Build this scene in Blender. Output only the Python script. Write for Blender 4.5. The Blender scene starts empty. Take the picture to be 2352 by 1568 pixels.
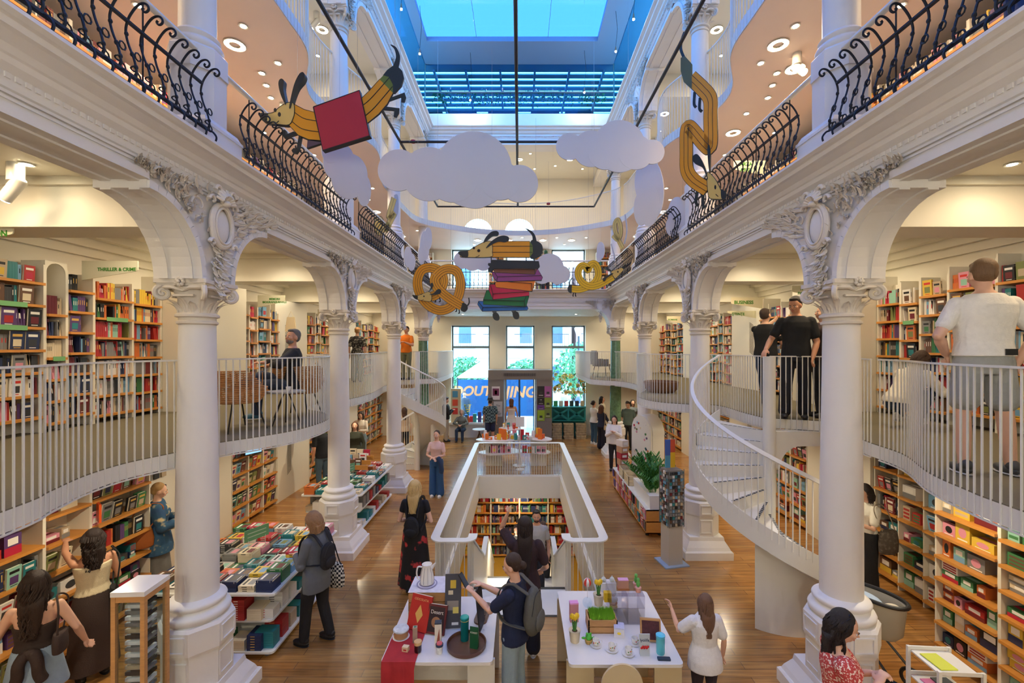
import bpy, bmesh, math, random
from mathutils import Vector, Matrix, noise
from mathutils.geometry import tessellate_polygon
from math import sin, cos, pi, radians as R
random.seed(7)
SC=bpy.context.scene; COL=SC.collection
# ---------------- camera, world, exposure ----------------
ZC=3.7; F=1030.0; U0=1193.0; V0=798.0
cam=bpy.data.cameras.new('camera'); camo=bpy.data.objects.new('camera',cam); COL.objects.link(camo)
camo.location=(0,0,ZC); camo.rotation_euler=(R(90),0,0)
cam.sensor_width=36; cam.lens=36*F/2352; cam.shift_x=-(U0-1176)/2352; cam.shift_y=(V0-784)/2352
cam.clip_start=.05; cam.clip_end=300
SC.camera=camo
SC.view_settings.view_transform='Standard'; SC.view_settings.look='None'; SC.view_settings.gamma=1
SC.view_settings.use_curve_mapping=False; SC.view_settings.exposure=1.65
SC.cycles.use_adaptive_sampling=True; SC.cycles.adaptive_threshold=.06; SC.cycles.adaptive_min_samples=16; SC.cycles.max_bounces=6; SC.cycles.diffuse_bounces=3; SC.cycles.glossy_bounces=2; SC.cycles.transmission_bounces=3; SC.cycles.transparent_max_bounces=8; SC.cycles.caustics_reflective=False; SC.cycles.caustics_refractive=False
wd=bpy.data.worlds.new('world'); SC.world=wd; wd.use_nodes=True
bg=wd.node_tree.nodes['Background']; bg.inputs[0].default_value=(.52,.80,1,1); bg.inputs[1].default_value=4.2
def W(u,v,d): return Vector(((u-U0)/F*d, d, ZC+(V0-v)/F*d))
# ---------------- materials ----------------
def lin(c):
    r=[]
    for x in c[:3]:
        x/=255.0; r.append(x/12.92 if x<=.04045 else ((x+.055)/1.055)**2.4)
    return (*r,1)
MATS={}
def mat(name,c=(200,200,200),rough=.6,metal=0,noise_=.0,scale=12,bump=0,emit=0,bs=60,stretch=None):
    if name in MATS: return MATS[name]
    m=bpy.data.materials.new(name); m.use_nodes=True; nt=m.node_tree; b=nt.nodes['Principled BSDF']
    col=lin(c); b.inputs['Base Color'].default_value=col
    b.inputs['Roughness'].default_value=rough; b.inputs['Metallic'].default_value=metal
    if emit:
        b.inputs['Emission Color'].default_value=col; b.inputs['Emission Strength'].default_value=emit
    if noise_ or bump:
        tc=nt.nodes.new('ShaderNodeTexCoord'); mp=nt.nodes.new('ShaderNodeMapping'); nt.links.new(tc.outputs['Object'],mp.inputs[0])
        if stretch: mp.inputs['Scale'].default_value=stretch
    if noise_:
        n=nt.nodes.new('ShaderNodeTexNoise'); n.inputs['Scale'].default_value=scale; n.inputs['Detail'].default_value=4
        nt.links.new(mp.outputs[0],n.inputs['Vector'])
        mx=nt.nodes.new('ShaderNodeMix'); mx.data_type='RGBA'
        k=noise_
        mx.inputs[6].default_value=tuple(max(0,x*(1-k)) for x in col[:3])+(1,)
        mx.inputs[7].default_value=tuple(min(1,x*(1+k)) for x in col[:3])+(1,)
        nt.links.new(n.outputs[0],mx.inputs[0]); nt.links.new(mx.outputs[2],b.inputs['Base Color'])
    if bump:
        n2=nt.nodes.new('ShaderNodeTexNoise'); n2.inputs['Scale'].default_value=bs
        nt.links.new(mp.outputs[0],n2.inputs['Vector'])
        bp=nt.nodes.new('ShaderNodeBump'); bp.inputs['Strength'].default_value=bump; bp.inputs['Distance'].default_value=.01
        nt.links.new(n2.outputs[0],bp.inputs['Height']); nt.links.new(bp.outputs[0],b.inputs['Normal'])
    MATS[name]=m; return m
def glassy(name,tint,gloss=.06,rough=.03):
    m=bpy.data.materials.new(name); m.use_nodes=True; nt=m.node_tree; nt.nodes.remove(nt.nodes['Principled BSDF'])
    t=nt.nodes.new('ShaderNodeBsdfTransparent'); t.inputs[0].default_value=(*tint,1)
    g=nt.nodes.new('ShaderNodeBsdfGlossy'); g.inputs['Roughness'].default_value=rough
    x=nt.nodes.new('ShaderNodeMixShader'); x.inputs[0].default_value=gloss
    nt.links.new(t.outputs[0],x.inputs[1]); nt.links.new(g.outputs[0],x.inputs[2])
    nt.links.new(x.outputs[0],nt.nodes['Material Output'].inputs[0]); MATS[name]=m; return m
PL=mat('white_plaster',(232,229,224),.55,noise_=.03,scale=3,bump=.05)
PLW=mat('gallery_white',(236,230,212),.6,noise_=.02,scale=3)
PEACH=mat('lamp_warmed_ceiling',(240,224,214),.5,noise_=.03,scale=2)  # warm lamp glow on a white underside is put into this colour
STEEL=mat('white_lacquer_steel',(226,224,214),.35)
IRON=mat('dark_iron',(18,26,38),.6,metal=0)
OAK=mat('oak_board',(206,140,62),.45,noise_=.18,scale=9,stretch=(1,.2,4))
SHW=mat('shelf_white',(232,226,208),.5)
BLK=mat('black',(20,20,22),.5)
CARP=mat('olive_carpet',(118,110,88),.95,noise_=.12,scale=60)
GREENM=mat('green_marble',(98,134,104),.22,noise_=.6,scale=14)
BLUEG=glassy('blue_tinted_glass',(.14,.27,.50),.04)
TEALG=glassy('teal_tinted_glass',(.32,.68,.9),.05)
CLEAR=glassy('clear_glass',(.9,.96,1),.05)
ACR=glassy('acrylic',(.88,.88,.92),.14,.05)
LAMPE=mat('lamp_glow',(255,226,184),.5,emit=14); RINGE=mat('ring_glow',(255,222,178),.5,emit=70)
STUC=mat('stucco_ornament',(226,218,205),.6,noise_=.06,scale=20)
def wood_floor():
    m=bpy.data.materials.new('oak_plank_floor'); m.use_nodes=True; nt=m.node_tree; b=nt.nodes['Principled BSDF']
    N=lambda t:nt.nodes.new(t); L=nt.links.new
    tc=N('ShaderNodeTexCoord'); br=N('ShaderNodeTexBrick'); L(tc.outputs['Object'],br.inputs[0])
    br.inputs['Color1'].default_value=lin((212,156,88)); br.inputs['Color2'].default_value=lin((188,130,68)); br.inputs['Mortar'].default_value=lin((140,102,68))
    br.inputs['Scale'].default_value=1; br.inputs['Mortar Size'].default_value=.004; br.inputs['Brick Width'].default_value=1.3; br.inputs['Row Height'].default_value=.12
    br.offset=.37
    mp=N('ShaderNodeMapping'); mp.inputs['Scale'].default_value=(.6,9,1); L(tc.outputs['Object'],mp.inputs[0])
    n=N('ShaderNodeTexNoise'); n.inputs['Scale'].default_value=3; n.inputs['Detail'].default_value=8; L(mp.outputs[0],n.inputs['Vector'])
    mx=N('ShaderNodeMix'); mx.data_type='RGBA'; mx.blend_type='MULTIPLY'; mx.inputs[0].default_value=.7
    cr=N('ShaderNodeValToRGB'); cr.color_ramp.elements[0].position=.3; cr.color_ramp.elements[0].color=(.45,.42,.4,1); cr.color_ramp.elements[1].position=.7; cr.color_ramp.elements[1].color=(1.15,1.1,1,1)
    L(n.outputs[0],cr.inputs[0]); L(br.outputs['Color'],mx.inputs[6]); L(cr.outputs[0],mx.inputs[7])
    # grey-brown noise patches, denser along the centre aisle
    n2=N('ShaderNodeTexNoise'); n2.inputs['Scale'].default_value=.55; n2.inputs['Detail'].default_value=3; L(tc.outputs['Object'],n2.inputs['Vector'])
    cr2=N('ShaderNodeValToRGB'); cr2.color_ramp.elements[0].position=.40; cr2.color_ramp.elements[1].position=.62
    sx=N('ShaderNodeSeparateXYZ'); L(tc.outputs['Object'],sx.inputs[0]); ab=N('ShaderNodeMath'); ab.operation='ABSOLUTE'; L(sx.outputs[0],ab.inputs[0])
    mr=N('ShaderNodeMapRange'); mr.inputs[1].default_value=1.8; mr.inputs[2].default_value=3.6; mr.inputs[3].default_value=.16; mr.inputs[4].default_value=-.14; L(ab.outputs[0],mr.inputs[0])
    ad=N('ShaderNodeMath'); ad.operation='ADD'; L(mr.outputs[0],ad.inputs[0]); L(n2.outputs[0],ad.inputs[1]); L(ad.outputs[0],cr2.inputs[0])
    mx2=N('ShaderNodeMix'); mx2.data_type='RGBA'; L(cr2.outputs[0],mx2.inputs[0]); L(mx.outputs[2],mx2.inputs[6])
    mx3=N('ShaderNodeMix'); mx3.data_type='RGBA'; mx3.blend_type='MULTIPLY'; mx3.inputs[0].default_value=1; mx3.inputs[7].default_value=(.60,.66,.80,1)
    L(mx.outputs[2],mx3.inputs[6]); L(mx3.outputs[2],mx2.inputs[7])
    L(mx2.outputs[2],b.inputs['Base Color']); b.inputs['Roughness'].default_value=.2; b.inputs['Specular IOR Level'].default_value=.7
    bp=N('ShaderNodeBump'); bp.inputs['Strength'].default_value=.15; bp.inputs['Distance'].default_value=.004; L(n.outputs[0],bp.inputs['Height']); L(bp.outputs[0],b.inputs['Normal'])
    return m
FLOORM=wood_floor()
def C(c,rough=.6,**k):  # colour material by rgb
    return mat('paint_%02x%02x%02x_%d'%(*c,int(rough*10)),c,rough,**k)
# ---------------- mesh builder ----------------
class MB:
    def __init__(s): s.v=[];s.f=[];s.m=[];s.s=[];s.mats=[];s.M=None
    def add(s,vs,fs,m,sm=False):
        o=len(s.v)
        if s.M is not None: vs=[s.M@Vector(p) for p in vs]
        s.v+= [tuple(p) for p in vs]
        if m not in s.mats: s.mats.append(m)
        i=s.mats.index(m)
        for f in fs: s.f.append(tuple(k+o for k in f)); s.m.append(i); s.s.append(sm)
        return s
    def box(s,x0,x1,y0,y1,z0,z1,m):
        return s.add([(x0,y0,z0),(x1,y0,z0),(x1,y1,z0),(x0,y1,z0),(x0,y0,z1),(x1,y0,z1),(x1,y1,z1),(x0,y1,z1)],
          [(0,3,2,1),(4,5,6,7),(0,1,5,4),(1,2,6,5),(2,3,7,6),(3,0,4,7)],m)
    def rbox(s,x0,x1,y0,y1,z0,z1,m,r=.02,n=3):   # plan corners rounded
        pts=[]
        for cx,cy,a in ((x1-r,y1-r,0),(x0+r,y1-r,90),(x0+r,y0+r,180),(x1-r,y0+r,270)):
            for k in range(n+1): t=R(a+90*k/n); pts.append((cx+r*cos(t),cy+r*sin(t)))
        return s.pz(pts,z0,z1,m)
    def pz(s,pts,z0,z1,m,holes=(),sm=False):  # prism in z, outline(s) in xy
        loops=[list(pts)]+[list(h) for h in holes]; al=[p for l in loops for p in l]; n=len(al)
        tr=tessellate_polygon([[Vector((p[0],p[1],0)) for p in l] for l in loops])
        vs=[(p[0],p[1],z0) for p in al]+[(p[0],p[1],z1) for p in al]
        fs=[]
        for t in tr:
            a,b,c=[al[i] for i in t]
            if (b[0]-a[0])*(c[1]-a[1])-(b[1]-a[1])*(c[0]-a[0])<0: t=(t[0],t[2],t[1])
            fs.append((t[0]+n,t[1]+n,t[2]+n)); fs.append((t[2],t[1],t[0]))
        o=0
        for li,l in enumerate(loops):
            k=len(l); ar=sum(l[i][0]*l[(i+1)%k][1]-l[(i+1)%k][0]*l[i][1] for i in range(k))
            ccw=(ar>0)!=(li>0)
            for i in range(k):
                a,b=o+i,o+(i+1)%k
                fs.append((a,b,b+n,a+n) if ccw else (b,a,a+n,b+n))
            o+=k
        return s.add(vs,fs,m,sm)
    def tube(s,pts,r,m,n=8,closed=False,rr=None,sq=None,caps=True):
        pts=[Vector(p) for p in pts]; k=len(pts)
        rings=[]; up=None
        for i,p in enumerate(pts):
            if closed: t=pts[(i+1)%k]-pts[i-1]
            else: t=pts[min(i+1,k-1)]-pts[max(i-1,0)]
            if t.length<1e-9: t=Vector((0,0,1))
            t.normalize()
            if up is None:
                up=Vector((0,0,1)) if abs(t.z)<.9 else Vector((1,0,0))
            a=up-t*up.dot(t)
            if a.length<1e-6: a=t.orthogonal()
            a.normalize(); b=t.cross(a); up=a
            q=rr[i] if rr else r
            if sq: rings.append([p+a*sq[1]*sy/2+b*sq[0]*sx/2 for sx,sy in ((-1,-1),(1,-1),(1,1),(-1,1))])
            else: rings.append([p+(a*cos(2*pi*j/n)+b*sin(2*pi*j/n))*q for j in range(n)])
        nn=4 if sq else n
        vs=[v for g in rings for v in g]; fs=[]
        for i in range(k if closed else k-1):
            for j in range(nn):
                a=i*nn+j; b=i*nn+(j+1)%nn; c=((i+1)%k)*nn+(j+1)%nn; d=((i+1)%k)*nn+j
                fs.append((a,d,c,b))
        if not closed and caps: fs.append(tuple(range(nn))); fs.append(tuple(range(k*nn-1,(k-1)*nn-1,-1)))
        return s.add(vs,fs,m,not sq)
    def lathe(s,prof,m,n=24,c=(0,0,0),sm=True,ph=0,sx=1,sy=1):
        vs=[];fs=[];k=len(prof)
        for r,z in prof:
            for j in range(n):
                t=ph+2*pi*j/n; vs.append((c[0]+sx*r*cos(t),c[1]+sy*r*sin(t),c[2]+z))
        for i in range(k-1):
            for j in range(n):
                fs.append((i*n+j,i*n+(j+1)%n,(i+1)*n+(j+1)%n,(i+1)*n+j))
        fs.append(tuple(range(n-1,-1,-1))); fs.append(tuple(range((k-1)*n,k*n)))
        return s.add(vs,fs,m,sm)
    def ell(s,c,r,m,n=12,k=8,rot=None):
        vs=[];fs=[]
        if isinstance(r,(int,float)): r=(r,r,r)
        for i in range(k+1):
            a=pi*i/k
            for j in range(n):
                t=2*pi*j/n; v=Vector((r[0]*sin(a)*cos(t),r[1]*sin(a)*sin(t),-r[2]*cos(a)))
                if rot is not None: v=rot@v
                vs.append(v+Vector(c))
        for i in range(k):
            for j in range(n): fs.append((i*n+j,i*n+(j+1)%n,(i+1)*n+(j+1)%n,(i+1)*n+j))
        return s.add(vs,fs,m,True)
    def mesh(s,name):
        me=bpy.data.meshes.new(name); me.from_pydata(s.v,[],s.f)
        for m in s.mats: me.materials.append(m)
        me.polygons.foreach_set('material_index',s.m); me.polygons.foreach_set('use_smooth',s.s)
        me.update()
        if any(s.s): me.set_sharp_from_angle(angle=R(42))
        return me
    def build(s,name,parent=None,label=None,cat=None,group=None,kind=None,loc=None,rz=None):
        return put(name,s.mesh(name),parent,label,cat,group,kind,loc,rz)
def put(name,me,parent=None,label=None,cat=None,group=None,kind=None,loc=None,rz=None):
    o=bpy.data.objects.new(name,me); COL.objects.link(o)
    if parent is not None: o.parent=parent
    if loc is not None: o.location=loc
    if rz is not None: o.rotation_euler=(0,0,rz)
    if label: o['label']=label
    if cat: o['category']=cat
    if group: o['group']=group
    if kind: o['kind']=kind
    return o
def thing(name,label,cat,loc=(0,0,0),rz=0,group=None):
    return put(name,None,None,label,cat,group,None,loc,rz)
def struct(name,mb): return mb.build(name,kind='structure')
def dup(root,loc=None,rz=None,label=None,group=None,parent=None):
    r=root.copy(); COL.objects.link(r)
    if loc is not None: r.location=loc
    if rz is not None: r.rotation_euler=(0,0,rz)
    if label: r['label']=label
    if group: r['group']=group
    if parent is not None: r.parent=parent
    for ch in list(root.children): dup(ch,parent=r)
    return r
def spline(P,n=8,closed=False):
    P=[Vector(p) for p in P]; out=[]; k=len(P)
    for i in range(k if closed else k-1):
        if closed: p0,p1,p2,p3=P[i-1],P[i],P[(i+1)%k],P[(i+2)%k]
        else: p0,p1,p2,p3=P[max(i-1,0)],P[i],P[i+1],P[min(i+2,k-1)]
        for j in range(n):
            t=j/n; out.append(.5*((2*p1)+(p2-p0)*t+(2*p0-5*p1+4*p2-p3)*t*t+(3*p1-p0-3*p2+p3)*t**3))
    if not closed: out.append(P[-1])
    return out
def resample(P,step):
    out=[P[0].copy()]; acc=0
    for a,b in zip(P,P[1:]):
        L=(b-a).length; t=step-acc
        while t<=L and L>0: out.append(a+(b-a)*(t/L)); t+=step
        acc=(acc+L)%step if L>0 else acc
    return out
ORD=['first','second','third','fourth','fifth','sixth','seventh','eighth','ninth','tenth','eleventh','twelfth']
def text_loops(txt,size,m,name,parent=None,loc=(0,0,0),rot=(0,0,0),ext=.002,bold=0,align='CENTER',shear=0,**kw):
    cu=bpy.data.curves.new(name,'FONT'); cu.body=txt; cu.size=size; cu.extrude=ext; cu.align_x=align; cu.align_y='CENTER'; cu.offset=bold; cu.shear=shear
    o=bpy.data.objects.new(name,cu); COL.objects.link(o)
    dg=bpy.context.evaluated_depsgraph_get(); me=bpy.data.meshes.new_from_object(o.evaluated_get(dg))
    bpy.data.objects.remove(o); me.materials.clear(); me.materials.append(m); me.name=name
    q=put(name,me,parent,**kw); q.location=loc; q.rotation_euler=rot
    return q
# ================= STRUCTURE =================
YZ=Matrix(((0,0,1,0),(1,0,0,0),(0,1,0,0),(0,0,0,1)))      # (a,b,c)->(x=c,y=a,z=b)
XZ=Matrix(((1,0,0,0),(0,0,-1,0),(0,1,0,0),(0,0,0,1)))     # (a,b,c)->(x=a,y=-c,z=b)
WX=6.2; YB=-3.0; YE=18.87; COLY=(4.6,8.2,11.8,15.4); CX=3.3
# floor with stairwell
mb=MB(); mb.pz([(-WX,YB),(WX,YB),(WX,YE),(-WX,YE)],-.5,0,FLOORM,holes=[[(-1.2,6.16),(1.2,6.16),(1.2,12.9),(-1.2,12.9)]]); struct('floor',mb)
mb=MB()
for x0,x1,y0,y1 in ((-1.2,-1.16,6.16,12.9),(1.16,1.2,6.16,12.9),(-1.16,1.16,12.86,12.9)): mb.box(x0,x1,y0,y1,-.62,.004,STEEL)
mb.box(-1.3,-1.2,6.4,13.0,0,.012,STEEL);mb.box(1.2,1.3,6.4,13.0,0,.012,STEEL);mb.box(-1.2,1.2,12.9,13.0,0,.012,STEEL)
struct('trim_1',mb)
# basement
BM=mat('basement_floor',(176,132,40),.5,noise_=.1); BW=mat('basement_wall',(238,226,176),.6)
mb=MB(); mb.box(-5,5,3,14.6,-3.0,-2.9,BM); struct('floor_basement',mb)
mb=MB(); mb.box(-5,5,14.5,14.6,-2.9,-.5,BW); mb.box(-5.1,-5,3,14.6,-2.9,-.5,BW); mb.box(5,5.1,3,14.6,-2.9,-.5,BW); mb.box(-5,5,2.9,3,-2.9,-.5,BW); struct('wall_basement',mb)
# outer walls
for sgn,nm in ((-1,'left'),(1,'right')):
    mb=MB(); mb.box(min(sgn*WX,sgn*(WX+.2)),max(sgn*WX,sgn*(WX+.2)),YB,YE+.4,0,11.0,PLW); struct('wall_'+nm,mb)
mb=MB(); mb.box(-WX,WX,YB-.2,YB,0,13.5,PLW); struct('wall_back',mb)
holes=[]
WIN=[(-2.86,-1.25),(-.57,.64),(1.36,2.78)]
for i,(a,b) in enumerate(WIN): holes.append([(a,.64 if i!=1 else .001),(b,.64 if i!=1 else .001),(b,4.63),(a,4.63)])
for a,b in WIN: holes.append([(a,6.2),(b,6.2),(b,7.85),(a,7.85)])
for cx in (-1.75,0): holes.append([(cx+.62*cos(pi*k/12),8.5+.62*sin(pi*k/12)) for k in range(13)])
mb=MB(); mb.M=XZ; mb.pz([(-WX,0),(WX,0),(WX,11.0),(-WX,11.0)],-(YE+.4),-YE,PLW,holes=holes); struct('wall_front',mb)
# window frames with glass
DKF=mat('window_frame_grey',(96,108,112),.45)
def window(n,x0,x1,z0,z1,zs=(),arch=False):
    y=YE+.2
    fr=MB(); w=.06
    fr.box(x0,x0+w,y-.03,y+.03,z0,z1,DKF);fr.box(x1-w,x1,y-.03,y+.03,z0,z1,DKF);fr.box(x0,x1,y-.03,y+.03,z1-w,z1,DKF);fr.box(x0,x1,y-.03,y+.03,z0,z0+w,DKF)
    for z in zs: fr.box(x0,x1,y-.04,y+.04,z-.05,z+.05,DKF)
    o=fr.build('window_%d'%n,kind='structure')
    g=MB(); g.box(x0+w,x1-w,y-.004,y+.004,z0+w,z1-w,CLEAR); g.build('pane',o,kind='structure')
window(1,*WIN[0],.64,4.63,(3.72,)); window(2,*WIN[1],2.75,4.63,(3.72,)); window(3,*WIN[2],.64,4.63,(3.72,))
for i in range(3): window(4+i,*WIN[i],6.2,7.85)
# ---- arcade walls ----
def bottom_path(base,soff,step,arch_h,y0,cols,hw=.25,ar=.62,yend=None):
    P=[(y0,soff)]
    for c in cols:
        a=c-hw-ar
        P+= [(a,soff),(a,soff-step)]
        P+= [(a+ar*sin(R(t)),base+arch_h*cos(R(t))) for t in range(8,91,8)]
        P+= [(c-hw,base)]
        if yend is not None and c==cols[-1]:
            P+= [(yend,base)]; return P
        P+= [(c+hw,base)]
        P+= [(c+hw+ar-ar*sin(R(t)),base+arch_h*cos(R(t))) for t in range(82,0,-8)]
        P+= [(c+hw+ar,soff-step),(c+hw+ar,soff)]
    return P
def band(mb,P,y,w,t,m,sgn):   # raised archivolt strip following P, on plane x=y*, frame YZ
    for (a,b),(c,d) in zip(P,P[1:]):
        L=math.hypot(c-a,d-b)
        if L<1e-4 or abs(c-a)<1e-4 or (abs(b-d)<1e-5 and b==min(p_[1] for p_ in P)): continue
        nx,nz=-(d-b)/L,(c-a)/L
        q=[(a,b),(c,d),(c+nx*w,d+nz*w),(a+nx*w,b+nz*w)]
        vs=[(y,p[0],p[1]) for p in q]+[(y+sgn*t,p[0],p[1]) for p in q]
        mb.add(vs,[(0,1,2,3),(7,6,5,4),(0,4,5,1),(1,5,6,2),(2,6,7,3),(3,7,4,0)],m)
def arcade(lvl,base,soff,top):
    step=.07; ah=soff-step-base
    P=bottom_path(base,soff,step,ah,YB,COLY,yend=15.65)
    for sgn,nm in ((-1,'left'),(1,'right')):
        mb=MB(); mb.M=YZ
        poly=P+[(15.65,top),(YB,top)]
        x0,x1=(sgn*3.1,sgn*3.55) if sgn>0 else (-3.55,-3.1)
        mb.pz(poly,x0,x1,PL)
        mb.M=None
        band(mb,P[:-1],sgn*3.1,.065,.025*-1,PL,sgn)
        # panelled soffit: inner ribs
        band(mb,P[:-1],sgn*3.16,-.015,.09,PL,sgn); band(mb,P[:-1],sgn*3.40,-.015,.09,PL,sgn)
        # frieze lines
        z=soff+.1
        for zz,t in ((z,.012),(z+.03,.02)):
            mb.box(min(sgn*3.1,sgn*(3.1-t)),max(sgn*3.1,sgn*(3.1-t)),YB,15.1,zz,zz+.018,PL)
        struct('wall_arcade_%s_%s'%(nm,lvl),mb)
    # end arcade across the hall
    Q=[(-3.3,base),(-3.3+.25,base)]+[(-3.05+.62-.62*sin(R(t)),base+ah*cos(R(t))) for t in range(82,0,-8)]+[(-2.43,soff-step),(-2.43,soff)]
    Q=Q+[(-p[0],p[1]) for p in reversed(Q)]
    mb=MB(); mb.M=XZ; mb.pz(Q+[(3.3,top),(-3.3,top)],-15.65,-15.1,PL)
    mb.M=None
    mb.box(-3.1,3.1,15.08,15.1,soff+.1,soff+.118,PL); mb.box(-3.1,3.1,15.07,15.1,soff+.13,soff+.148,PL)
    struct('wall_arcade_end_%s'%lvl,mb)
    # side arches from the end columns to the front wall
    for sgn in (-1,1):
        A=[(15.65,base)]+[(15.65+.62-.62*sin(R(t)),base+ah*cos(R(t))) for t in range(90,-1,-9)]+[(YE,soff-step),(YE,top),(15.65,top)]
        mb=MB(); mb.M=YZ; x0,x1=sorted((sgn*3.1,sgn*3.5)); mb.pz(A,x0,x1,PL); struct('wall_side_%s_%s'%('left' if sgn<0 else 'right',lvl),mb)
arcade('lower',4.37,5.10,5.34); arcade('upper',9.80,10.53,10.80)
def cornice(n,prof,dent,z_d):
    mb=MB(); k=len(prof)
    vs=[]
    for dx,z in prof: vs+= [(-3.1+dx,YB,z),(-3.1+dx,15.1-dx,z),(3.1-dx,15.1-dx,z),(3.1-dx,YB,z)]
    fs=[]
    for i in range(k-1):
        for j in range(3): fs.append((i*4+j,i*4+j+1,(i+1)*4+j+1,(i+1)*4+j))
    mb.add(vs,fs,PL)
    # dentils
    y=YB
    while y<15.0:
        for sgn in (-1,1):
            a,b=sorted((sgn*3.1,sgn*(3.1-dent))); mb.box(a,b,y,y+.034,z_d,z_d+.032,PL)
        y+=.058
    x=-3.05
    while x<3.02: mb.box(x,x+.034,15.1-dent,15.1,z_d,z_d+.032,PL); x+=.058
    struct('trim_%d'%n,mb)
cornice(2,[(0,5.26),(.012,5.27),(.012,5.36),(.05,5.40),(.055,5.44),(.07,5.45),(.09,5.49),(.16,5.53),(.19,5.54),(.195,5.58),(.22,5.59),(.25,5.61),(.25,5.635),(0,5.635)],.022,5.325)
cornice(3,[(0,10.72),(.02,10.74),(.02,10.86),(.08,10.9),(.09,10.94),(.17,10.98),(.18,11.02),(.25,11.05),(.25,11.08),(0,11.08)],.06,10.78)
# decorated band on the upper cornice: little bead row
# upper floor slabs (ring around the hall)
mb=MB()
for x0,x1 in ((-WX,-3.1),(3.1,WX)): mb.box(x0,x1,YB,YE,5.36,5.60,PLW)
mb.box(-3.1,3.1,15.12,YE,5.0,5.60,PL)
struct('ceiling_gallery',mb)
mb=MB()
for x0,x1 in ((-WX,-3.0),(3.0,WX)): mb.box(x0,x1,YB,YE,5.60,5.635,mat('upper_floor_grey',(176,170,162),.7))
mb.box(-3.0,3.0,15.0,YE,5.60,5.635,mat('upper_floor_grey',(176,170,162),.7)); struct('floor_upper',mb)
mb=MB()
for x0,x1 in ((-WX,-3.12),(3.12,WX)): mb.box(x0,x1,YB,YE,10.8,11.05,PLW)
mb.box(-3.12,3.12,15.12,YE,10.8,11.05,PLW); struct('ceiling_upper',mb)
# transverse beams from the columns to the outer walls, with crown mouldings
mb=MB()
for c in COLY:
    for s in (-1,1):
        a,b=sorted((s*3.5,s*WX)); mb.box(a,b,c-.22,c+.22,4.88,5.36,PLW); mb.box(a,b,c-.17,c+.17,10.2,10.8,PLW)
        mb.box(a,b,c-.26,c-.22,5.28,5.36,PLW); mb.box(a,b,c+.22,c+.26,5.28,5.36,PLW)
for s in (-1,1):
    for k,(d,z) in enumerate(((.05,5.0),(.12,5.12),(.26,5.24))):
        a,b=sorted((s*WX,s*(WX-d))); mb.box(a,b,YB,YE,z,5.36,PLW)
struct('trim_4',mb)
# attic above the upper cornice, glass sides, slate ceiling with the skylight
SLATE=mat('slate_ceiling',(112,124,142),.6)
mb=MB(); mb.box(-3.3,-3.1,YB,15.3,11.05,11.6,PL); mb.box(3.1,3.3,YB,15.3,11.05,11.6,PL); mb.box(-3.3,3.3,15.15,15.3,11.05,11.6,PL); struct('trim_5',mb)
mb=MB(); mb.pz([(-5.2,YB),(5.2,YB),(5.2,15.5),(-5.2,15.5)],13.3,13.45,SLATE,holes=[[(-2.9,-2),(2.45,-2),(2.45,14.06),(-2.9,14.06)]])
y_=15.5
while y_<20: mb.box(-5.2,5.2,y_,y_+.24,13.36,13.4,SLATE); y_+=.38
for x_ in (-4.2,-3,-1.9,-.7,.5,1.7,2.9,4.1): mb.box(x_,x_+.07,15.5,20.2,13.25,13.36,SLATE)
struct('ceiling_skylight',mb)
mb=MB(); mb.box(-3.0,2.55,-2.1,14.16,13.46,13.48,BLUEG); o=mb.build('window_skylight',kind='structure')
mb=MB()
for x in (-1.35,.9): mb.box(x-.006,x+.006,-2,14.1,13.44,13.46,DKF)
mb.build('window_bars',o,kind='structure')
mb=MB()
for x in (-3.2,3.2): mb.box(x-.01,x+.01,YB,15.2,11.6,13.3,TEALG)
mb.box(-3.2,3.2,15.21,15.23,11.6,13.3,TEALG)
mb.box(-3.2,3.2,15.16,15.2,12.32,12.36,DKF)
for x in (-3.2,3.2): mb.box(x-.02,x+.02,15.17,15.21,11.6,13.3,DKF)
struct('window_attic',mb)
# attic restaurant behind the end glass: dark room with slatted clear openings
DKB=mat('attic_blue_grey',(70,92,108),.6)
mb=MB(); mb.box(-5.2,5.2,15.3,20.2,11.4,11.58,DKB)
for x in (-5.2,5.1): mb.box(x,x+.1,15.3,20.2,11.58,13.3,DKB)
z=11.58
while z<13.3: mb.box(-5.2,5.2,20.16,20.18,z,z+.17,DKB); z+=.29
for x in (-4,-2.7,-1.4,-.1,1.2,2.5,3.8): mb.box(x,x+.12,20.02,20.1,11.58,13.3,DKB)
struct('wall_attic',mb)
mb=MB(); mb.box(-3.1,3.1,YB,-1.6,5.0,5.6,PL); mb.box(-3.1,3.1,YB,-1.6,10.8,11.05,PLW); struct('ceiling_back',mb)
mb=MB(); mb.box(-3.0,3.0,YB,-1.7,2.5,2.65,STEEL); struct('floor_back',mb)
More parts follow.
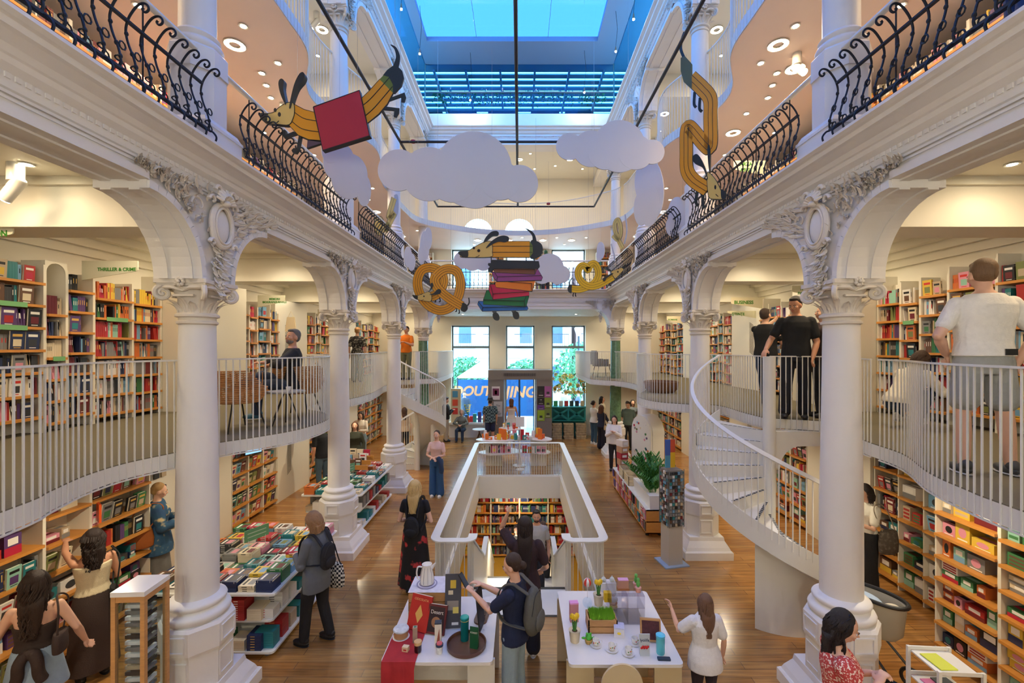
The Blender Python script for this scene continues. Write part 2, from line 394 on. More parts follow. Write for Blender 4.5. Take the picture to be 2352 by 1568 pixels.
# ---- wavy mezzanine slabs ----
LP=[(-3.0,-3),(-3.05,-1),(-3.1,1),(-3.33,2.9),(-3.45,3.3),(-3.58,3.7),(-3.60,4.1),(-3.47,4.5),(-3.39,4.9),(-3.08,5.33),(-2.86,5.75),(-2.79,6.3),(-2.88,6.8),(-3.2,7.3),(-3.6,7.65),(-3.82,8.2),(-3.66,8.8),(-3.49,9.2),(-3.42,9.8),(-3.44,10.5),(-3.55,11.3),(-3.68,12.1),(-3.72,12.75)]
LP2=[(-4.15,13.3),(-4.3,14.0),(-3.9,14.7),(-3.3,14.95),(-2.9,15.3),(-2.8,16),(-2.8,YE)]
RP=[(3.0,-3),(3.05,-1),(3.1,1),(3.25,2.9),(3.32,3.34),(3.46,3.8),(3.80,4.45),(3.92,5.1),(4.2,5.9),(4.36,6.45)]
RP2=[(3.68,6.75),(3.64,7.3),(3.66,7.9),(3.56,8.25),(3.05,8.42),(2.68,8.75),(2.54,9.3),(2.6,9.9),(2.85,10.5),(3.15,11.2),(3.3,12.2),(3.34,13.0),(3.2,13.9),(2.7,14.5),(2.42,14.9),(2.36,15.5),(2.36,YE)]
MZ=2.65
def slab(name,edge,sgn,z0,z1,topm,botm,kindname):
    poly=[(p[0],p[1]) for p in edge]+[(sgn*WX,YE),(sgn*WX,YB)]
    mb=MB(); mb.pz(poly,z0,z1-.01,botm)
    mb.pz(poly,z1-.01,z1,topm)
    struct(name,mb)
v3=lambda P,z=0:[Vector((p[0],p[1],z)) for p in P]
sL=spline(v3(LP),5); sL2=spline(v3(LP2),5); sR=spline(v3(RP),5); sR2=spline(v3(RP2),5)
slab('floor_mezzanine_left',sL+sL2,-1,2.50,MZ,CARP,STEEL,'f'); slab('floor_mezzanine_right',sR+sR2,1,2.50,MZ,CARP,STEEL,'f')
# upper wavy mezzanine
TP=[(-3.0,-3),(-3.05,2),(-2.95,4.6),(-2.93,5.6),(-2.98,6.3),(-3.38,7.1),(-3.45,7.7),(-3.25,8.5),(-3.0,9.3),(-3.15,10.2),(-3.45,11.2),(-3.5,12.4),(-3.5,13.6),(-3.35,14.8),(-2.6,15.6),(-1.4,16.3),(0,16.55)]
TPf=TP+[(-p[0],p[1]) for p in reversed(TP[:-1])]
sT=spline(v3(TPf),6)
mb=MB(); poly=[(p.x,p.y) for p in sT]+[(WX,YB),(WX,YE),(-WX,YE),(-WX,YB)]
mb.pz(poly,7.83,7.86,PEACH); mb.pz(poly,7.86,8.02,STEEL)
o=struct('ceiling_lamp_warmed',mb)
# spotlights level: cross partitions (white piers) on the outer walls
PIER=[(7.35,8.95),(10.65,12.25),(14.25,15.9)]
mb=MB()
for s in (-1,1):
    for a,b in PIER:
        x0,x1=sorted((s*5.45 if a<8 else s*5.8,s*WX)); mb.box(x0,x1,a,b,MZ,4.86,SHW)
        x0,x1=sorted((s*5.75,s*WX)); mb.box(x0,x1,a,b,0,2.5,SHW)
        x0,x1=sorted((s*5.8,s*WX)); mb.box(x0,x1,a+.2,b-.2,5.6,7.8,SHW)
struct('wall_piers',mb)
# ventilation slots on the piers (diagonal dark hatching)
VEN=mat('vent_dark',(70,66,58),.8)
for s in (-1,1):
    for a,b in PIER[:2]:
        for z0,z1,xf in ((3.5,4.25,5.45 if a<8 else 5.8),(.55,1.9,5.75)):
            mb=MB(); z=z0; yc=a+.45
            while z<z1:
                x0=s*(xf-.004); x1=s*xf
                for q in range(1):
                    mb.add([(x0,yc,z),(x0,yc+.2,z+.09),(x0,yc+.2,z+.105),(x0,yc,z+.015)],[(0,1,2,3)],VEN)
                z+=.035
            mb.build('vent_grille',None,'narrow diagonal-slotted dark ventilation grille on the %s %s pier'%(('left','right')[s>0],('first white','second white')[a>8]) + (' above the mezzanine floor' if z0>3 else ' at ground level'),'vent')
# ================= COLUMNS, CAPITALS, STUCCO =================
def oct_(mb,hw,z0,z1,m,hw2=None):
    k=1/cos(pi/8); mb.lathe([(hw*k,z0),((hw2 or hw)*k,z1)],m,8,sm=False,ph=pi/8)
def sq_(mb,hw,z0,z1,m,hw2=None):
    mb.lathe([(hw*1.4142,z0),((hw2 or hw)*1.4142,z1)],m,4,sm=False,ph=pi/4)
def leaf(mb,M,L,w,curl,m):   # curled acanthus leaf, root at origin rising along +z, bending to -y
    n=6; vs=[];fs=[]
    for i in range(n+1):
        t=i/n; a=curl*t; z=L*(sin(a)/curl if curl else t); y=-L*((1-cos(a))/curl if curl else 0)
        ww=w*(sin(pi*min(1,t*.85+.12))**.7)*(1-.25*(i%2))
        vs+= [M@Vector((-ww,y+.25*w,z)),M@Vector((-ww*.5,y-.05*w,z)),M@Vector((0,y+.18*w,z)),M@Vector((ww*.5,y-.05*w,z)),M@Vector((ww,y+.25*w,z))]
    for i in range(n):
        for j in range(4): fs.append((i*5+j,i*5+j+1,i*5+j+6,i*5+j+5))
    mb.add(vs,fs,m,True)
def volute(mb,c,ax,r,w,m,turns=1.75):   # scroll in the vertical plane holding ax
    pts=[];rr=[]
    ax=Vector(ax)
    for i in range(30):
        t=i/29; a=pi/2-t*turns*2*pi; q=r*(1-t)**.8+.004
        pts.append(Vector(c)+ax*(cos(a)*q)+Vector((0,0,1))*(sin(a)*q)); rr.append(w*(1-.55*t))
    mb.tube(pts,w,m,7,rr=rr); side=ax.cross(Vector((0,0,1)))
    mb.ell(c,(r*.22,r*.22,r*.22),m,8,6)
def capital(zb,h,r,half,M):
    mb=MB(); m=STUC
    mb.lathe([(r*1.0,zb-.05),(r*1.12,zb-.04),(r*1.14,zb-.02),(r*1.02,zb-.01),(r*1.02,zb+.02),(r*1.2,zb+.03),(r*1.2,zb+.05),(r*1.02,zb+.07),(r*1.05,zb+h*.55),(r*1.35,zb+h*.82),(r*1.3,zb+h*.84)],m,28)
    # abacus, concave sided
    pts=[]
    for q in range(4):
        a=q*pi/2
        for t in (-.94,-.8,-.4,0,.4,.8,.94):
            x=half*(1-.12*(1-t*t)); y=half*t
            pts.append((x*cos(a)-y*sin(a),x*sin(a)+y*cos(a)))
    sc=lambda k:[(p[0]*k,p[1]*k) for p in pts]
    mb.pz(sc(.94),zb+h*.84,zb+h*.9,m); mb.pz(sc(1),zb+h*.9,zb+h,m)
    for q in range(4):
        a=q*pi/2+pi/4; d=Vector((cos(a),sin(a),0))
        volute(mb,d*(half*1.08)+Vector((0,0,zb+h*.66)),d,h*.17,h*.065,m)
        # arm of the scroll running from the face centre to the corner
        for sg in (-1,1):
            b=a+sg*pi/4; f=Vector((cos(b),sin(b),0))
            mb.tube([f*(r*1.25)+Vector((0,0,zb+h*.72)),(f*.55+d*.5)*(half*.98)+Vector((0,0,zb+h*.8)),d*(half*1.06)+Vector((0,0,zb+h*.82))],.018,m,6,rr=[.012,.02,.026])
        b=q*pi/2; f=Vector((cos(b),sin(b),0)); o=f*(half*.93)+Vector((0,0,zb+h*.93))
        for k in range(7):  # centre flower
            t=2*pi*k/7; u=Vector((-sin(b),cos(b),0))
            mb.ell(o+u*(.032*cos(t))+Vector((0,0,.032*sin(t))),(.02,.02,.02),m,7,5)
        mb.ell(o+f*.02,(.018,)*3,m,7,5)
        mb.tube([f*(r*1.2)+Vector((0,0,zb+h*.6))+Vector((-sin(b),cos(b),0))*s_ for s_ in (-.1,-.05,0,.05,.1)],.014,m,6)
    for k in range(16):
        a=2*pi*k/16; Rm=Matrix.Rotation(a,4,'Z')@Matrix.Translation((0,-r*1.04,zb+.06))
        leaf(mb,Rm,h*(.42 if k%2 else .6),.034,1.5,m)
    for k in range(22):
        a=2*pi*k/22; mb.ell((r*1.1*cos(a),r*1.1*sin(a),zb+.04),.011,m,6,4)
    return mb
def column_parts(lower,marble=False):
    """shared meshes of one order"""
    b=MB(); m=PL
    if lower:
        sq_(b,.42,0,.13,m); sq_(b,.42,.13,.15,m,.40); sq_(b,.39,.15,.20,m,.37); sq_(b,.37,.20,.30,m,.31); sq_(b,.31,.30,.36,m,.30)
        oct_(b,.29,.34,.70,m); oct_(b,.30,.70,.73,m,.305); oct_(b,.31,.73,.95,m); oct_(b,.31,.95,.98,m,.29)
        b.lathe([(.27,.98),(.29,1.0),(.295,1.035),(.28,1.065),(.245,1.08),(.23,1.095),(.235,1.11),(.255,1.12),(.26,1.14),(.25,1.16),(.225,1.17),(.2,1.19)],m,32)
        for k in range(4):   # sunk panels on the collar faces
            b.M=Matrix.Rotation(k*pi/2,4,'Z')
            for x0,x1,z0,z1 in ((-.1,.1,.76,.775),(-.1,.1,.905,.92),(-.1,-.085,.775,.905),(.085,.1,.775,.905)): b.box(x0,x1,-.322,-.309,z0,z1,m)
            for x0,x1,z0,z1 in ((-.1,.1,.42,.435),(-.1,.1,.64,.655),(-.1,-.085,.435,.64),(.085,.1,.435,.64)): b.box(x0,x1,-.299,-.289,z0,z1,m)
        b.M=None
        zs,zc,h,r0,r1,half=1.18,3.98,.39,.190,.160,.262
    else:
        sq_(b,.28,0,.27,m); sq_(b,.29,.27,.30,m,.29); sq_(b,.28,.30,.36,m,.25)
        oct_(b,.235,.36,.86,m); oct_(b,.25,.86,.89,m); oct_(b,.245,.89,1.08,m); oct_(b,.245,1.08,1.11,m,.22)
        b.lathe([(.21,1.11),(.225,1.13),(.23,1.16),(.215,1.19),(.19,1.2),(.185,1.215),(.2,1.23),(.205,1.25),(.19,1.27),(.17,1.29)],m,32)
        zs,zc,h,r0,r1,half=1.28,3.86,.34,.165,.145,.24
    s=MB(); mm=GREENM if marble else PL
    P=[(r0,zs),(r0*.985,zs+(zc-zs)*.35),(r0+(r1-r0)*.7,zs+(zc-zs)*.75),(r1,zc-.05)]
    if marble:
        s.lathe([(q,z) for q,z in P],mm,32)
    else: s.lathe(P,mm,32)
    c=capital(zc,h,r1,half,None)
    return b.mesh('base'),s.mesh('shaft'),c.mesh('capital')
LC=column_parts(True); LG=column_parts(True,True); UC=column_parts(False)
pos=['nearest','second','third']
for s in (-1,1):
    for i,y in enumerate(COLY):
        pm=LG if i==3 else LC
        lb=(('green marble column with white capital at the far %s corner of the hall' if i==3 else pos[i%3]+' white round column in the %s row of the ground floor')%('left' if s<0 else 'right'))
        t=thing('column',lb,'column',(s*CX,y,0),0,'lower columns of the arcade')
        for nme,me in zip(('base','shaft','capital'),pm): put(nme,me,t)
        t=thing('column',('far corner' if i==3 else pos[i])+' white column of the upper arcade on the %s, above the iron railing'%('left' if s<0 else 'right'),'column',(s*CX,y,5.6),0,'upper columns of the arcade')
        for nme,me in zip(('pedestal','shaft','capital'),UC): put(nme,me,t)
# ---- cartouche with foliage on the spandrel, faces +x, origin at face, z=0 at spandrel top ----
def cartouche():
    rnd=random.Random(3); fol=MB(); fr=MB(); sh=MB(); cr=MB(); m=STUC
    def put_leaf(y,z,ang,L,w,off=.0):
        M=Matrix.Translation((.012+off,y,z))@Matrix.Rotation(ang,4,'X')@Matrix.Rotation(R(90),4,'Z')@Matrix.Rotation(rnd.uniform(-.25,.25),4,'X')
        leaf(fol,M,L,w,rnd.uniform(.7,1.6),m)
    # leaves spread in two wings along the arches and a drop below
    for sg in (-1,1):
        for k in range(125):
            t=rnd.random()**.8
            y=sg*(.12+.86*t); zt=-.10-.04*t; zb=-.62+.46*t**.7
            z=zb+(zt-zb)*rnd.random()
            put_leaf(y,z,-sg*rnd.uniform(.2,1.9),rnd.uniform(.06,.125)*(1.1-.3*t),rnd.uniform(.016,.028),rnd.uniform(0,.03))
        for k in range(3):
            pts=[]; 
            for j in range(22):
                a=j/21; ang=a*4.6; q=.10*(1-a)**.9+.006
                pts.append((.03,sg*(.3+.22*k+cos(ang)*q),-.3+.05*k+sin(ang)*q))
            fol.tube(pts,.013,m,6,rr=[.013*(1-.6*j/21) for j in range(22)])
    for k in range(80):
        z=rnd.uniform(-1.08,-.55); w=.10*(1-((-z-.55)/.6))+.035
        put_leaf(rnd.uniform(-w,w),z,rnd.uniform(2.2,4.1),rnd.uniform(.06,.12),rnd.uniform(.018,.03),.01)
    # oval frame
    O=[(.05,.15*cos(t),-.42+.21*sin(t)) for t in [2*pi*k/36 for k in range(36)]]
    fr.tube(O,.03,m,8,closed=True)
    fr.tube([(.075,.125*cos(t),-.42+.18*sin(t)) for t in [2*pi*k/36 for k in range(36)]],.012,m,6,closed=True)
    for sg in (-1,1):
        for zc,q in ((-.2,.06),(-.62,.05)):
            pts=[(.07,sg*(.16+cos(a*5)*q*(1-a)),zc+sin(a*5)*q*(1-a)) for a in [j/16 for j in range(17)]]
            fr.tube(pts,.016,m,6,rr=[.02*(1-.5*j/16) for j in range(17)])
    sh.ell((.03,0,-.42),(.045,.13,.185),PL,20,12)
    # shell crest on top
    for k in range(9):
        a=R(-72+18*k); cr.tube([(.05,0,-.2),(.12,.1*sin(a),-.2+.09*cos(a)),(.09,.15*sin(a),-.2+.14*cos(a))],.02,m,6,rr=[.012,.024,.012])
    cr.ell((.09,0,-.19),(.05,.045,.035),m,10,8)
    for sg in (-1,1):
        pts=[(.09,sg*(.1+.06*cos(a*6)*(1-a)),-.09+.06*sin(a*6)*(1-a)) for a in [j/18 for j in range(19)]]
        cr.tube(pts,.018,m,6,rr=[.022*(1-.5*j/18) for j in range(19)])
    return [('foliage',fol.mesh('foliage')),('oval_frame',fr.mesh('oval_frame')),('oval_shield',sh.mesh('oval_shield')),('shell_crest',cr.mesh('shell_crest'))]
CT=cartouche()
for s in (-1,1):
    for i,y in enumerate(COLY):
        t=thing('stucco_cartouche','white stucco cartouche with acanthus foliage above the %s column of the %s ground-floor row'%(('nearest','second','third','green marble')[i],'left' if s<0 else 'right'),'wall ornament',(s*3.1,y,5.36),0 if s<0 else pi,'stucco cartouches on the arcade')
        for n_,me in CT: put(n_,me,t)
        t=thing('stucco_cartouche','pale stucco foliage above the %s upper column on the %s, under the skylight cornice'%(('nearest','second','third','far corner')[i],'left' if s<0 else 'right'),'wall ornament',(s*3.1,y,10.8),0 if s<0 else pi,'stucco foliage on the upper arcade')
        put('foliage',CT[0][1],t)
for s in (-1,1):
    t=thing('stucco_cartouche','stucco foliage on the end arcade beside the %s green marble column'%('left' if s<0 else 'right'),'wall ornament',(s*2.72,15.1,5.34),-pi/2,'stucco foliage on the end arcade')
    t.scale=(1,.5,.7); put('foliage',CT[0][1],t)
# ================= WHITE BALUSTRADES =================
BARM={}
def bar_mesh(h,w=.011):
    k=(round(h,3),w)
    if k not in BARM:
        mb=MB(); mb.box(-w/2,w/2,-w/2,w/2,0,h,STEEL); BARM[k]=mb.mesh('baluster')
    return BARM[k]
def balustrade(name,label,P,z0,z1,step=.07,maxbars=100,rail=(.03,.016),off=0,cat='railing',group=None,m=STEEL,mid=None):
    """P: list of 3D vectors (plan path); z0/z1 heights or functions of index along the path"""
    t=thing(name,label,cat,(0,0,0),0,group)
    fz0=z0 if callable(z0) else (lambda p:z0); fz1=z1 if callable(z1) else (lambda p:z1)
    r=MB(); r.tube([(p.x,p.y,p.z+fz1(p)) for p in P],0,m,sq=rail); r.build('handrail',t)
    r=MB(); r.tube([(p.x,p.y,p.z+fz0(p)+.006) for p in P],0,m,sq=(.016,.012)); r.build('bottom_rail',t)
    S=resample(P,step); ext=MB()
    S.sort(key=lambda p:(p-Vector((0,0,p.z))).length)
    for i,p in enumerate(S):
        h=fz1(p)-fz0(p)
        if i<maxbars: put('baluster',bar_mesh(h),t,loc=(p.x,p.y,p.z+fz0(p)))
        else: ext.box(p.x-.0055,p.x+.0055,p.y-.0055,p.y+.0055,p.z+fz0(p),p.z+fz1(p),m)
    if len(S)>maxbars: ext.build('balusters',t,kind='stuff')
    return t
ins=lambda P,s,d:[Vector((p.x-s*0+0,p.y,p.z)) for p in P]
ZT=3.57; ZBm=2.48
def cut(P,y0,y1): return [p for p in P if y0<=p.y<=y1]
balustrade('mezzanine_railing','white slatted railing along the nearest left mezzanine edge, before the nearest column',cut(sL,-1.5,4.62),ZBm,ZT,group='mezzanine railings')
balustrade('mezzanine_railing','white slatted railing on the round left bulge beside the rattan chair',cut(sL,4.62,8.15),ZBm,ZT,group='mezzanine railings')
balustrade('mezzanine_railing','white slatted railing on the left mezzanine beyond the second column',cut(sL,8.15,12.8),ZBm,ZT,group='mezzanine railings')
balustrade('mezzanine_railing','white slatted railing at the far left mezzanine end by the green column',sL2,ZBm,ZT,group='mezzanine railings')
balustrade('mezzanine_railing','white slatted railing on the nearest right mezzanine in front of the man in shorts',cut(sR,-1.5,4.9),ZBm,ZT,group='mezzanine railings')
balustrade('mezzanine_railing','white slatted railing behind the nearest right column beside the stair landing',[p for p in sR if p.y>4.9],ZBm,ZT,group='mezzanine railings')
k=[p for p in sR2 if p.y<8.3]; balustrade('mezzanine_railing','white slatted railing on the right mezzanine behind the spiral stair',k,ZBm,ZT,group='mezzanine railings')
k=[p for p in sR2 if 8.3<=p.y<14.2]; balustrade('mezzanine_railing','white slatted railing on the round right bulge beyond the second right column',k,ZBm,ZT,group='mezzanine railings')
k=[p for p in sR2 if p.y>=14.2]; balustrade('mezzanine_railing','white slatted railing of the balcony behind the right green marble column',k,ZBm,ZT,group='mezzanine railings')
# landing front at the right spiral stair
balustrade('mezzanine_railing','short straight white railing of the stair landing below the young man in black',[Vector((3.74,6.7,0)),Vector((4.36,6.45,0))],ZBm,ZT,group='mezzanine railings')
for nm,P in (('left',[p for p in sT if p.x<-.8 or p.y<14]) ,('right',None)):
    pass
a=[p for p in sT if p.x<0 and p.y<14.8]; b_=[p for p in sT if p.y>=14.8]; c_=[p for p in sT if p.x>0 and p.y<14.8]
for P,l in ((a,'left side of the top gallery'),(b_,'curved end of the top gallery'),(c_,'right side of the top gallery')):
    balustrade('gallery_railing','wavy white slatted railing along the '+l,P,7.84,9.0,.085,100,(.03,.02),group='top gallery railings')
# ================= IRON RAILINGS =================
def iron_baluster():
    mb=MB(); P=[(.02,0,.0),(.06,0,.03),(.075,0,.08),(.04,0,.13),(0,0,.15),(.01,0,.2),(-.01,0,.3),(-.055,0,.42),(-.075,0,.52),(-.06,0,.60),(-.03,0,.66),(.02,0,.72),(.07,0,.735),(.1,0,.71),(.1,0,.68),(.075,0,.665),(.055,0,.685),(.065,0,.7)]
    mb.tube(spline(P,4),.009,IRON,6)
    for z,x in ((.24,.005),(.34,-.025),(.5,-.07)): mb.ell((x,0,z),(.015,.015,.02),IRON,7,5)
    mb.tube([(-.01+.02*cos(a*7),.03*sin(a*7)*(1-a*.6),.2+.05*a) for a in [j/12 for j in range(13)]],.006,IRON,5)
    for zz in (.18,.34):
        mb.tube([(-.01,.035+.028*cos(q),zz+.03*sin(q)) for q in [2*pi*j/8 for j in range(8)]],.006,IRON,5,closed=True)
    return mb.mesh('scroll_baluster')
IB=iron_baluster()
def iron_rail(y0,y1,s,label,xz=None):
    """runs along y at the left (s=-1) or right (s=1) edge; xz: along x at the far end"""
    x=s*2.98
    if xz is None: t=thing('iron_railing',label,'railing',(x,y0,5.635),0 if s<0 else pi,'ornamental iron railings'); L=y1-y0; d=1 if s<0 else -1
    else: t=thing('iron_railing',label,'railing',(y0,15.0,5.635),-pi/2,'ornamental iron railings'); L=y1-y0; d=1
    r=MB(); r.tube([(0,0,.15),(0,L*d,.15)],0,IRON,sq=(.035,.02)); r.build('bottom_rail',t)
    r=MB(); r.tube([(-.065,0,.6),(-.065,L*d,.6)],0,IRON,sq=(.03,.018)); r.build('top_rail',t)
    n=max(2,int(L/.135))
    for k in range(n+1): put('scroll_baluster',IB,t,loc=(0,d*L*k/n,0))
    r=MB(); r.tube([(-.2,-.1*d,1.0),(-.2,(L+.1)*d,1.0)],.028,STEEL,10); r.build('handrail',t)
    r=MB()
    for k in range(4): r.tube([(-.2,d*L*(k+.5)/4,0),(-.2,d*L*(k+.5)/4,1.0)],.007,BLK,5)
    r.build('handrail_posts',t)
for s in (-1,1):
    n_='left' if s<0 else 'right'
    for (a,b),w in (((0.2,4.3),'nearest part of the %s upper gallery'),((4.9,7.9),'second bay of the %s upper gallery'),((8.5,11.5),'third bay of the %s upper gallery'),((12.1,15.0),'last bay of the %s upper gallery')):
        iron_rail(a,b,s,'black wrought iron scroll railing at the '+w%n_)
iron_rail(-2.9,2.9,1,'black wrought iron scroll railing across the far end of the upper gallery',xz=True)
# ================= STAIRWELL RAIL =================
def stairwell():
    t=thing('stairwell_railing','white slatted railing with broad flat handrail around the stair opening','railing')
    def corner(cx,cy,r,a0,a1): return [Vector((cx+r*cos(R(a)),cy+r*sin(R(a)),0)) for a in range(a0,a1+(1 if a1>a0 else -1),15 if a1>a0 else -15)]
    P=[Vector((-.66,6.62,0)),Vector((-.68,6.5,0))]+corner(-.8,6.5,.1,0,-90)+corner(-1.1,6.55,.15,-90,-180)[0:]
    P=[Vector((-.68,6.62,0))]+corner(-.78,6.5,.1,0,-90)+corner(-1.1,6.52,.12,-90,-180)+[Vector((-1.22,7+i*.6,0)) for i in range(10)]+corner(-1.12,12.85,.1,180,90)
    P=[Vector(p) for p in P]; P+= [Vector((-p.x,p.y,0)) for p in reversed(P)]
    r=MB(); r.tube([p+Vector((0,0,.95)) for p in P],0,STEEL,sq=(.13,.018)); r.build('flat_handrail',t)
    r=MB(); r.tube([p+Vector((0,0,.015)) for p in P],0,STEEL,sq=(.06,.02)); r.build('floor_plate',t)
    S=resample(P,.07); S.sort(key=lambda p:p.y); ext=MB()
    for i,p in enumerate(S):
        deep=p.y>6.9
        if i%2==0 and i<200: put('baluster',bar_mesh(1.5 if deep else .95),t,loc=(p.x,p.y,-.55 if deep else 0))
        else: ext.box(p.x-.0055,p.x+.0055,p.y-.0055,p.y+.0055,-.55 if deep else 0,.95,STEEL)
    ext.build('balusters',t,kind='stuff')
stairwell()
def basement_stair():
    t=thing('basement_staircase','white staircase with dark nosings going down through the floor opening','stairs')
    mb=MB(); nz=MB(); W_=.7
    mb.box(-W_,W_,6.16,6.92,-.12,.004,STEEL); nz.box(-W_,W_,6.86,6.92,.004,.008,BLK); nz.box(-W_,W_,6.16,6.2,.004,.008,BLK)
    n=8; y=6.92
    for k in range(1,n+1):
        z=-k*.169; mb.box(-W_,W_,y,y+.26,z-.16,z,STEEL); y+=.26
    mb.box(-W_,W_,y,y+.9,-1.52,-1.352,STEEL); nz.box(-W_,W_,y+.84,y+.9,-1.352,-1.348,BLK); y+=.9
    for k in range(1,n+2):
        z=-1.352-k*.169; mb.box(-W_,W_,y,y+.26,z-.16,z,STEEL); y+=.26
    mb.build('treads',t); nz.build('nosings',t)
    for s in (-1,1):
        p=MB(); p.M=YZ; x0,x1=sorted((s*.7,s*.76))
        p.pz([(6.55,-.6),(9.0,-2.0),(9.9,-2.0),(12.3,-2.9),(12.3,-2.2),(9.85,-.48),(8.93,-.46),(6.55,.9)],x0,x1,STEEL); p.build('parapet',t)
        p=MB(); p.tube([(s*.73,6.6,.9),(s*.73,8.93,-.45),(s*.73,9.85,-.45),(s*.73,12.3,-2.2)],0,STEEL,sq=(.1,.02)); p.build('handrail',t)
basement_stair()
# ================= SPIRAL STAIRS =================
def spiral(label,cx,cy,r,a0,sweep,name='spiral_staircase',shell=(.75,.55),n=15,pole=True,shell_from=.5):
    t=thing(name,label,'staircase',(cx,cy,0))
    sg=1 if sweep>0 else -1; H=MZ
    P=lambda f,rad,z=0:Vector((rad*cos(R(a0+sweep*f)),rad*sin(R(a0+sweep*f)),z))
    st=MB();ns=MB()
    for k in range(n):
        f0=k/n; f1=(k+1)/n; z=H-(k+1)*H/(n+1)
        q=[P(f0,.06),P(f0,r-.02),P((f0+f1)/2,r-.02),P(f1,r-.02),P(f1,.06)]
        if sg<0: q=q[::-1]
        st.pz([(p.x,p.y) for p in q],z-.035,z,STEEL)
        # riser
        a=P(f1,.06,z-.035);b=P(f1,r-.02,z-.035); st.add([a,b,b-Vector((0,0,H/(n+1)-.035)),a-Vector((0,0,H/(n+1)-.035))],[(0,1,2,3)],STEEL)
        for j in range(11):  # dashed dark nosing
            u=.12+(r-.2)*j/11; v=u+(r-.2)/14
            c0=P(f1,u,z+.002);c1=P(f1,v,z+.002); e=(P(f1-.012,1)-P(f1,1))*1.0
            w_=Vector((e.x,e.y,0)); w_=w_.normalized()*.035
            ns.add([c0,c1,c1+w_,c0+w_],[(0,1,2,3)],mat('nosing_dark',(56,64,72),.6))
    st.build('treads',t); ns.build('nosing_strips',t)
    if pole:
        b=MB(); b.tube([(0,0,0),(0,0,ZT)],.085,STEEL,20); b.build('centre_post',t)
    N=60
    zr=lambda f:H-f*H*n/(n+1)
    rail=MB(); rail.tube([P(i/N,r,zr(i/N)+.92) for i in range(N+1)],0,STEEL,sq=(.05,.022)); rail.build('handrail',t)
    # outer stringer plate
    sp=MB(); vs=[];fs=[]
    for i in range(N+1):
        f=i/N; z=zr(f); vs+= [P(f,r+.004,z+.02),P(f,r+.004,max(z-.28,0)),P(f,r-.012,max(z-.28,0)),P(f,r-.012,z+.02)]
    for i in range(N):
        for j in range(4): fs.append((i*4+j,i*4+(j+1)%4,i*4+4+(j+1)%4,i*4+4+j))
    sp.add(vs,fs,STEEL,True); sp.build('outer_stringer',t)
    # solid curved underside and base wall
    us=MB(); vs=[];fs=[]
    for i in range(N+1):
        f=i/N; z=zr(f)-.28
        vs+= [P(f,r-.01,max(z,0)),P(f,r*.55,max(z-.12,0)),P(f,.08,max(z-.1,0))]
    for i in range(N):
        for j in range(2): fs.append((i*3+j,i*3+j+1,i*3+4+j,i*3+3+j))
    us.add(vs,fs,STEEL,True); us.build('curved_underside',t)
    sh=MB(); vs=[];fs=[]; i0=int(N*shell_from)
    for i in range(i0,N+1):
        f=i/N; rr_=r*shell[0]+(r*.98-r*shell[0])*max(0,(f-.75)/.25); z=max(zr(f)-.33,.02)
        vs+= [P(f,rr_,0),P(f,rr_,z),P(f,rr_-.1,z),P(f,rr_-.1,0)]
    for i in range(N-i0):
        for j in range(3): fs.append((i*4+j,i*4+j+1,i*4+5+j,i*4+4+j))
    fs.append((0,1,2,3)); sh.add(vs,fs,STEEL,True); sh.build('base_wall',t)
    L=abs(R(sweep))*r; nb=int(L/.075)
    bm=bar_mesh(1.0)
    for i in range(nb+1):
        f=i/nb; p=P(f,r,zr(f)-.1); put('baluster',bm,t,loc=p)
    return t
spiral('white spiral staircase on the right between the two nearest columns',3.62,6.5,1.04,105,275,shell_from=.46)
spiral('white spiral staircase on the far left beside the green marble column',-3.1,13.6,.86,215,325,shell_from=.35)
# arched bracket under the right landing
mb=MB(); mb.M=XZ
A=[(3.68,2.48),(3.68,1.95)]+[(3.78+.3-.3*cos(R(t)),1.95+.32*sin(R(t))) for t in range(0,91,10)]+[(4.4,2.27),(4.4,2.48)]
mb.pz(A,-6.62,-6.5,STEEL); struct('trim_6',mb)
mb=MB(); mb.pz([(3.68,6.78),(4.38,6.5),(4.9,6.5),(4.9,7.4),(3.68,7.4)],2.5,2.645,STEEL); struct('floor_landing',mb)
# ================= BOOKS AND BOXES =================
PAL=[('black',(30,30,34)),('white',(232,228,218)),('red',(190,36,34)),('navy blue',(32,48,92)),('yellow',(232,190,48)),('teal',(32,130,136)),('orange',(222,110,40)),('green',(56,128,72)),('grey',(130,130,128)),('cream',(226,208,168)),('pink',(226,140,160)),('purple',(92,58,120)),('brown',(110,74,50)),('light blue',(110,168,206)),('dark red',(120,28,36)),('charcoal',(58,60,64)),('olive green',(128,136,70)),('beige',(196,172,136)),('mint',(140,200,176)),('crimson',(200,24,60))]
PM=[mat('cover_'+n.replace(' ','_'),c,.45) for n,c in [(n,tuple(int(.84*v+.16*(sum(c)/3)) for v in c)) for n,c in PAL]]
PAGES=mat('paper_pages',(236,226,202),.8)
ACC=[mat('print_white',(240,236,226),.5),mat('print_gold',(214,172,84),.45),mat('print_black',(26,26,28),.5),mat('print_red',(204,48,40),.5)]
BOOKS=[]
def acc_for(ci,k): 
    dark=ci in (0,3,7,11,12,14,15,5,2,19); return ACC[(0,1,0)[k%3]] if dark else ACC[(2,3,2)[k%3]]
def q_(c,d): return [(c[0],c[1],c[2])]
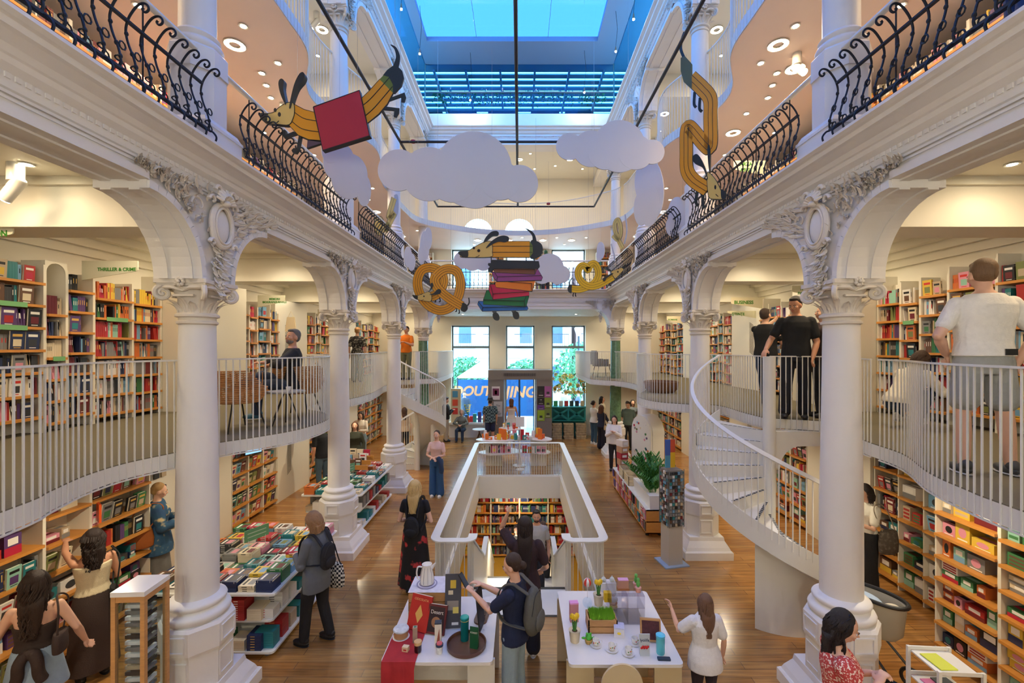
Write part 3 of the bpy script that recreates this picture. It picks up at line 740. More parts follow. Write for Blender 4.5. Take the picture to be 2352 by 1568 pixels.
def book_geo(mb,ci,k,tx):   # unit book: x -.5..+.5 thickness, y 0..1 depth (spine at y=0), z 0..1
    m=PM[ci]; a=acc_for(ci,k); e=.012/max(tx,.2)*.2+.06
    mb.box(-.5,-.5+e,0,1,0,1,m); mb.box(.5-e,.5,0,1,0,1,m); mb.box(-.5+e,.5-e,0,.05,0,1,m); mb.box(-.5+e,.5-e,.05,.97,.015,.985,PAGES)
    f=lambda x0,x1,z0,z1,mm:mb.add([(x0,-.004,z0),(x1,-.004,z0),(x1,-.004,z1),(x0,-.004,z1)],[(0,1,2,3)],mm)
    
    if k!=3: f(-.16,.16,.45,.78,a)
    f(-.5,.5,.12,.14,a)
    if k%2: f(-.5,.5,.88,.9,a)
    for sx in (-1,1):
        x=sx*.504; g=lambda y0,y1,z0,z1,mm:mb.add([(x,y0,z0),(x,y1,z0),(x,y1,z1),(x,y0,z1)],[(0,1,2,3)],mm)
        g(.15,.85,.70,.84,a); g(.2,.8,.18,.56,PM[(ci*7+k*3+5)%20]); g(.25,.75,.08,.12,a)
def box_geo(mb,ci,k,tx):    # unit gift box same frame
    m=PM[ci]; a=PM[(ci*5+k*7+3)%20]; mb.box(-.5,.5,0,1,0,1,m)
    f=lambda x0,x1,z0,z1,mm,y=-.004:mb.add([(x0,y,z0),(x1,y,z0),(x1,y,z1),(x0,y,z1)],[(0,1,2,3)],mm)
    if k%3==0: f(-.5,.5,.0,.42,a); f(-.3,.3,.5,.85,ACC[0])
    elif k%3==1:
        mb.add([(.28*cos(2*pi*j/14),-.005,.5+.3*sin(2*pi*j/14)) for j in range(14)],[tuple(range(14))],a); f(-.35,.35,.05,.13,ACC[0])
    else:
        for j in range(3): f(-.4,.4,.12+j*.28,.28+j*.28,a)
    mb.add([(-.5,.3,1.004),(.5,.3,1.004),(.5,.6,1.004),(-.5,.6,1.004)],[(0,1,2,3)],a)
PROTO={}
def add_item(kind,M,size,ci,k,desc,group):
    BOOKS.append((kind,M,size,ci,k,desc,group))
def flush_books(cap=300):
    def score(it):
        p=it[1].translation; 
        if p.y<1.2: return 0
        u=U0+p.x/p.y*F; v=V0-(p.z-ZC)/p.y*F
        if not(-10<u<2362 and -10<v<1578) or p.z<-.5: return 0
        s=sorted(it[2]); return s[1]*s[2]/p.y**2*(1 if s[0]>.0 else 1) if it[6].startswith('F') else s[2]*max(s[0],.02)/p.y**2
    for kind,label_cat,pl,nm in (('book','book','shelved_books','book'),('box','box','shelved_boxes','gift_box')):
        items=sorted([b for b in BOOKS if b[0]==kind],key=score,reverse=True)
        rest=MB()
        for n,(kd,M,size,ci,k,desc,group) in enumerate(items):
            if n<cap and score(items[n])>0:
                key=(kd,ci,k%4)
                if key not in PROTO:
                    mb=MB(); (book_geo if kd=='book' else box_geo)(mb,ci,k%4,size[0]); PROTO[key]=mb.mesh(nm)
                o=bpy.data.objects.new(nm,PROTO[key]); COL.objects.link(o)
                o.matrix_world=M@Matrix.Diagonal((*size,1)); o['label']=desc; o['category']=label_cat; o['group']=group[1:]
            else:
                rest.M=M@Matrix.Diagonal((*size,1)); rest.box(-.5,.5,0,1,0,1,PM[ci])
                a=acc_for(ci,k); f=-.006
                if kd=='book':
                    (rest.add([(-.15,f,.45),(.15,f,.45),(.15,f,.75),(-.15,f,.75)],[(0,1,2,3)],a) if k<2 else None)
                    if size[1]>.04 and group.startswith('F'):
                        for sx in (-.506,.506): rest.add([(sx,.15,.2),(sx,.85,.2),(sx,.85,.6),(sx,.15,.6)],[(0,1,2,3)],PM[(ci*7+k*3+5)%20])
                else: rest.add([(-.35,f,.2),(.35,f,.2),(.35,f,.75),(-.35,f,.75)],[(0,1,2,3)],PM[(ci*5+k*7+3)%20])
        if rest.v:
            rest.build(pl,None,'all the further '+('books standing and lying on shelves and tables' if kind=='book' else 'merchandise boxes on the ground floor shelves'),label_cat,kind='stuff')
rb=random.Random(11)
def ordn(i): return ORD[i] if i<12 else '%dth'%(i+1)
def fill_row(M,L,H,D,style,place,bias=None,lean=False):
    """fill a shelf board: M maps local (x along, y into shelf, z up); L length, H clear height, D depth"""
    x=.015; n=0
    while x<L-.03:
        r=rb.random(); k=rb.randrange(4)
        if style=='spine' or (style=='mixed' and r<.8):
            run=rb.randint(1,4) if rb.random()<.5 else 1
            ci=rb.choice(bias) if bias and rb.random()<.7 else rb.choice((0,0,1,1,1,9,9,2,3,3,4,5,6,7,8,8,10,11,12,13,14,15,15,16,17,17,18,19)); th=rb.uniform(.016,.038); h=min(H-.02,rb.uniform(.17,.235))
            for _ in range(run):
                if x+th>L-.01: break
                d=rb.uniform(.12,.16)
                T=M@Matrix.Translation((x+th/2,.03,0))
                if lean and rb.random()<.08: T=T@Matrix.Rotation(R(-8),4,'Y')
                add_item('book',T,(th*.94,d,h),ci,k,'%s upright book, %s along, %s'%(PAL[ci][0],ordn(n),place),'Sbooks on the '+place); n+=1; x+=th
        elif style in('mixed','face') :
            w=rb.uniform(.12,.16); h=min(H-.02,w*1.5)
            if x+w>L-.01: break
            ci=rb.choice(bias) if bias and rb.random()<.5 else rb.randrange(20); cnt=rb.randint(1,3)
            for j in range(cnt):
                T=M@Matrix.Translation((x+w,.02+.028*j+(.04 if style=='face' else 0),0))@Matrix.Rotation(R(10 if style=='face' else 3),4,'X')@Matrix.Rotation(R(90),4,'Z')@Matrix.Translation((.0,0,0))
                if j==0: add_item('book',T,(.024,w*.96,h),ci,k,'%s face-out book, %s along, %s'%(PAL[ci][0],ordn(n),place),'Fbooks on the '+place); n+=1
                elif style=='face': BOOKS.append(('book',T,(.024,w*.96,h),ci,k,'%s book behind, %s along, %s'%(PAL[ci][0],ordn(n-1),place),'Sbooks on the '+place))
            x+=w+.012
        elif style=='box':
            w=rb.uniform(.09,.26); h=min(H-.03,rb.uniform(.08,.22)); ci=rb.choice(bias) if bias and rb.random()<.75 else rb.randrange(20)
            if x+w>L-.01: break
            z=0; lv=0
            while z+h<H-.01 and lv<2:
                T=M@Matrix.Translation((x+w/2,.04+rb.uniform(0,.03),z))
                add_item('box',T,(w*.95,min(D-.06,.18),h),ci,k,'%s gift box, %s along%s, %s'%(PAL[ci][0],ordn(n),' upper' if lv else '',place),'Fboxes on the '+place)
                z+=h+.002; lv+=1
                if rb.random()<.4: break
                if rb.random()<.5: ci=rb.randrange(20); k=rb.randrange(4)
            n+=1; x+=w+rb.uniform(.005,.04)
        if rb.random()<.05 and style!='box': x+=rb.uniform(.02,.12)
ORDB=['bottom','second lowest','third','fourth','fifth','sixth','seventh','top']
GLAB=mat('shelf_label_green',(120,180,118),.5)
def case(s,xf,y0,y1,z0,z1,boards,style,label,short,bias=None,depth=.30,board_d=.03,arch=False,tilt=0,glabels=()):
    """bookcase against the outer wall on side s; front plane |x|=xf; runs y0..y1"""
    if s<0: B=Matrix.Translation((s*xf,y0,0))@Matrix.Rotation(R(90),4,'Z')    # local x->+y, local y-> -x (into wall)
    else: B=Matrix.Translation((s*xf,y1,0))@Matrix.Rotation(R(-90),4,'Z')
    L=y1-y0
    t=thing('bookcase',label,'bookcase',(0,0,0)); t.matrix_world=B
    for x in (0,L-.018):
        mb=MB(); mb.box(x,x+.018,0,depth,z0,z1,SHW); mb.build('side_panel',t)
    mb=MB(); mb.box(.018,L-.018,depth-.015,depth,z0,z1,SHW); mb.build('back_panel',t)
    if arch:
        mb=MB(); mb.M=XZ; r=(L-.036)/2; cx=L/2
        q=[(.018,z1-r-.02)]+[(cx-r*cos(R(a)),z1-.02-r+r*sin(R(a))) for a in range(0,181,12)]+[(L-.018,z1+.0),(.018,z1+.0)]
        mb.pz(q,-.02,0,SHW); mb.build('arched_head',t)
    for i,z in enumerate(boards):
        mb=MB(); mb.box(.018,L-.018,-board_d,depth-.015,z-.032,z,OAK); o=mb.build('shelf_board',t)
        if i in glabels:
            g=MB(); g.box(L*.25,L*.8,-board_d-.004,-board_d,z-.045,z+.012,GLAB); g.build('green_shelf_label',o,label='plain green shelf-edge label')
        zn=boards[i+1]-.035 if i+1<len(boards) else z+.30
        st=style[i] if isinstance(style,(list,tuple)) else style
        if st: fill_row(B@Matrix.Translation((.02,0,z+.001)),L-.04,zn-z,depth,st,'%s shelf of %s'%(ORDB[i] if i<len(boards)-1 else 'top',short),bias[i] if bias and isinstance(bias[0],(list,tuple)) else bias,lean=True)
    return t
DARK=[0,15,3,14,12,11,8]; RED=[2,6,19,4,1]; BLU=[3,13,5,1,8]; LIGHT=[1,9,17,10,8]; MIX=None
mzb=[2.76+.272*i for i in range(7)]
SP='spine'; MXD='mixed'
# --- mezzanine, first bay left ---
case(-1,5.85,3.3,4.4,MZ,4.75,[z+.08 for z in mzb],MXD,'white bookcase nearest the left edge on the left mezzanine','left-edge case',None)
case(-1,5.85,4.4,5.53,MZ,4.72,[z+.10 for z in mzb],MXD,'tall white bookcase left of the narrow arched one on the left mezzanine','case left of the arched one',[DARK,LIGHT,DARK,[0,3,2,4],[2,11,16,0],[0,12,15],[0,2,5,7,13]],glabels=(4,5))
case(-1,5.85,5.53,5.80,MZ,4.78,[z for z in mzb[:6]],SP,'narrow white bookcase with arched top on the left mezzanine','arched narrow left case',[LIGHT,DARK,DARK,[0,9],DARK,[17,9,12]],arch=True,glabels=(3,))
case(-1,5.85,5.80,6.17,MZ,4.70,[z+.06 for z in mzb],MXD,'white bookcase just right of the narrow arched one','case right of the arched one',[DARK,BLU,DARK,DARK,DARK,[5,11,0],[0,15]])
case(-1,5.85,6.17,6.79,MZ,4.66,mzb,SP,'white bookcase with red and orange books under the THRILLER sign','thriller case',[LIGHT,LIGHT,[8,1,3],[2,0,13,8],[2,1,19],[7,0,6],[2,6,4]],glabels=(5,))
case(-1,5.85,6.79,7.33,MZ,4.58,[z-.02 for z in mzb],SP,'white bookcase with yellow books at the end of the first left mezzanine bay','yellow-topped case',[DARK,[2,7,4,0],[12,14,8],[8,6,12],[6,2,13],[6,4,13,3],[4,8]])
# --- mezzanine, first bay right ---
case(1,5.85,6.89,7.33,MZ,4.72,mzb,SP,'white bookcase with pastel and dark spines beside the nearest right pier','pastel right case',[LIGHT,DARK,BLU,[12,8,5],[2,6,14],[8,6,12],[18,8,0]])
case(1,5.85,6.55,6.89,MZ,4.70,[z-.03 for z in mzb],MXD,'narrow half-empty white bookcase on the right mezzanine','half-empty right case',[LIGHT,None and 0 or LIGHT,[5,3,16],[0,2],[1],[1,9],[1]],glabels=(5,))
case(1,5.85,6.12,6.55,MZ,4.72,[z+.05 for z in mzb],MXD,'white bookcase with blue and yellow books left of the man in shorts','blue-yellow right case',[[2,3],[11,3,2],BLU,[7,5,8],[10,3,6],[13,1],[9,4,13]])
case(1,5.85,5.50,6.12,MZ,4.80,[z+.09 for z in mzb],MXD,'white bookcase with red books behind the man in shorts','red-book right case',[RED,[2,3,4],[2,13,5],[6,1],[2,0],[2,5],[10,6,3]])
case(1,5.85,4.6,5.50,MZ,4.85,[z+.10 for z in mzb],MXD,'white bookcase with bright books right of the man in shorts','bright right case',[RED,[4,6,2],[2,6],[1,13],[1,2,6],[2,6,11,5],[4,16,2,0]])
case(1,5.85,3.3,4.6,MZ,4.80,[z+.10 for z in mzb],SP,'white bookcase at the right edge of the right mezzanine','right-edge case',None)
# --- further mezzanine bays ---
WB=['second','third','fourth']
for s in (-1,1):
    sn=side[s] if 'side' in globals() else {-1:'left',1:'right'}[s]
    for bi,(a,b) in enumerate(((8.97,10.63),(12.27,14.23),(15.92,18.8))):
        ws=[.5,.3,.5,.36] if bi!=1 else [.6,.34,.6,.42]
        if bi==2: ws=[.7,.7,.7,.7]
        y=a
        for k,w in enumerate(ws):
            if y+w>b+.02: break
            case(s,5.85 if bi else 5.7,y,y+w,MZ,4.5+.1*((k*7+bi)%3),[z-.04*((k+bi)%2) for z in mzb],SP if k%2 else MXD,'white %s bookcase in the %s bay of the %s mezzanine'%(('nearest','second','third','farthest')[k],WB[bi],sn),'%s case, %s bay, %s mezzanine'%(('first','second','third','last')[k],WB[bi],sn),[DARK,RED,BLU,None or [1,2,3,4,5]][(k+bi)%4])
            y+=w
# --- ground floor ---
gb=[.12+.33*i for i in range(7)]
case(-1,5.35,3.2,4.3,0,2.4,gb,['box','face','face','box',MXD,'face',SP],'white ground-floor bookcase at the left edge behind the two young women','ground case at left edge')
case(-1,5.35,4.3,5.05,0,2.4,[z+.05 for z in gb],['face','box','face',MXD,'box','face',SP],'white ground-floor case reached into by the woman in the brown skirt','ground case by brown skirt')
case(-1,5.35,5.05,5.6,0,2.4,gb,['face','box','box','face','box','box','face'],'white ground-floor case with mugs and boxes at its middle','ground mug case',[1,9,17])
case(-1,5.35,5.6,6.5,0,2.4,gb,['face','box','box',MXD,'face','face','face'],'white ground-floor case with pink notebooks left of the orange bag','ground notebook case',[10,15,0,7,2])
# peg wall with hanging accessories
for bi,(a,b) in enumerate(((8.97,10.63),(12.27,14.23),(15.92,18.8))):
    for s in (-1,1):
        n_=3 if bi<2 else 4; w=(b-a)/n_
        for k in range(n_):
            case(s,5.75,a+k*w,a+(k+1)*w,0,2.4,gb,(['face']*7 if s<0 else ['box','face',MXD,SP,'face','box','face']),'white %s bookcase in the %s bay of the %s ground floor'%(('nearest','second','third','farthest')[k],WB[bi],{-1:'left',1:'right'}[s]),'%s case, %s bay, %s ground'%(('first','second','third','last')[k],WB[bi],{-1:'left',1:'right'}[s]),None)
GB2=[10,7,6,4,2,1,18,0,9]
case(1,5.8,6.85,7.33,0,2.4,gb,['box','face','box',MXD,'face','box','face'],'white ground-floor case beside the woman with the snakeskin bag','ground case by snakeskin bag')
case(1,5.78,6.4,6.85,0,2.4,gb,'box','white ground-floor case with small toys right of the snakeskin bag','ground toy case',[1,7,4,13])
case(1,5.76,5.47,6.4,0,2.4,gb,['box','box','box','face','box','box','box'],'white ground-floor case with tea tins on the right','ground tea tin case',[1,9,7,13])
case(1,5.05,4.72,5.45,0,2.4,[z*.8+.05 for z in gb],'box','protruding white case with gift boxes on the lower right','left gift case',GB2)
case(1,5.05,3.95,4.72,0,2.4,[z*.8+.02 for z in gb],'box','protruding white case full of coloured mug boxes on the lower right','middle gift case',GB2)
case(1,5.05,3.2,3.95,0,2.4,[z*.8+.02 for z in gb],'box','protruding white case at the right edge of the photo','right-edge gift case',GB2)
# --- upper gallery shelves ---
ub=[5.75+.3*i for i in range(6)]
for s in (-1,1):
    for k,(a,b) in enumerate(((2.6,3.9),(3.9,5.2),(5.2,6.5),(6.5,7.8),(7.8,9.1),(9.1,10.4),(10.4,11.7),(11.7,13.0),(13.0,14.3),(14.3,15.6),(15.6,16.9),(16.9,18.2))):
        case(s,5.2 if k<6 else 5.6,a,b,5.635,7.5,ub,SP,'white bookcase seen through the iron railing, %s along the %s upper gallery'%(ORD[k],{-1:'left',1:'right'}[s]),'%s upper %s gallery case'%(ORD[k],{-1:'left',1:'right'}[s]),[MIX or [2,4,6,5,1,0],DARK,LIGHT][k%3])
# end-gallery cases between windows
for x,l in ((-3.9,'left of the left upper window'),(-.95,'between the left and middle upper windows'),(.95,'between the middle and right upper windows'),(3.5,'right of the right upper window')):
    t=thing('bookcase','dark book-filled shelf '+l,'bookcase',(x,18.5,5.635))
    for q in (-.32,.3):
        mb=MB(); mb.box(q,q+.02,0,.3,0,2.0,SHW); mb.build('side_panel',t)
    for i in range(6):
        mb=MB(); mb.box(-.3,.3,0,.3,.1+.33*i,.13+.33*i,OAK); mb.build('shelf_board',t)
        fill_row(Matrix.Translation((x-.29,18.5,5.766+.33*i)),.58,.3,.28,SP,'%s shelf %s'%(ORDB[i],l.replace('upper ','')))
# basement shelves
for k in range(8):
    x=-3.6+.9*k
    t=thing('bookcase','basement bookcase seen through the stair opening, %s from the left'%ORD[k],'bookcase',(x,14.1,-2.9))
    for q in (0,.88):
        mb=MB(); mb.box(q,q+.02,0,.3,0,2.3,SHW); mb.build('side_panel',t)
    for i in range(7):
        mb=MB(); mb.box(.02,.88,-.02,.3,.06+.33*i,.09+.33*i,OAK); mb.build('shelf_board',t)
        fill_row(Matrix.Translation((x+.03,14.1,-2.9+.095+.33*i)),.85,.3,.28,SP,'%s shelf of basement case %s'%(ORDB[i],ORD[k]),[DARK,[7,3,8],RED][k%3])
# ================= BOOK TABLES =================
def book_table(label,short,x0,x1,y0,y1,h,rows,cols):
    t=thing('book_table',label,'table',((x0+x1)/2,(y0+y1)/2,0)); cx,cy=(x0+x1)/2,(y0+y1)/2; a,b=(x1-x0)/2,(y1-y0)/2
    for z,nm,q in ((h,'table_top',0),(.46,'shelf',.06),(.1,'bottom_shelf',.03)):
        mb=MB(); mb.rbox(-a+q,a-q,-b+q,b-q,z-.025,z,STEEL,.05); mb.build(nm,t)
    for p in (-b*.45,b*.45):
        mb=MB(); mb.box(-a*.62,a*.62,p-.012,p+.012,.1,h-.025,STEEL); mb.build('divider_panel',t)
    for sx in (-1,1):
        for sy in (-1,1):
            mb=MB(); mb.lathe([(.03,0),(.035,.015),(.035,.05),(.015,.06),(.012,.076)],mat('caster_grey',(90,90,92),.5),10,c=(sx*a*.8,sy*b*.85,0)); mb.build('caster',t)
    dx=(x1-x0-.08)/cols; dy=(y1-y0-.06)/rows
    for r in range(rows):
        for c in range(cols):
            n=rb.choice((2,3,4,5,6)) if r or c else 6
            ci=rb.choice((1,1,9,9,1,3,13,7,10,4,2,6,5,17,17,1,8,0)); k=rb.randrange(4); z=h
            w,d=dx*.9,dy*.88
            for j in range(n):
                th=rb.uniform(.02,.032)
                if rb.random()<.12: ci=rb.randrange(20)
                T=Matrix.Translation((x0+.04+dx*(c+.5)-0,y0+.03+dy*(r+.04)+rb.uniform(0,.008),z+th/2))@Matrix.Rotation(R(rb.uniform(-2,2)),4,'Z')@Matrix.Rotation(R(-90),4,'Y')@Matrix.Translation((0,0,-w/2))
                lv='topmost' if j==n-1 else ('lowest' if j==0 else ordn(j)+' up')
                add_item('book',T,(th*.95,d,w),ci,k,'%s book, %s in pile %s of row %s, %s'%(PAL[ci][0],lv,['one','two','three','four','five','six','seven','eight','nine','ten'][c],['one','two','three','four','five','six','seven','eight','nine','ten','eleven','twelve'][r],short),('F' if j==n-1 else 'S')+'books lying on the '+short)
                z+=th
    # piles on the lower shelves, along both long sides and the front
    for z0,zn in ((.46,h-.03),(.1,.42)):
        m=int((y1-y0)/.21)
        for i in range(m):
            for sx in (-1,1):
                n=rb.randint(3,7); z=z0; ci=rb.choice((1,9,1,3,5,2,17,8)); k=rb.randrange(4)
                xx=(x1-.17) if sx>0 else (x0+.17)
                for j in range(n):
                    th=rb.uniform(.024,.034)
                    if z+th>zn: break
                    T=Matrix.Translation((xx,y0+.1+i*.21,z+th/2))@Matrix.Rotation(R(-90),4,'Y')@Matrix.Translation((0,0,-.1))
                    add_item('book',T,(th*.95,.15,.22),ci,k,'%s book, %s up, side pile %s under %s'%(PAL[ci][0],ordn(j),ordn(i),short+(' right side' if sx>0 else ' left side'))+(' upper shelf' if z0>.3 else ''),'Sbooks lying under the '+short); z+=th
        for i in range(int((x1-x0-.3)/.2)):
            n=rb.randint(4,9); z=z0; ci=rb.choice((1,2,3,7,9,10,14)); k=rb.randrange(4)
            for j in range(n):
                th=rb.uniform(.024,.034)
                if z+th>zn: break
                T=Matrix.Translation((x0+.3+i*.2,y0+.05,z+th/2))@Matrix.Rotation(R(-90),4,'Y')@Matrix.Translation((0,0,-.085))
                add_item('book',T,(th*.95,.2,.17),ci,k,'%s book, %s up, front pile %s, %s shelf of %s'%(PAL[ci][0],ordn(j),ordn(i),'upper' if z0>.3 else 'lower',short),'Sbooks on the shelves of the '+short); z+=th
    return t
book_table('white book table in front of the nearest left column, heaped with coloured paperbacks','near left book table',-4.45,-2.88,5.27,7.13,.80,8,7)
book_table('white book table beyond the second left column, heaped with books','far left book table',-4.3,-3.1,8.8,11.1,.80,9,5)
# leaning magazine rack on the far table
t=thing('book_stand','wooden slanted stand of upright books on the far left book table','stand',(-3.75,10.2,1.0))
for k in range(3):
    mb=MB(); mb.box(-.4,.4,-.3+.2*k,-.28+.2*k,-.0+.06*k,.1+.06*k,OAK); mb.build('ledge',t)
    fill_row(Matrix.Translation((-4.12,9.93+.2*k,1.02+.06*k))@Matrix.Rotation(R(-14),4,'X'),.76,.26,.05,'face','book stand ledge %s'%ordn(k),[1,9,12,13])
def table_sign(x,y,z,rz,l):
    t=thing('table_sign',l,'sign',(x,y,z),rz)
    mb=MB(); mb.box(-.17,.17,-.004,.004,.22,.38,mat('sign_green',(110,168,124),.6)); mb.build('panel',t)
    mb=MB()
    for zz in (.27,.32): mb.box(-.13,.13,-.006,-.004,zz,zz+.012,mat('sign_text_pale',(190,214,190),.6))
    mb.build('lettering',t)
    for q in (-.12,.12):
        mb=MB(); mb.tube([(q,0,0),(q,0,.24)],.005,STEEL,6); mb.build('post',t)
table_sign(-3.63,6.2,.84,R(62),'green sign panel on two posts above the near left book table')
table_sign(-3.55,9.3,.9,R(62),'green sign panel on two posts above the far left book table')
# ================= HANGING SIGNS =================
TRZ=ZC+4.4
class Board:
    def __init__(s,name,label,cat,uc,vc,d,phi=0,group=None):
        s.O=W(uc,vc,d); s.ph=R(phi); s.t=thing(name,label,cat,s.O,s.ph,group); s.k=0; s.top=[]
        s.tf=(0,0,1)
    def crop(s,ox,oy,sc): s.tf=(ox,oy,sc); return s
    def L(s,p):
        u=s.tf[0]+p[0]/s.tf[2]; v=s.tf[1]+p[1]/s.tf[2]; rx=(u-U0)/F; rz=(V0-v)/F; tn=math.tan(s.ph)
        q=(s.O.y-tn*s.O.x)/(1-tn*rx); return ((q*rx-s.O.x)/cos(s.ph), q*rz-(s.O.z-ZC))
    def poly(s,pts,m,name,outline=0,smooth=True):
        pts=[s.L(p) for p in pts]
        if smooth: pts=[(p.x,p.y) for p in spline([(a,b,0) for a,b in pts],4,closed=True)]
        s.k+=1; mb=MB(); mb.M=XZ; c=.006+.0012*s.k; mb.pz(pts,-c,c,m); mb.build(name,s.t); s.top+=pts
        if outline: s.ribbon(pts+[pts[0]],outline/s.tf[2]*s.O.y/F,BLK,name+'_outline')
    def ribbon(s,pts,w,m,name,off=0):
        s.k+=1; c=.006+.0012*s.k; n=len(pts); vs=[]
        for i,p in enumerate(pts):
            a=pts[max(i-1,0)]; b=pts[min(i+1,n-1)]; dx,dy=b[0]-a[0],b[1]-a[1]; l=math.hypot(dx,dy) or 1; nx,ny=-dy/l,dx/l
            vs+= [(p[0]+nx*(off+w/2),p[1]+ny*(off+w/2),c),(p[0]+nx*(off-w/2),p[1]+ny*(off-w/2),c)]
            vs+= [(vs[-2][0],vs[-2][1],-c),(vs[-1][0],vs[-1][1],-c)]
        fs=[]
        for i in range(n-1):
            a=i*4; fs+= [(a,a+1,a+5,a+4),(a+2,a+6,a+7,a+3),(a,a+4,a+6,a+2),(a+1,a+3,a+7,a+5)]
        fs+= [(0,2,3,1),(n*4-4,n*4-3,n*4-1,n*4-2)]
        mb=MB(); mb.M=XZ; mb.add(vs,fs,m); mb.build(name,s.t)
    def line(s,pts,w,name='ink_line',m=None):
        pts=[s.L(p) for p in pts]; pts=[(p.x,p.y) for p in spline([(a,b,0) for a,b in pts],5)]
        s.ribbon(pts,w/s.tf[2]*s.O.y/F,m or BLK,name)
    def dot(s,c,rx,ry,m,name='eye',n=18): s.poly([(c[0]+rx*cos(2*pi*k/n),c[1]+ry*sin(2*pi*k/n)) for k in range(n)],m,name,smooth=False)
    def rope(s,pts,w,m,lines=2,name='body',split=()):
        P=[s.L(p) for p in pts]; P=[(p.x,p.y) for p in spline([(a,b,0) for a,b in P],8)]; k=s.O.y/F/s.tf[2]; lw=min(8,w*.035); ow=2*lw
        cu=[0]+[int(len(P)*q) for q in split]+[len(P)-1]; parts=[P[a:b+1] for a,b in zip(cu,cu[1:])]
        for Q in parts:
            s.ribbon(Q,(w+ow)*k,BLK,name+'_outline'); s.ribbon(Q,w*k,m,name)
            for j in range(lines):
                s.ribbon(Q,lw*k,BLK,'ink_line',off=w*k*((j+1)/(lines+1)-.5))
        s.top+=P
    def wires(s,xs,zt=TRZ):
        for x in xs:
            x=s.L((x,0))[0]; near=[p for p in s.top if abs(p[0]-x)<.08] or s.top; z=max(p[1] for p in near)-.01
            mb=MB(); mb.tube([(x,0,z),(x,0,zt-s.O.z)],.0015,mat('wire_grey',(150,155,160),.4),4); mb.build('hanging_wire',s.t)
OR=mat('sign_orange',(222,150,12),.5); TAN=mat('sign_tan',(214,182,100),.5); OLV=mat('sign_olive',(104,120,40),.5); INK=mat('sign_ink',(34,40,38),.5); YEL=mat('sign_yellow',(226,182,20),.5)
b=Board('pencil_dog_sign','hanging flat sign of a flying pencil dachshund wearing a red square cape','hanging sign',765,225,5.4).crop(580,90,5.808)
b.poly([(1840,75),(1910,105),(1955,180),(1968,260),(1940,390),(1870,390),(1905,290),(1915,220),(1890,130)],INK,'tail')
b.poly([(1800,800),(2030,715),(2050,780),(2030,845),(1985,840),(1985,775),(1800,840)],INK,'leg',smooth=False)
b.poly([(1720,895),(1960,925),(1955,990),(1920,1045),(1885,1035),(1895,955),(1720,945)],INK,'leg',smooth=False)
b.poly([(1462,790),(1570,685),(1700,540),(1800,600),(1880,720),(1800,870),(1690,1000),(1535,1125)],OR,'body',7,smooth=False)
b.poly([(1700,543),(1750,490),(1840,500),(1885,610),(1878,725)],OLV,'painted_band',smooth=False)
b.poly([(1745,490),(1800,420),(1870,368),(1940,370),(2000,430),(2022,520),(1990,630),(1900,725),(1878,725),(1875,610),(1820,510)],INK,'rump',smooth=False)
b.line([(1485,885),(1600,780),(1830,520)],9); b.line([(1515,1025),(1640,910),(1870,640)],9)
b.poly([(750,1350),(735,1460),(950,1390)],mat('sign_plum',(92,72,84),.5),'cape_underside',8,smooth=False)
b.poly([(560,1240),(450,1285),(455,1225),(430,1212),(412,1240),(412,1300),(440,1322),(610,1270)],INK,'leg',smooth=False)
b.poly([(630,1280),(600,1465),(560,1460),(530,1490),(545,1520),(590,1530),(625,1480),(665,1280)],INK,'leg',smooth=False)
b.poly([(560,875),(700,950),(850,990),(930,1360),(760,1350),(620,1290),(500,1160),(560,1050)],OR,'body',8,smooth=False)
b.line([(575,990),(700,1070),(880,1105)],9); b.line([(545,1115),(680,1210),(900,1250)],9)
b.poly([(120,1010),(210,1008),(300,988),(370,925),(440,880),(520,855),(565,880),(575,980),(555,1070),(500,1155),(350,1148),(180,1118)],TAN,'head',8)
b.poly([(105,1008),(160,1006),(222,1010),(215,1060),(190,1122),(130,1080)],INK,'nose')
b.dot((375,1020),20,30,BLK); b.dot((320,962),18,26,BLK); b.line([(315,1135),(345,1128),(368,1105)],8,'mouth')
b.poly([(455,890),(395,760),(367,640),(372,575),(402,548),(437,575),(430,680),(462,850)],INK,'ear')
b.poly([(508,930),(535,780),(580,610),(640,490),(690,462),(714,505),(690,575),(620,660),(565,790),(528,925)],INK,'ear')
b.poly([(830,925),(1440,705),(1575,1305),(955,1500)],mat('sign_red',(176,40,56),.5),'red_cape',14,smooth=False); b.wires([600,1400,1900])
b=Board('pencil_dog_sign','hanging flat sign of a pencil dachshund standing on a tall stack of coloured books','hanging sign',1150,630,8.6).crop(1040,510,6.818)
b.poly([(1130,95),(1220,130),(1285,200),(1310,310),(1255,310),(1245,220),(1195,150)],INK,'tail')
for x in (595,702,1142,1270): b.poly([(x,540),(x+16,540),(x+16,640 if x>600 else 780),(x,640 if x>600 else 780)],INK,'leg',smooth=False)
b.poly([(1220,300),(1320,300),(1390,350),(1410,430),(1390,510),(1330,558),(1210,558)],INK,'rump')
b.poly([(600,302),(1205,302),(1205,555),(585,552),(622,470),(622,370)],OR,'body',8,smooth=False)
b.poly([(1205,302),(1250,370),(1255,480),(1205,555)],OLV,'painted_band',smooth=False)
b.line([(622,380),(1250,380)],9); b.line([(622,475),(1250,475)],9)
b.poly([(90,470),(240,450),(330,400),(470,325),(590,300),(620,370),(620,470),(585,550),(160,550),(120,520)],TAN,'head',8)
b.poly([(88,470),(170,462),(238,455),(236,550),(160,550),(110,515)],INK,'nose')
b.dot((408,450),24,24,BLK); b.dot((332,408),20,20,BLK); b.line([(360,550),(395,540),(420,520)],8,'mouth')
b.poly([(480,330),(520,240),(600,160),(680,142),(720,170),(700,215),(620,225),(540,290)],INK,'ear')
b.poly([(525,400),(600,310),(700,240),(790,215),(870,235),(878,285),(820,318),(720,312),(620,350),(540,405)],INK,'ear')
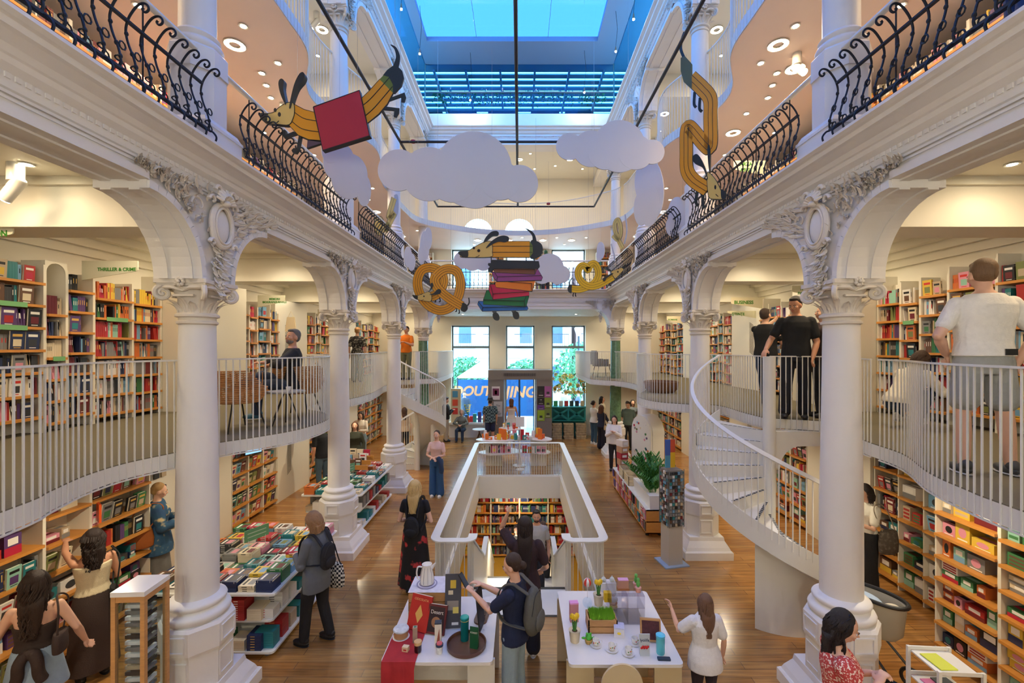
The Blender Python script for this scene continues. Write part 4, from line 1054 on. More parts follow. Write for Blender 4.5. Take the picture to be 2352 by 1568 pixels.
for nm,c,pp in (('blue_book',(18,106,190),[(405,1240),(600,1240),(1150,1290),(1180,1350),(1165,1380),(460,1395),(390,1290)]),('green_book',(0,112,58),[(530,1072),(640,1072),(1195,1165),(1150,1325),(480,1290),(480,1220)]),
  ('crimson_book',(196,10,70),[(575,980),(800,970),(1195,1085),(1195,1155),(630,1215),(565,1065)]),('orange_book',(224,122,16),[(670,940),(1290,925),(1245,1088),(680,1025),(662,980)]),
  ('purple_book',(140,62,128),[(610,790),(1330,740),(1405,870),(1390,915),(690,935),(640,870)]),('brown_book',(120,70,44),[(630,730),(1330,715),(1285,825),(660,792)]),
  ('black_book',(30,36,40),[(620,600),(1345,620),(1358,700),(1330,735),(1000,725),(640,740),(600,785),(555,770),(560,730),(590,700),(555,670),(560,650),(600,650)])):
    b.poly(pp,mat('sign_'+nm,c,.5),nm,7,smooth=False)
for q in ([(700,862),(1385,840)],[(700,862),(690,935)],[(645,765),(700,862)],[(870,938),(1240,965)],[(1238,965),(1240,1085)],[(630,1125),(1190,1090)],[(590,985),(630,1125)],[(630,1125),(630,1210)],[(485,1218),(1120,1238)],[(1120,1238),(1125,1325)],[(1120,1238),(1150,1160)],[(475,1335),(1160,1325)],[(405,1250),(475,1335)],[(475,1335),(460,1395)],[(640,735),(1280,745)],[(1280,745),(1285,820)]): b.line(q,7)
for x,y,lx in ((680,1480,650),(990,1460,955)):
    b.poly([(lx-40,1390),(lx+35,1388),(lx+35,1430),(lx-10,1440)],mat('sign_grey',(70,78,80),.5),'leg',smooth=False)
    b.poly([(x-50,y-40),(x-15,y-62),(x+30,y-45),(x+52,y+10),(x+40,y+50),(x,y+58),(x-35,y+40),(x-52,y)],INK,'foot')
b.wires([300,1300])
b=Board('pencil_dog_sign','hanging flat sign of a pencil dachshund twisted into a pretzel','hanging sign',1010,665,9.8).crop(930,590,10.456)
b.line([(730,1000),(740,1070),(710,1080)],26,'leg'); b.line([(830,960),(850,1060),(815,1075)],26,'leg'); b.line([(1245,1240),(1240,1300),(1210,1305)],24,'leg'); b.line([(1300,1260),(1310,1340),(1280,1350)],24,'leg')
b.rope([(620,960),(760,900),(880,740),(925,560),(850,350),(620,260),(400,330),(305,600),(370,900),(560,1150),(830,1280),(1100,1200),(1280,950),(1335,620),(1260,370),(1090,290),(900,330),(740,480),(720,620),(830,800),(1060,990),(1370,1180)],215,OR,3,split=(.45,.8))
b.poly([(1350,1280),(1365,1180),(1395,1100),(1470,1130),(1505,1180),(1500,1260),(1430,1320)],INK,'rump'); b.line([(1490,1180),(1545,1100),(1535,980)],26,'tail',INK)
b.poly([(190,925),(310,930),(430,890),(560,840),(620,870),(650,960),(630,1060),(560,1070),(400,1045),(300,1015)],TAN,'head',8)
b.poly([(185,922),(250,930),(312,932),(310,1020),(240,1000)],INK,'nose'); b.dot((465,948),18,18,BLK); b.dot((403,898),14,12,BLK); b.line([(410,1045),(465,1020)],7,'mouth')
b.poly([(565,840),(620,760),(630,640),(680,640),(670,740),(600,810)],INK,'ear'); b.poly([(595,912),(700,870),(780,790),(840,775),(875,815),(850,880),(760,905)],INK,'ear'); b.wires([550,1100])
b=Board('pencil_dog_sign','hanging flat sign of a yellow pencil dachshund looped into a heart','hanging sign',1378,640,10.4).crop(1290,580,13.06)
for q in ([(360,1210),(340,1290),(360,1310)],[(420,1210),(415,1290),(440,1310)],[(1350,940),(1355,1030),(1390,1040)],[(1425,900),(1455,990),(1490,980)]): b.line(q,30,'leg')
b.rope([(280,1080),(500,1100),(720,1050),(960,930),(1090,720),(1085,500),(1000,350),(900,345),(820,430),(785,520),(720,420),(600,400),(510,520),(505,700),(620,900),(850,1010),(1130,960),(1540,730)],200,YEL,2,split=(.5,))
b.poly([(300,960),(220,980),(180,1060),(200,1160),(290,1215),(300,1090)],INK,'rump'); b.line([(240,980),(250,850),(320,760)],28,'tail',INK)
b.poly([(1490,570),(1600,520),(1800,455),(1860,500),(1750,640),(1610,775),(1550,720),(1500,650)],TAN,'head',9)
b.poly([(1800,455),(1850,400),(1900,350),(1930,400),(1870,500)],INK,'nose'); b.dot((1680,580),22,28,BLK); b.dot((1695,487),20,14,BLK); b.line([(1710,640),(1780,610)],7,'mouth')
b.poly([(1500,560),(1400,550),(1320,490),(1320,430),(1380,450),(1450,520)],INK,'ear'); b.poly([(1520,620),(1350,700),(1240,770),(1240,850),(1290,860),(1350,770),(1520,660)],INK,'ear'); b.wires([800,1500])
b=Board('pencil_dog_sign','hanging flat sign of an orange pencil dachshund bent like a letter S, head down','hanging sign',1610,270,6.6,-38).crop(1530,60,3.647)
b.line([(160,285),(125,200),(130,120),(155,50)],22,'tail',INK)
for q in ([(240,550),(235,650),(250,680)],[(285,600),(280,690),(300,715)],[(262,1380),(250,1470),(268,1505)],[(310,1400),(308,1490),(325,1520)]): b.line(q,22,'leg',INK)
b.rope([(205,430),(300,520),(368,610),(372,760),(372,1000),(330,1000),(200,850),(172,880),(170,1040),(175,1200),(230,1290),(350,1370)],104,OR,2)
b.poly([(125,270),(160,255),(218,320),(218,530),(150,470),(125,380)],mat('sign_moss',(96,100,66),.5),'rump',smooth=False)
b.poly([(345,1240),(372,1235),(430,1310),(480,1440),(420,1452),(365,1440),(350,1370)],TAN,'head',4)
b.poly([(465,1370),(505,1400),(490,1450),(465,1440)],INK,'nose'); b.dot((415,1352),8,18,BLK); b.line([(418,1410),(440,1430)],5,'mouth')
b.poly([(368,1240),(355,1140),(350,1030),(362,1000),(374,1040),(372,1140)],INK,'ear'); b.poly([(350,1290),(310,1190),(240,1150),(226,1100),(260,1075),(300,1120),(340,1220)],INK,'ear'); b.wires([170,380])
PY=mat('sign_pale_yellow',(222,196,112),.5); GYB=mat('sign_pale_grey',(186,190,196),.5)
b=Board('pencil_dog_sign','small pale yellow zigzag pencil dog sign by the left iron railing','hanging sign',888,503,10.5,42)
b.poly([(905,448),(914,450),(914,490),(900,505),(905,455)],GYB,'rump'); b.rope([(905,455),(893,500),(905,490),(885,530),(893,515),(872,535),(864,520)],12,PY,1); b.poly([(862,500),(875,498),(880,512),(868,535),(860,525)],PY,'head',1.2); b.line([(880,535),(884,560)],4,'leg',GYB); b.wires([900],TRZ)
b=Board('pencil_dog_sign','small pale spiral pencil dog sign in front of the far right column','hanging sign',1420,545,11.3,-42)
b.line([(1436,492),(1440,530),(1434,560)],3,'tail',GYB); b.rope([(1430,570),(1416,540),(1412,515),(1420,505),(1426,530),(1420,550),(1408,540)],10,PY,1); b.line([(1404,560),(1411,585)],3,'leg',GYB); b.line([(1411,585),(1412,600)],3,'leg',GYB); b.wires([1425])
CL=mat('cloud_board',(214,214,214),.6)
def cloud(label,d,circ,phi=0,wx=()):
    uc=sum(c[0] for c in circ)/len(circ); vc=sum(c[1] for c in circ)/len(circ)
    b=Board('cloud_sign',label,'hanging sign',uc,vc,d,phi,'hanging cloud boards'); mb=MB(); mb.M=XZ
    for ci_,c in enumerate(circ):
        e_=.008+.0008*ci_
        rx,ry=(c[2],c[2]) if len(c)==3 else c[2:]
        pts=[b.L((c[0]+rx*cos(2*pi*k/40),c[1]+ry*sin(2*pi*k/40))) for k in range(40)][::-1]; mb.pz(pts,-e_,e_,CL); b.top+=pts
    mb.build('cloud_panel',b.t); b.wires(wx)
cloud('largest pale grey cloud cut-out hanging at the centre of the hall',6.6,[(916,391,48),(985,400,62),(1088,390,88),(1092,425,54),(1193,422,43),(1040,405,60),(1150,415,45)],wx=(960,1130))
cloud('second largest grey cloud cut-out hanging right of centre under the skylight',7.4,[(1308,337,31),(1358,342,42),(1422,336,60),(1498,349,28),(1390,350,40),(1460,350,40)],wx=(1360,1450))
cloud('white cloud cut-out hanging edgewise below the caped dog sign',6.2,[(778,372,36,44),(802,405,42,52),(836,438,16,36),(760,345,22,30)],40,wx=(780,))
cloud('white cloud cut-out hanging edgewise below the right grey cloud',8.2,[(1490,420,32,56),(1505,440,20,60),(1472,480,16,38),(1490,470,24,50)],-40,wx=(1490,))
cloud('white cloud cut-out in front of the right iron railing',8.8,[(1556,492,22,40),(1580,480,20,36),(1545,520,16,24),(1568,515,20,30)],-30,wx=(1568,))
cloud('white cloud cut-out right of the stack of books sign',10.6,[(1262,615,33),(1290,630,20),(1245,630,22),(1280,640,14)],wx=(1260,))
cloud('white cloud cut-out just behind the nose of the book-stack dog',10.6,[(1062,597,20),(1085,600,22),(1110,602,20),(1130,604,14)],wx=(1080,))
cloud('slim white cloud cut-out left above the pretzel dog sign',9.6,[(975,565,11,34),(968,585,8,22),(983,548,9,26)],50,wx=(975,))
cloud('slim white cloud cut-out at the far left iron railing',9.2,[(937,590,9,24),(945,602,9,20)],50,wx=(940,))
cloud('slim white cloud cut-out above the heart dog sign',11.5,[(1380,575,9,20),(1376,588,6,14)],-50,wx=(1380,))
# ---- black pipe frame ----
t=thing('pipe_frame','black pipe frame hanging under the skylight that carries the signs','frame',(0,0,TRZ))
for x in (-2.55,-.05,2.33):
    mb=MB(); mb.tube([(x,-1.5,0),(x,14.0,0)],.028,BLK,8); mb.build('long_pipe',t)
for y in (-1.5,4.9,9.6,14.0):
    mb=MB(); mb.tube([(-2.55,y,0),(2.33,y,0)],.026,BLK,8); mb.build('cross_pipe',t)
for x in (-2.55,2.33,-.05):
    for y in (3,9.6,14.0):
        mb=MB(); mb.tube([(x,y,0),(x,y,13.3-TRZ)],.003,mat('wire_grey',(150,155,160),.4),4); mb.build('suspension_wire',t)
for i,(x,y) in enumerate(((-2.3,9.7),(1.25,10.0),(.9,13.9))):
    mb=MB(); mb.lathe([(.05,0),(.06,.02),(.05,.05),(.01,.06)],mat('valve_red',(180,40,40),.5),12); mb.build('hoist_hook',None,'small red hoist knob on the pipe frame, '+('left','right','far')[i]+' one','hook',loc=(x,y,TRZ+.03))
# pendant bulbs under the slate ceiling
for i,(x,y) in enumerate(((-2.95,11.2),(-2.8,12.6),(2.8,11.0),(2.75,12.8),(2.1,14.5),(-1.6,14.6))):
    t=thing('pendant_lamp','tiny pendant bulb on a thin cord under the skylight frame, %s of six'%ORD[i],'pendant lamp',(x,y,13.3)); L_=1.0+.2*(i%3)
    mb=MB(); mb.tube([(0,0,0),(.05,0,-L_*.5),(0,0,-L_)],.006,BLK,5); mb.build('cord',t)
    mb=MB(); mb.lathe([(.01,-L_),(.03,-L_-.12),(.028,-L_-.14)],mat('copper_cap',(150,110,80),.4,metal=.6),10); mb.build('socket',t)
    mb=MB(); mb.ell((0,0,-L_-.15),.03,LAMPE,8,6); mb.build('bulb',t)
# ================= SHELF SIGNS WITH LETTERING =================
SGC=mat('sign_cream',(232,226,196),.6); SGG=mat('sign_letter_green',(64,140,44),.6)
def wall_sign(x0,x1,y,z0,z1,lines,label,size,rx=None,cut_=.12):
    t=thing('section_sign',label,'sign',((x0+x1)/2,y,(z0+z1)/2)); w=(x1-x0)/2; h=(z1-z0)/2; s=1 if x0<0 else -1
    mb=MB(); mb.M=XZ
    # rounded trapezoid: bottom edge rises away from the wall
    P=[(-w,-h),(-w,h),(w,h)]+[(w-.03+.03*cos(R(a)),-h+cut_+.03+.03*sin(R(a))) for a in (0,-30,-60,-90)]
    if s<0: P=[(-p[0],p[1]) for p in P][::-1]
    mb.pz(P,-.006,.006,SGC); mb.build('panel',t)
    for i,l in enumerate(lines):
        text_loops(l,size,SGG,'lettering',t,loc=(rx if rx is not None else s*w*.25,-.008,(len(lines)/2-.5-i)*size*1.15+h*.1),rot=(R(90),0,0),ext=.001,bold=size*.03)
wall_sign(-5.85,-5.10,6.0,4.60,4.86,['THRILLER & CRIME'],'cream THRILLER & CRIME sign above the left mezzanine bookcases',.062)
wall_sign(-5.85,-5.02,4.45,4.70,5.02,['SCI-FI, FANTASY &','SCIENCE FICTION'],'cream section sign cut by the left edge of the photo',.085,rx=.02)
wall_sign(-5.6,-5.02,9.6,4.56,4.82,['MEMORII','BIOGRAFII/JURNALE'],'cream MEMORII BIOGRAFII/JURNALE sign on the left mezzanine',.058)
wall_sign(-5.8,-5.2,12.9,4.5,4.8,['ISTORIE','POLITOLOGIE'],'cream ISTORIE POLITOLOGIE sign further along the left mezzanine',.08)
wall_sign(5.05,5.85,10.7,4.62,4.9,['BUSINESS'],'cream BUSINESS sign on the right mezzanine',.11)
wall_sign(5.1,5.8,11.0,4.42,4.6,['ŞTIINŢE'],'cream ŞTIINŢE sign below the BUSINESS sign',.085)
wall_sign(5.1,5.75,8.4,4.62,4.86,['NON','FICTION'],'cream NON FICTION sign beside the nearest right column',.07)
wall_sign(4.7,5.2,14.3,4.45,4.7,['ROMANE'],'small cream section sign far along the right mezzanine',.07)
wall_sign(4.3,4.95,6.4,7.15,7.45,['FOTO','PHOTO'],'cream FOTO PHOTO sign hanging in the right upper gallery',.1)
wall_sign(4.3,4.95,9.0,7.15,7.45,['ARTA','ARTS'],'cream ARTA ARTS sign hanging in the right upper gallery',.1)
# track spots in the nearest galleries
def track_spot(x,y,z,az,w):
    t=thing('track_spotlight','white cylindrical swivel spotlight '+w,'ceiling light',(x,y,z),az)
    mb=MB(); mb.lathe([(.06,-.16),(.06,0)],STEEL,16); mb.build('canopy',t)
    mb=MB(); mb.M=Matrix.Translation((0,0,-.2))@Matrix.Rotation(R(40),4,'Y'); mb.lathe([(.05,-.16),(.055,.06),(.04,.08)],STEEL,16); mb.build('head',t)
    mb=MB(); mb.M=Matrix.Translation((0,0,-.2))@Matrix.Rotation(R(40),4,'Y'); mb.lathe([(.0,-.165),(.045,-.165),(.045,-.16)],mat('spot_glow',(255,244,214),.5,emit=30),14); mb.build('lens',t)
track_spot(-4.55,4.05,5.36,0,'on the nearest left gallery ceiling'); track_spot(-4.5,6.1,5.36,1,'behind the nearest left arch'); track_spot(-4.0,9.0,5.36,2,'in the second left bay'); track_spot(4.3,9.3,5.36,2,'in the second right bay')
for i_,x_ in enumerate((-2.4,-1.2,0,1.2,2.4)):  # unseen row added to throw fill light on the signs and hall
    track_spot(x_,-1.9,5.0,1.57,'added unseen behind the camera as front fill, %s of five'%ORD[i_])
track_spot(-4.0,7.6,7.83,0,'in the left peach ceiling'); track_spot(3.9,6.3,7.83,2,'in the right peach ceiling'); track_spot(4.4,11.5,10.8,2,'in the right top ceiling'); track_spot(-4.3,9.5,10.8,0,'in the left top ceiling')
# ================= PEOPLE =================
REM=[]
def remesh(o,vox,smooth=2):
    m=o.modifiers.new('r','REMESH'); m.mode='VOXEL'; m.voxel_size=vox; m.use_smooth_shade=True
    if smooth: q=o.modifiers.new('s','SMOOTH'); q.factor=.6; q.iterations=smooth
    REM.append(o)
def flush_remesh():
    bpy.context.view_layer.update(); dg=bpy.context.evaluated_depsgraph_get(); out=[]
    for o in REM: out.append((o,bpy.data.meshes.new_from_object(o.evaluated_get(dg))))
    for o,me in out: o.modifiers.clear(); o.data=me; me.shade_smooth()
V=Vector
def limb(mb,pts,rad,m,n=14):
    pts=[V(p) for p in pts]
    mb.tube(pts,0,m,n,rr=rad)
    for p,r in zip(pts,rad): mb.ell(p,r,m,n,8)
def loft(mb,rings,m,n=20,T=None,fold=0,nf=9,ph=0):
    vs=[];fs=[]
    for i,(z,a,b,yo) in enumerate(rings):
        for j in range(n):
            t=2*pi*j/n; k=1+fold*(i/max(1,len(rings)-1))*sin(nf*t+ph)
            p=V((a*k*cos(t),b*k*sin(t)+yo,z)); vs.append(T(p) if T else p)
    for i in range(len(rings)-1):
        for j in range(n): fs.append((i*n+j,i*n+(j+1)%n,(i+1)*n+(j+1)%n,(i+1)*n+j))
    fs.append(tuple(range(n-1,-1,-1))); fs.append(tuple(range(len(rings)*n-n,len(rings)*n)))
    mb.add(vs,fs,m,True)
def hand(mb,w,d,up,m,curl=.5,side=1):
    """w wrist, d direction of the hand, up = palm normal; five separate fingers"""
    d=V(d).normalized(); up=V(up); up=(up-d*up.dot(d)).normalized(); s=d.cross(up)*side
    w=V(w); rot=Matrix((s,d,up)).transposed()
    mb.ell(w+d*.045,(.037,.05,.017),m,12,8,rot)
    for i,(o,L) in enumerate(((-.028,.066),(-.009,.076),(.010,.071),(.028,.056))):
        a=w+d*.08+s*o; dd=d; pts=[a]; c=curl*(.9+.12*i)
        for q,f in enumerate((.45,.32,.25)):
            ang=c*(q+1)*.75; dd=(d*cos(ang)-up*sin(ang)+s*(o*3)).normalized(); pts.append(pts[-1]+dd*L*f)
        mb.tube(pts,0,m,8,rr=[.0095,.009,.0085,.007]); mb.ell(pts[-1],.007,m,7,5)
    a=w+d*.02-s*.03; mb.tube([a,a-s*.022+d*.028-up*.008,a-s*.026+d*.052-up*.02],0,m,8,rr=[.013,.011,.008])
SKIN={'light':(226,178,150),'mid':(205,150,118),'tan':(188,132,100)}
TOR={0:[(.80,.12,.10,0),(.87,.165,.118,-.005),(.95,.163,.115,0),(1.05,.148,.103,.002),(1.15,.155,.105,.003),(1.27,.175,.118,.004),(1.345,.176,.108,0),(1.395,.135,.085,-.004),(1.425,.095,.07,-.006),(1.455,.062,.06,-.006)],
     1:[(.80,.12,.10,-.004),(.87,.172,.122,-.012),(.95,.16,.112,-.004),(1.06,.122,.09,.002),(1.15,.132,.098,.004),(1.26,.152,.125,.014),(1.325,.155,.105,.002),(1.375,.125,.08,-.004),(1.405,.088,.066,-.006),(1.44,.058,.056,-.006)]}
def interp(R_,z):
    for a,b in zip(R_,R_[1:]):
        if a[0]<=z<=b[0]:
            t=(z-a[0])/(b[0]-a[0]); return tuple(a[i]+(b[i]-a[i])*t for i in range(4))
    return R_[0] if z<R_[0][0] else R_[-1]
def fabric(c,pat=None):
    if pat is None: return mat('cloth_%02x%02x%02x'%c,c,.85,noise_=.10,scale=25,bump=.25,bs=90)
    key='cloth_pat_%02x%02x%02x_%s'%(*c,pat[0]);
    if key in MATS: return MATS[key]
    m=mat(key,c,.85); nt=m.node_tree; b=nt.nodes['Principled BSDF']; tc=nt.nodes.new('ShaderNodeTexCoord')
    if pat[0]=='check': n=nt.nodes.new('ShaderNodeTexChecker'); n.inputs['Scale'].default_value=pat[2]; out=n.outputs['Fac']
    else: n=nt.nodes.new('ShaderNodeTexNoise'); n.inputs['Scale'].default_value=pat[2]; n.inputs['Detail'].default_value=2; out=n.outputs[0]
    nt.links.new(tc.outputs['Object'],n.inputs['Vector'])
    cr=nt.nodes.new('ShaderNodeValToRGB'); cr.color_ramp.interpolation='CONSTANT' if pat[0]=='spot' else 'LINEAR'
    cr.color_ramp.elements[0].color=lin(c); cr.color_ramp.elements[0].position=0; cr.color_ramp.elements[1].color=lin(pat[1]); cr.color_ramp.elements[1].position=pat[3] if len(pat)>3 else .5
    if len(pat)>4: e=cr.color_ramp.elements.new(pat[5]); e.color=lin(pat[4])
    nt.links.new(out,cr.inputs[0]); nt.links.new(cr.outputs[0],b.inputs['Base Color']); return m
def hairmat(c): return mat('hair_%02x%02x%02x'%c,c,.5,noise_=.35,scale=30,stretch=(6,6,.6),bump=.6,bs=60)
def person(label,x,y,z,face,h,sex=0,skin='light',top=None,bottom=None,hair=None,shoes=(30,30,32),arms=None,legs=None,lean=0,head=(0,0),vox=.011,sit=0,beard=None,barelegs=False,wide=1.0,name='person'):
    t=thing(name,label,'person',(x,y,z),R(face)); s=h/1.70; t.scale=(s,s,s)
    rp=random.Random(int(x*100+y*37)); SM=mat('skin_'+skin,SKIN[skin],.5,noise_=.05,scale=14)
    dz=sit   # seat: pelvis lowered by sit
    Lr=Matrix.Rotation(R(-lean),4,'X')
    def up(p):   # torso transform
        p=V(p); q=V((p.x*wide,p.y,p.z-.93)); k=min(1,max(0,(p.z-.88)/.2)) if lean else 1
        r=Matrix.Rotation(R(-lean*k),4,'X')@q; return r+V((0,0,.93-dz))
    HM=Matrix.Translation((0,0,1.49))@Matrix.Rotation(R(head[0]),4,'Z')@Matrix.Rotation(R(-head[1]),4,'X')@Matrix.Translation((0,0,-1.49))
    hd=lambda p: up(HM@V(p))
    hang=lambda p: hd((p[0],p[1],max(p[2],1.55)))+V((0,0,min(0,p[2]-1.55)))
    hrot=(Lr@Matrix.Rotation(R(head[0]),4,'Z')@Matrix.Rotation(R(-head[1]),4,'X')).to_3x3()
    arms=arms or {}; legs=legs or {}
    A={}
    for sd,sx in (('L',-1),('R',1)):
        sh=up((sx*(.158 if sex else .17),-.005,1.352))
        e,w=arms.get(sd,((sx*.235,-.03,1.10),(sx*.235,.04,.86)))
        e,w=V(e),V(w)
        if sd not in arms and (lean or dz): e=up(e); w=up(w)
        # keep natural arm lengths
        e=sh+(e-sh).normalized()*.285; w=e+(w-e).normalized()*.25
        A[sd]=(sh,e,w)
    Lg={}
    for sd,sx in (('L',-1),('R',1)):
        hp=V((sx*.088*wide,0,.90-dz)); k,a=legs.get(sd,((sx*.095,.015,.49),(sx*.10,-.01,.085)))
        k,a=V(k),V(a); k=hp+(k-hp).normalized()*.42; a2=k+(a-k).normalized()*.405
        Lg[sd]=(hp,k,a2)
    # ---- body ----
    b=MB(); loft(b,TOR[sex],SM,20,up)
    b.tube([up((0,-.012,1.40)),up((0,-.008,1.46)),hd((0,.0,1.53))],0,SM,14,rr=[.062,.053,.052])
    b.ell(hd((0,-.012,1.605)),(.074,.092,.098),SM,18,12,hrot); b.ell(hd((0,.026,1.548)),(.054,.062,.066),SM,16,10,hrot); b.ell(hd((0,.05,1.515)),(.03,.03,.022),SM,12,8,hrot)
    b.tube([hd((0,.082,1.605)),hd((0,.104,1.568)),hd((0,.086,1.56))],0,SM,8,rr=[.008,.014,.012])
    for sx in (-1,1): b.ell(hd((sx*.076,-.006,1.575)),(.011,.021,.031),SM,10,8,hrot); b.ell(hd((sx*.036,.06,1.57)),(.026,.024,.024),SM,10,8,hrot)
    for sd,sx in (('L',-1),('R',1)):
        sh,e,w=A[sd]; f=.88 if sex else 1.05
        limb(b,[sh,sh.lerp(e,.35),e,e.lerp(w,.3),w],[.050*f,.047*f,.038*f,.040*f,.027*f],SM)
        hdv=(w-e).normalized(); hand(b,w,hdv,V((0,0,1)) if abs(hdv.z)<.6 else V((-sx,0,0)),SM,.55,sx)
        hp,k,a=Lg[sd]; f=1.0
        limb(b,[hp,hp.lerp(k,.5),k,k.lerp(a,.35),a],[.088,.078,.056,.055,.038],SM)
        fd=V((0,1,0)); b.ell(a+V((0,.05,-.045)),(.038,.10,.03),SM,12,8)
    o=b.build('body',t); remesh(o,vox)
    # ---- face ----
    wm=mat('eye_white',(236,232,226),.3); im=mat('eye_dark',(46,32,26),.2)
    for sx in (-1,1):
        e=MB(); e.ell(hd((sx*.030,.0765,1.588)),(.0135,.007,.0085),wm,10,7,hrot); e.ell(hd((sx*.030,.083,1.588)),(.0065,.003,.0065),im,8,6,hrot); e.build('eye',t)
        e=MB(); e.tube([hd((sx*.016,.088,1.606)),hd((sx*.032,.088,1.611)),hd((sx*.047,.078,1.605))],.0035,hairmat((hair or {}).get('c',(50,36,28))),5); e.build('eyebrow',t)
    e=MB(); e.ell(hd((0,.0845,1.532)),(.022,.008,.0065),mat('lips',(176,92,84),.4),10,6,hrot); e.build('mouth',t)
    # ---- top ----
    if top:
        tm=fabric(top['c'],top.get('pat')); inf=top.get('inf',.018); hem=top.get('hem',.86); nk=top.get('neck',1.435); sl=top.get('sleeve',.4); m_=MB()
        zs=[hem]+[r[0] for r in TOR[sex] if hem<r[0]<nk-.005]+[nk]
        ring=[]
        for q in zs:
            r=interp(TOR[sex],max(q,.87)); fl=top.get('flare',0)*max(0,(1.1-q)/.3)
            ring.append((q,r[1]+inf+fl,r[2]+inf+fl,r[3]))
        pass
        loft(m_,ring,tm,20,up)
        if sl>0:
            for sd in 'LR':
                sh,e,w=A[sd]; f=.9 if sex else 1.05; ii=top.get('sinf',.012)
                if sl<=.5: p=sh.lerp(e,min(1,sl*1.4)); limb(m_,[sh,sh.lerp(p,.5),p],[.050*f+ii,.049*f+ii,.045*f+ii],tm)
                else: p=e.lerp(w,min(1,(sl-.5)*2)); limb(m_,[sh,sh.lerp(e,.5),e,p],[.054*f+ii,.048*f+ii,.043*f+ii,.034*f+ii],tm)
        o=m_.build(top.get('name','top'),t); remesh(o,vox)
    # ---- bottom ----
    if bottom:
        bm=fabric(bottom['c'],bottom.get('pat')); k_=bottom['kind']; wz=bottom.get('waist',1.0); m_=MB()
        if k_ in('trousers','shorts'):
            inf=bottom.get('inf',.008)
            zs=[.80,.87,.95,wz]; ring=[(q,interp(TOR[sex],q)[1]+inf,interp(TOR[sex],q)[2]+inf,interp(TOR[sex],q)[3]) for q in zs]
            loft(m_,ring,bm,20,(lambda p:V((p.x*wide,p.y,p.z-dz))) if lean or dz else up)
            fr=1.0 if k_=='trousers' else bottom.get('len',.55)
            w2=bottom.get('cuff',.055)
            for sd in 'LR':
                hp,k,a=Lg[sd]
                if fr>=1: limb(m_,[hp,hp.lerp(k,.5),k,k.lerp(a,.5),a+(k-a).normalized()*.02],[.097,.09,.066+ (w2-.05)*.5,.06+(w2-.05)*.7,w2],bm)
                else: p=hp.lerp(k,fr*1.4); limb(m_,[hp,hp.lerp(p,.5),p],[.1,.098,.092+bottom.get('loose',.005)],bm)
            o=m_.build(k_,t); remesh(o,vox)
        else:
            hz=bottom.get('hem',.15); fl=bottom.get('flare',.1); n=14; rings=[]
            for i in range(n+1):
                q=wz+(hz-wz)*i/n; r=interp(TOR[sex],max(q,.87)); d=max(0,(.87-q)/(.87-hz)) if hz<.87 else 0
                rings.append((q,r[1]+.014+fl*d,r[2]+.014+fl*d,r[3]*(1-d)))
            loft(m_,rings,bm,48,lambda p:V((p.x,p.y,p.z-dz)),bottom.get('fold',.05),9,rp.random()*6); m_.build(k_,t)
    # ---- shoes ----
    if shoes:
        shm=mat('shoe_%02x%02x%02x'%shoes,shoes,.5); so=mat('sole_white',(222,220,214),.6)
        for sd in 'LR':
            a=Lg[sd][2]; q=MB(); q.ell(a+V((0,.045,-.04)),(.048,.125,.042),shm,14,10); q.ell(a+V((0,-.02,-.005)),(.042,.055,.05),shm,12,8); q.ell(a+V((0,.045,-.072)),(.047,.125,.012),so if sum(shoes)>120 else shm,14,6); q.build('shoe',t)
    # ---- hair ----
    if hair:
        hm=hairmat(hair['c']); st=hair['style']; q=MB(); 
        q.ell(hd((0,-.034,1.632)),(.081,.090,.088),hm,20,14,hrot)
        if st=='short':
            q.ell(hd((0,-.035,1.59)),(.080,.078,.075),hm,16,10,hrot); q.ell(hd((0,.022,1.685)),(.056,.048,.026),hm,14,8,hrot)
            o=q.build('hair',t); remesh(o,.009)
        elif st=='bun':
            q.ell(hd((0,-.045,1.59)),(.076,.07,.07),hm,16,10,hrot); bz=hair.get('bz',1.60); q.ell(hd((0,-.125,bz)),(.042,.04,.042),hm,14,10,hrot); o=q.build('hair',t); remesh(o,.009)
        else:
            ln=hair.get('len',.4); wv=hair.get('wave',.008); bob=st=='bob'
            end=1.62-ln
            pts=[]
            for i in range(9):
                f=i/8; zz=1.63-f*(ln-.02); back=-.05-.05*sin(min(1,f*2.5)*pi/2)-.01; wd=.074+.02*sin(f*pi)*(1.4 if not bob else .6)-(.03*f if not bob else 0)
                pts.append((zz,wd,.045-(.012*f),back if zz<1.5 else back+.035))
            loft(q,pts[::-1],hm,18,hang)
            N=hair.get('n',70)
            for i in range(N):
                th=R(-198+ (216)*(i+.5)/N) if not bob else R(-215+250*(i+.5)/N)
                cx,cy=cos(th)*.078,sin(th)*.088-.015; P=[hd((cx*.4,cy*.4-.01,1.70)),hd((cx*.95,cy*.95,1.655))]; L_=ln*rp.uniform(.82,1.0); ph=rp.random()*6; m2=7
                for j in range(1,m2+1):
                    f=j/m2; zz=1.64-L_*f; sq_=1-.25*f if not bob else 1.05-.1*f
                    ox=cx*sq_*1.12+wv*sin(ph+f*14); oy=min(cy,.02)*1.12-.025*f+wv*cos(ph+f*12) 
                    if zz<1.47 and not bob: oy=min(oy,-.07) if sin(th)<.15 else oy
                    P.append(hang((ox,oy,zz)))
                q.tube(spline(P,2),0,hm,5,rr=[.012*(1-.55*(k/ (len(P)*2-2))) for k in range(len(spline(P,2)))])
            q.build('hair',t)
    if beard:
        q=MB(); bm_=hairmat(beard); q.ell(hd((0,.036,1.527)),(.056,.056,.04),bm_,14,9,hrot); q.ell(hd((0,.088,1.546)),(.026,.008,.007),bm_,10,6,hrot); o=q.build('beard',t); remesh(o,.008)
    t['_A']=0; del t['_A']
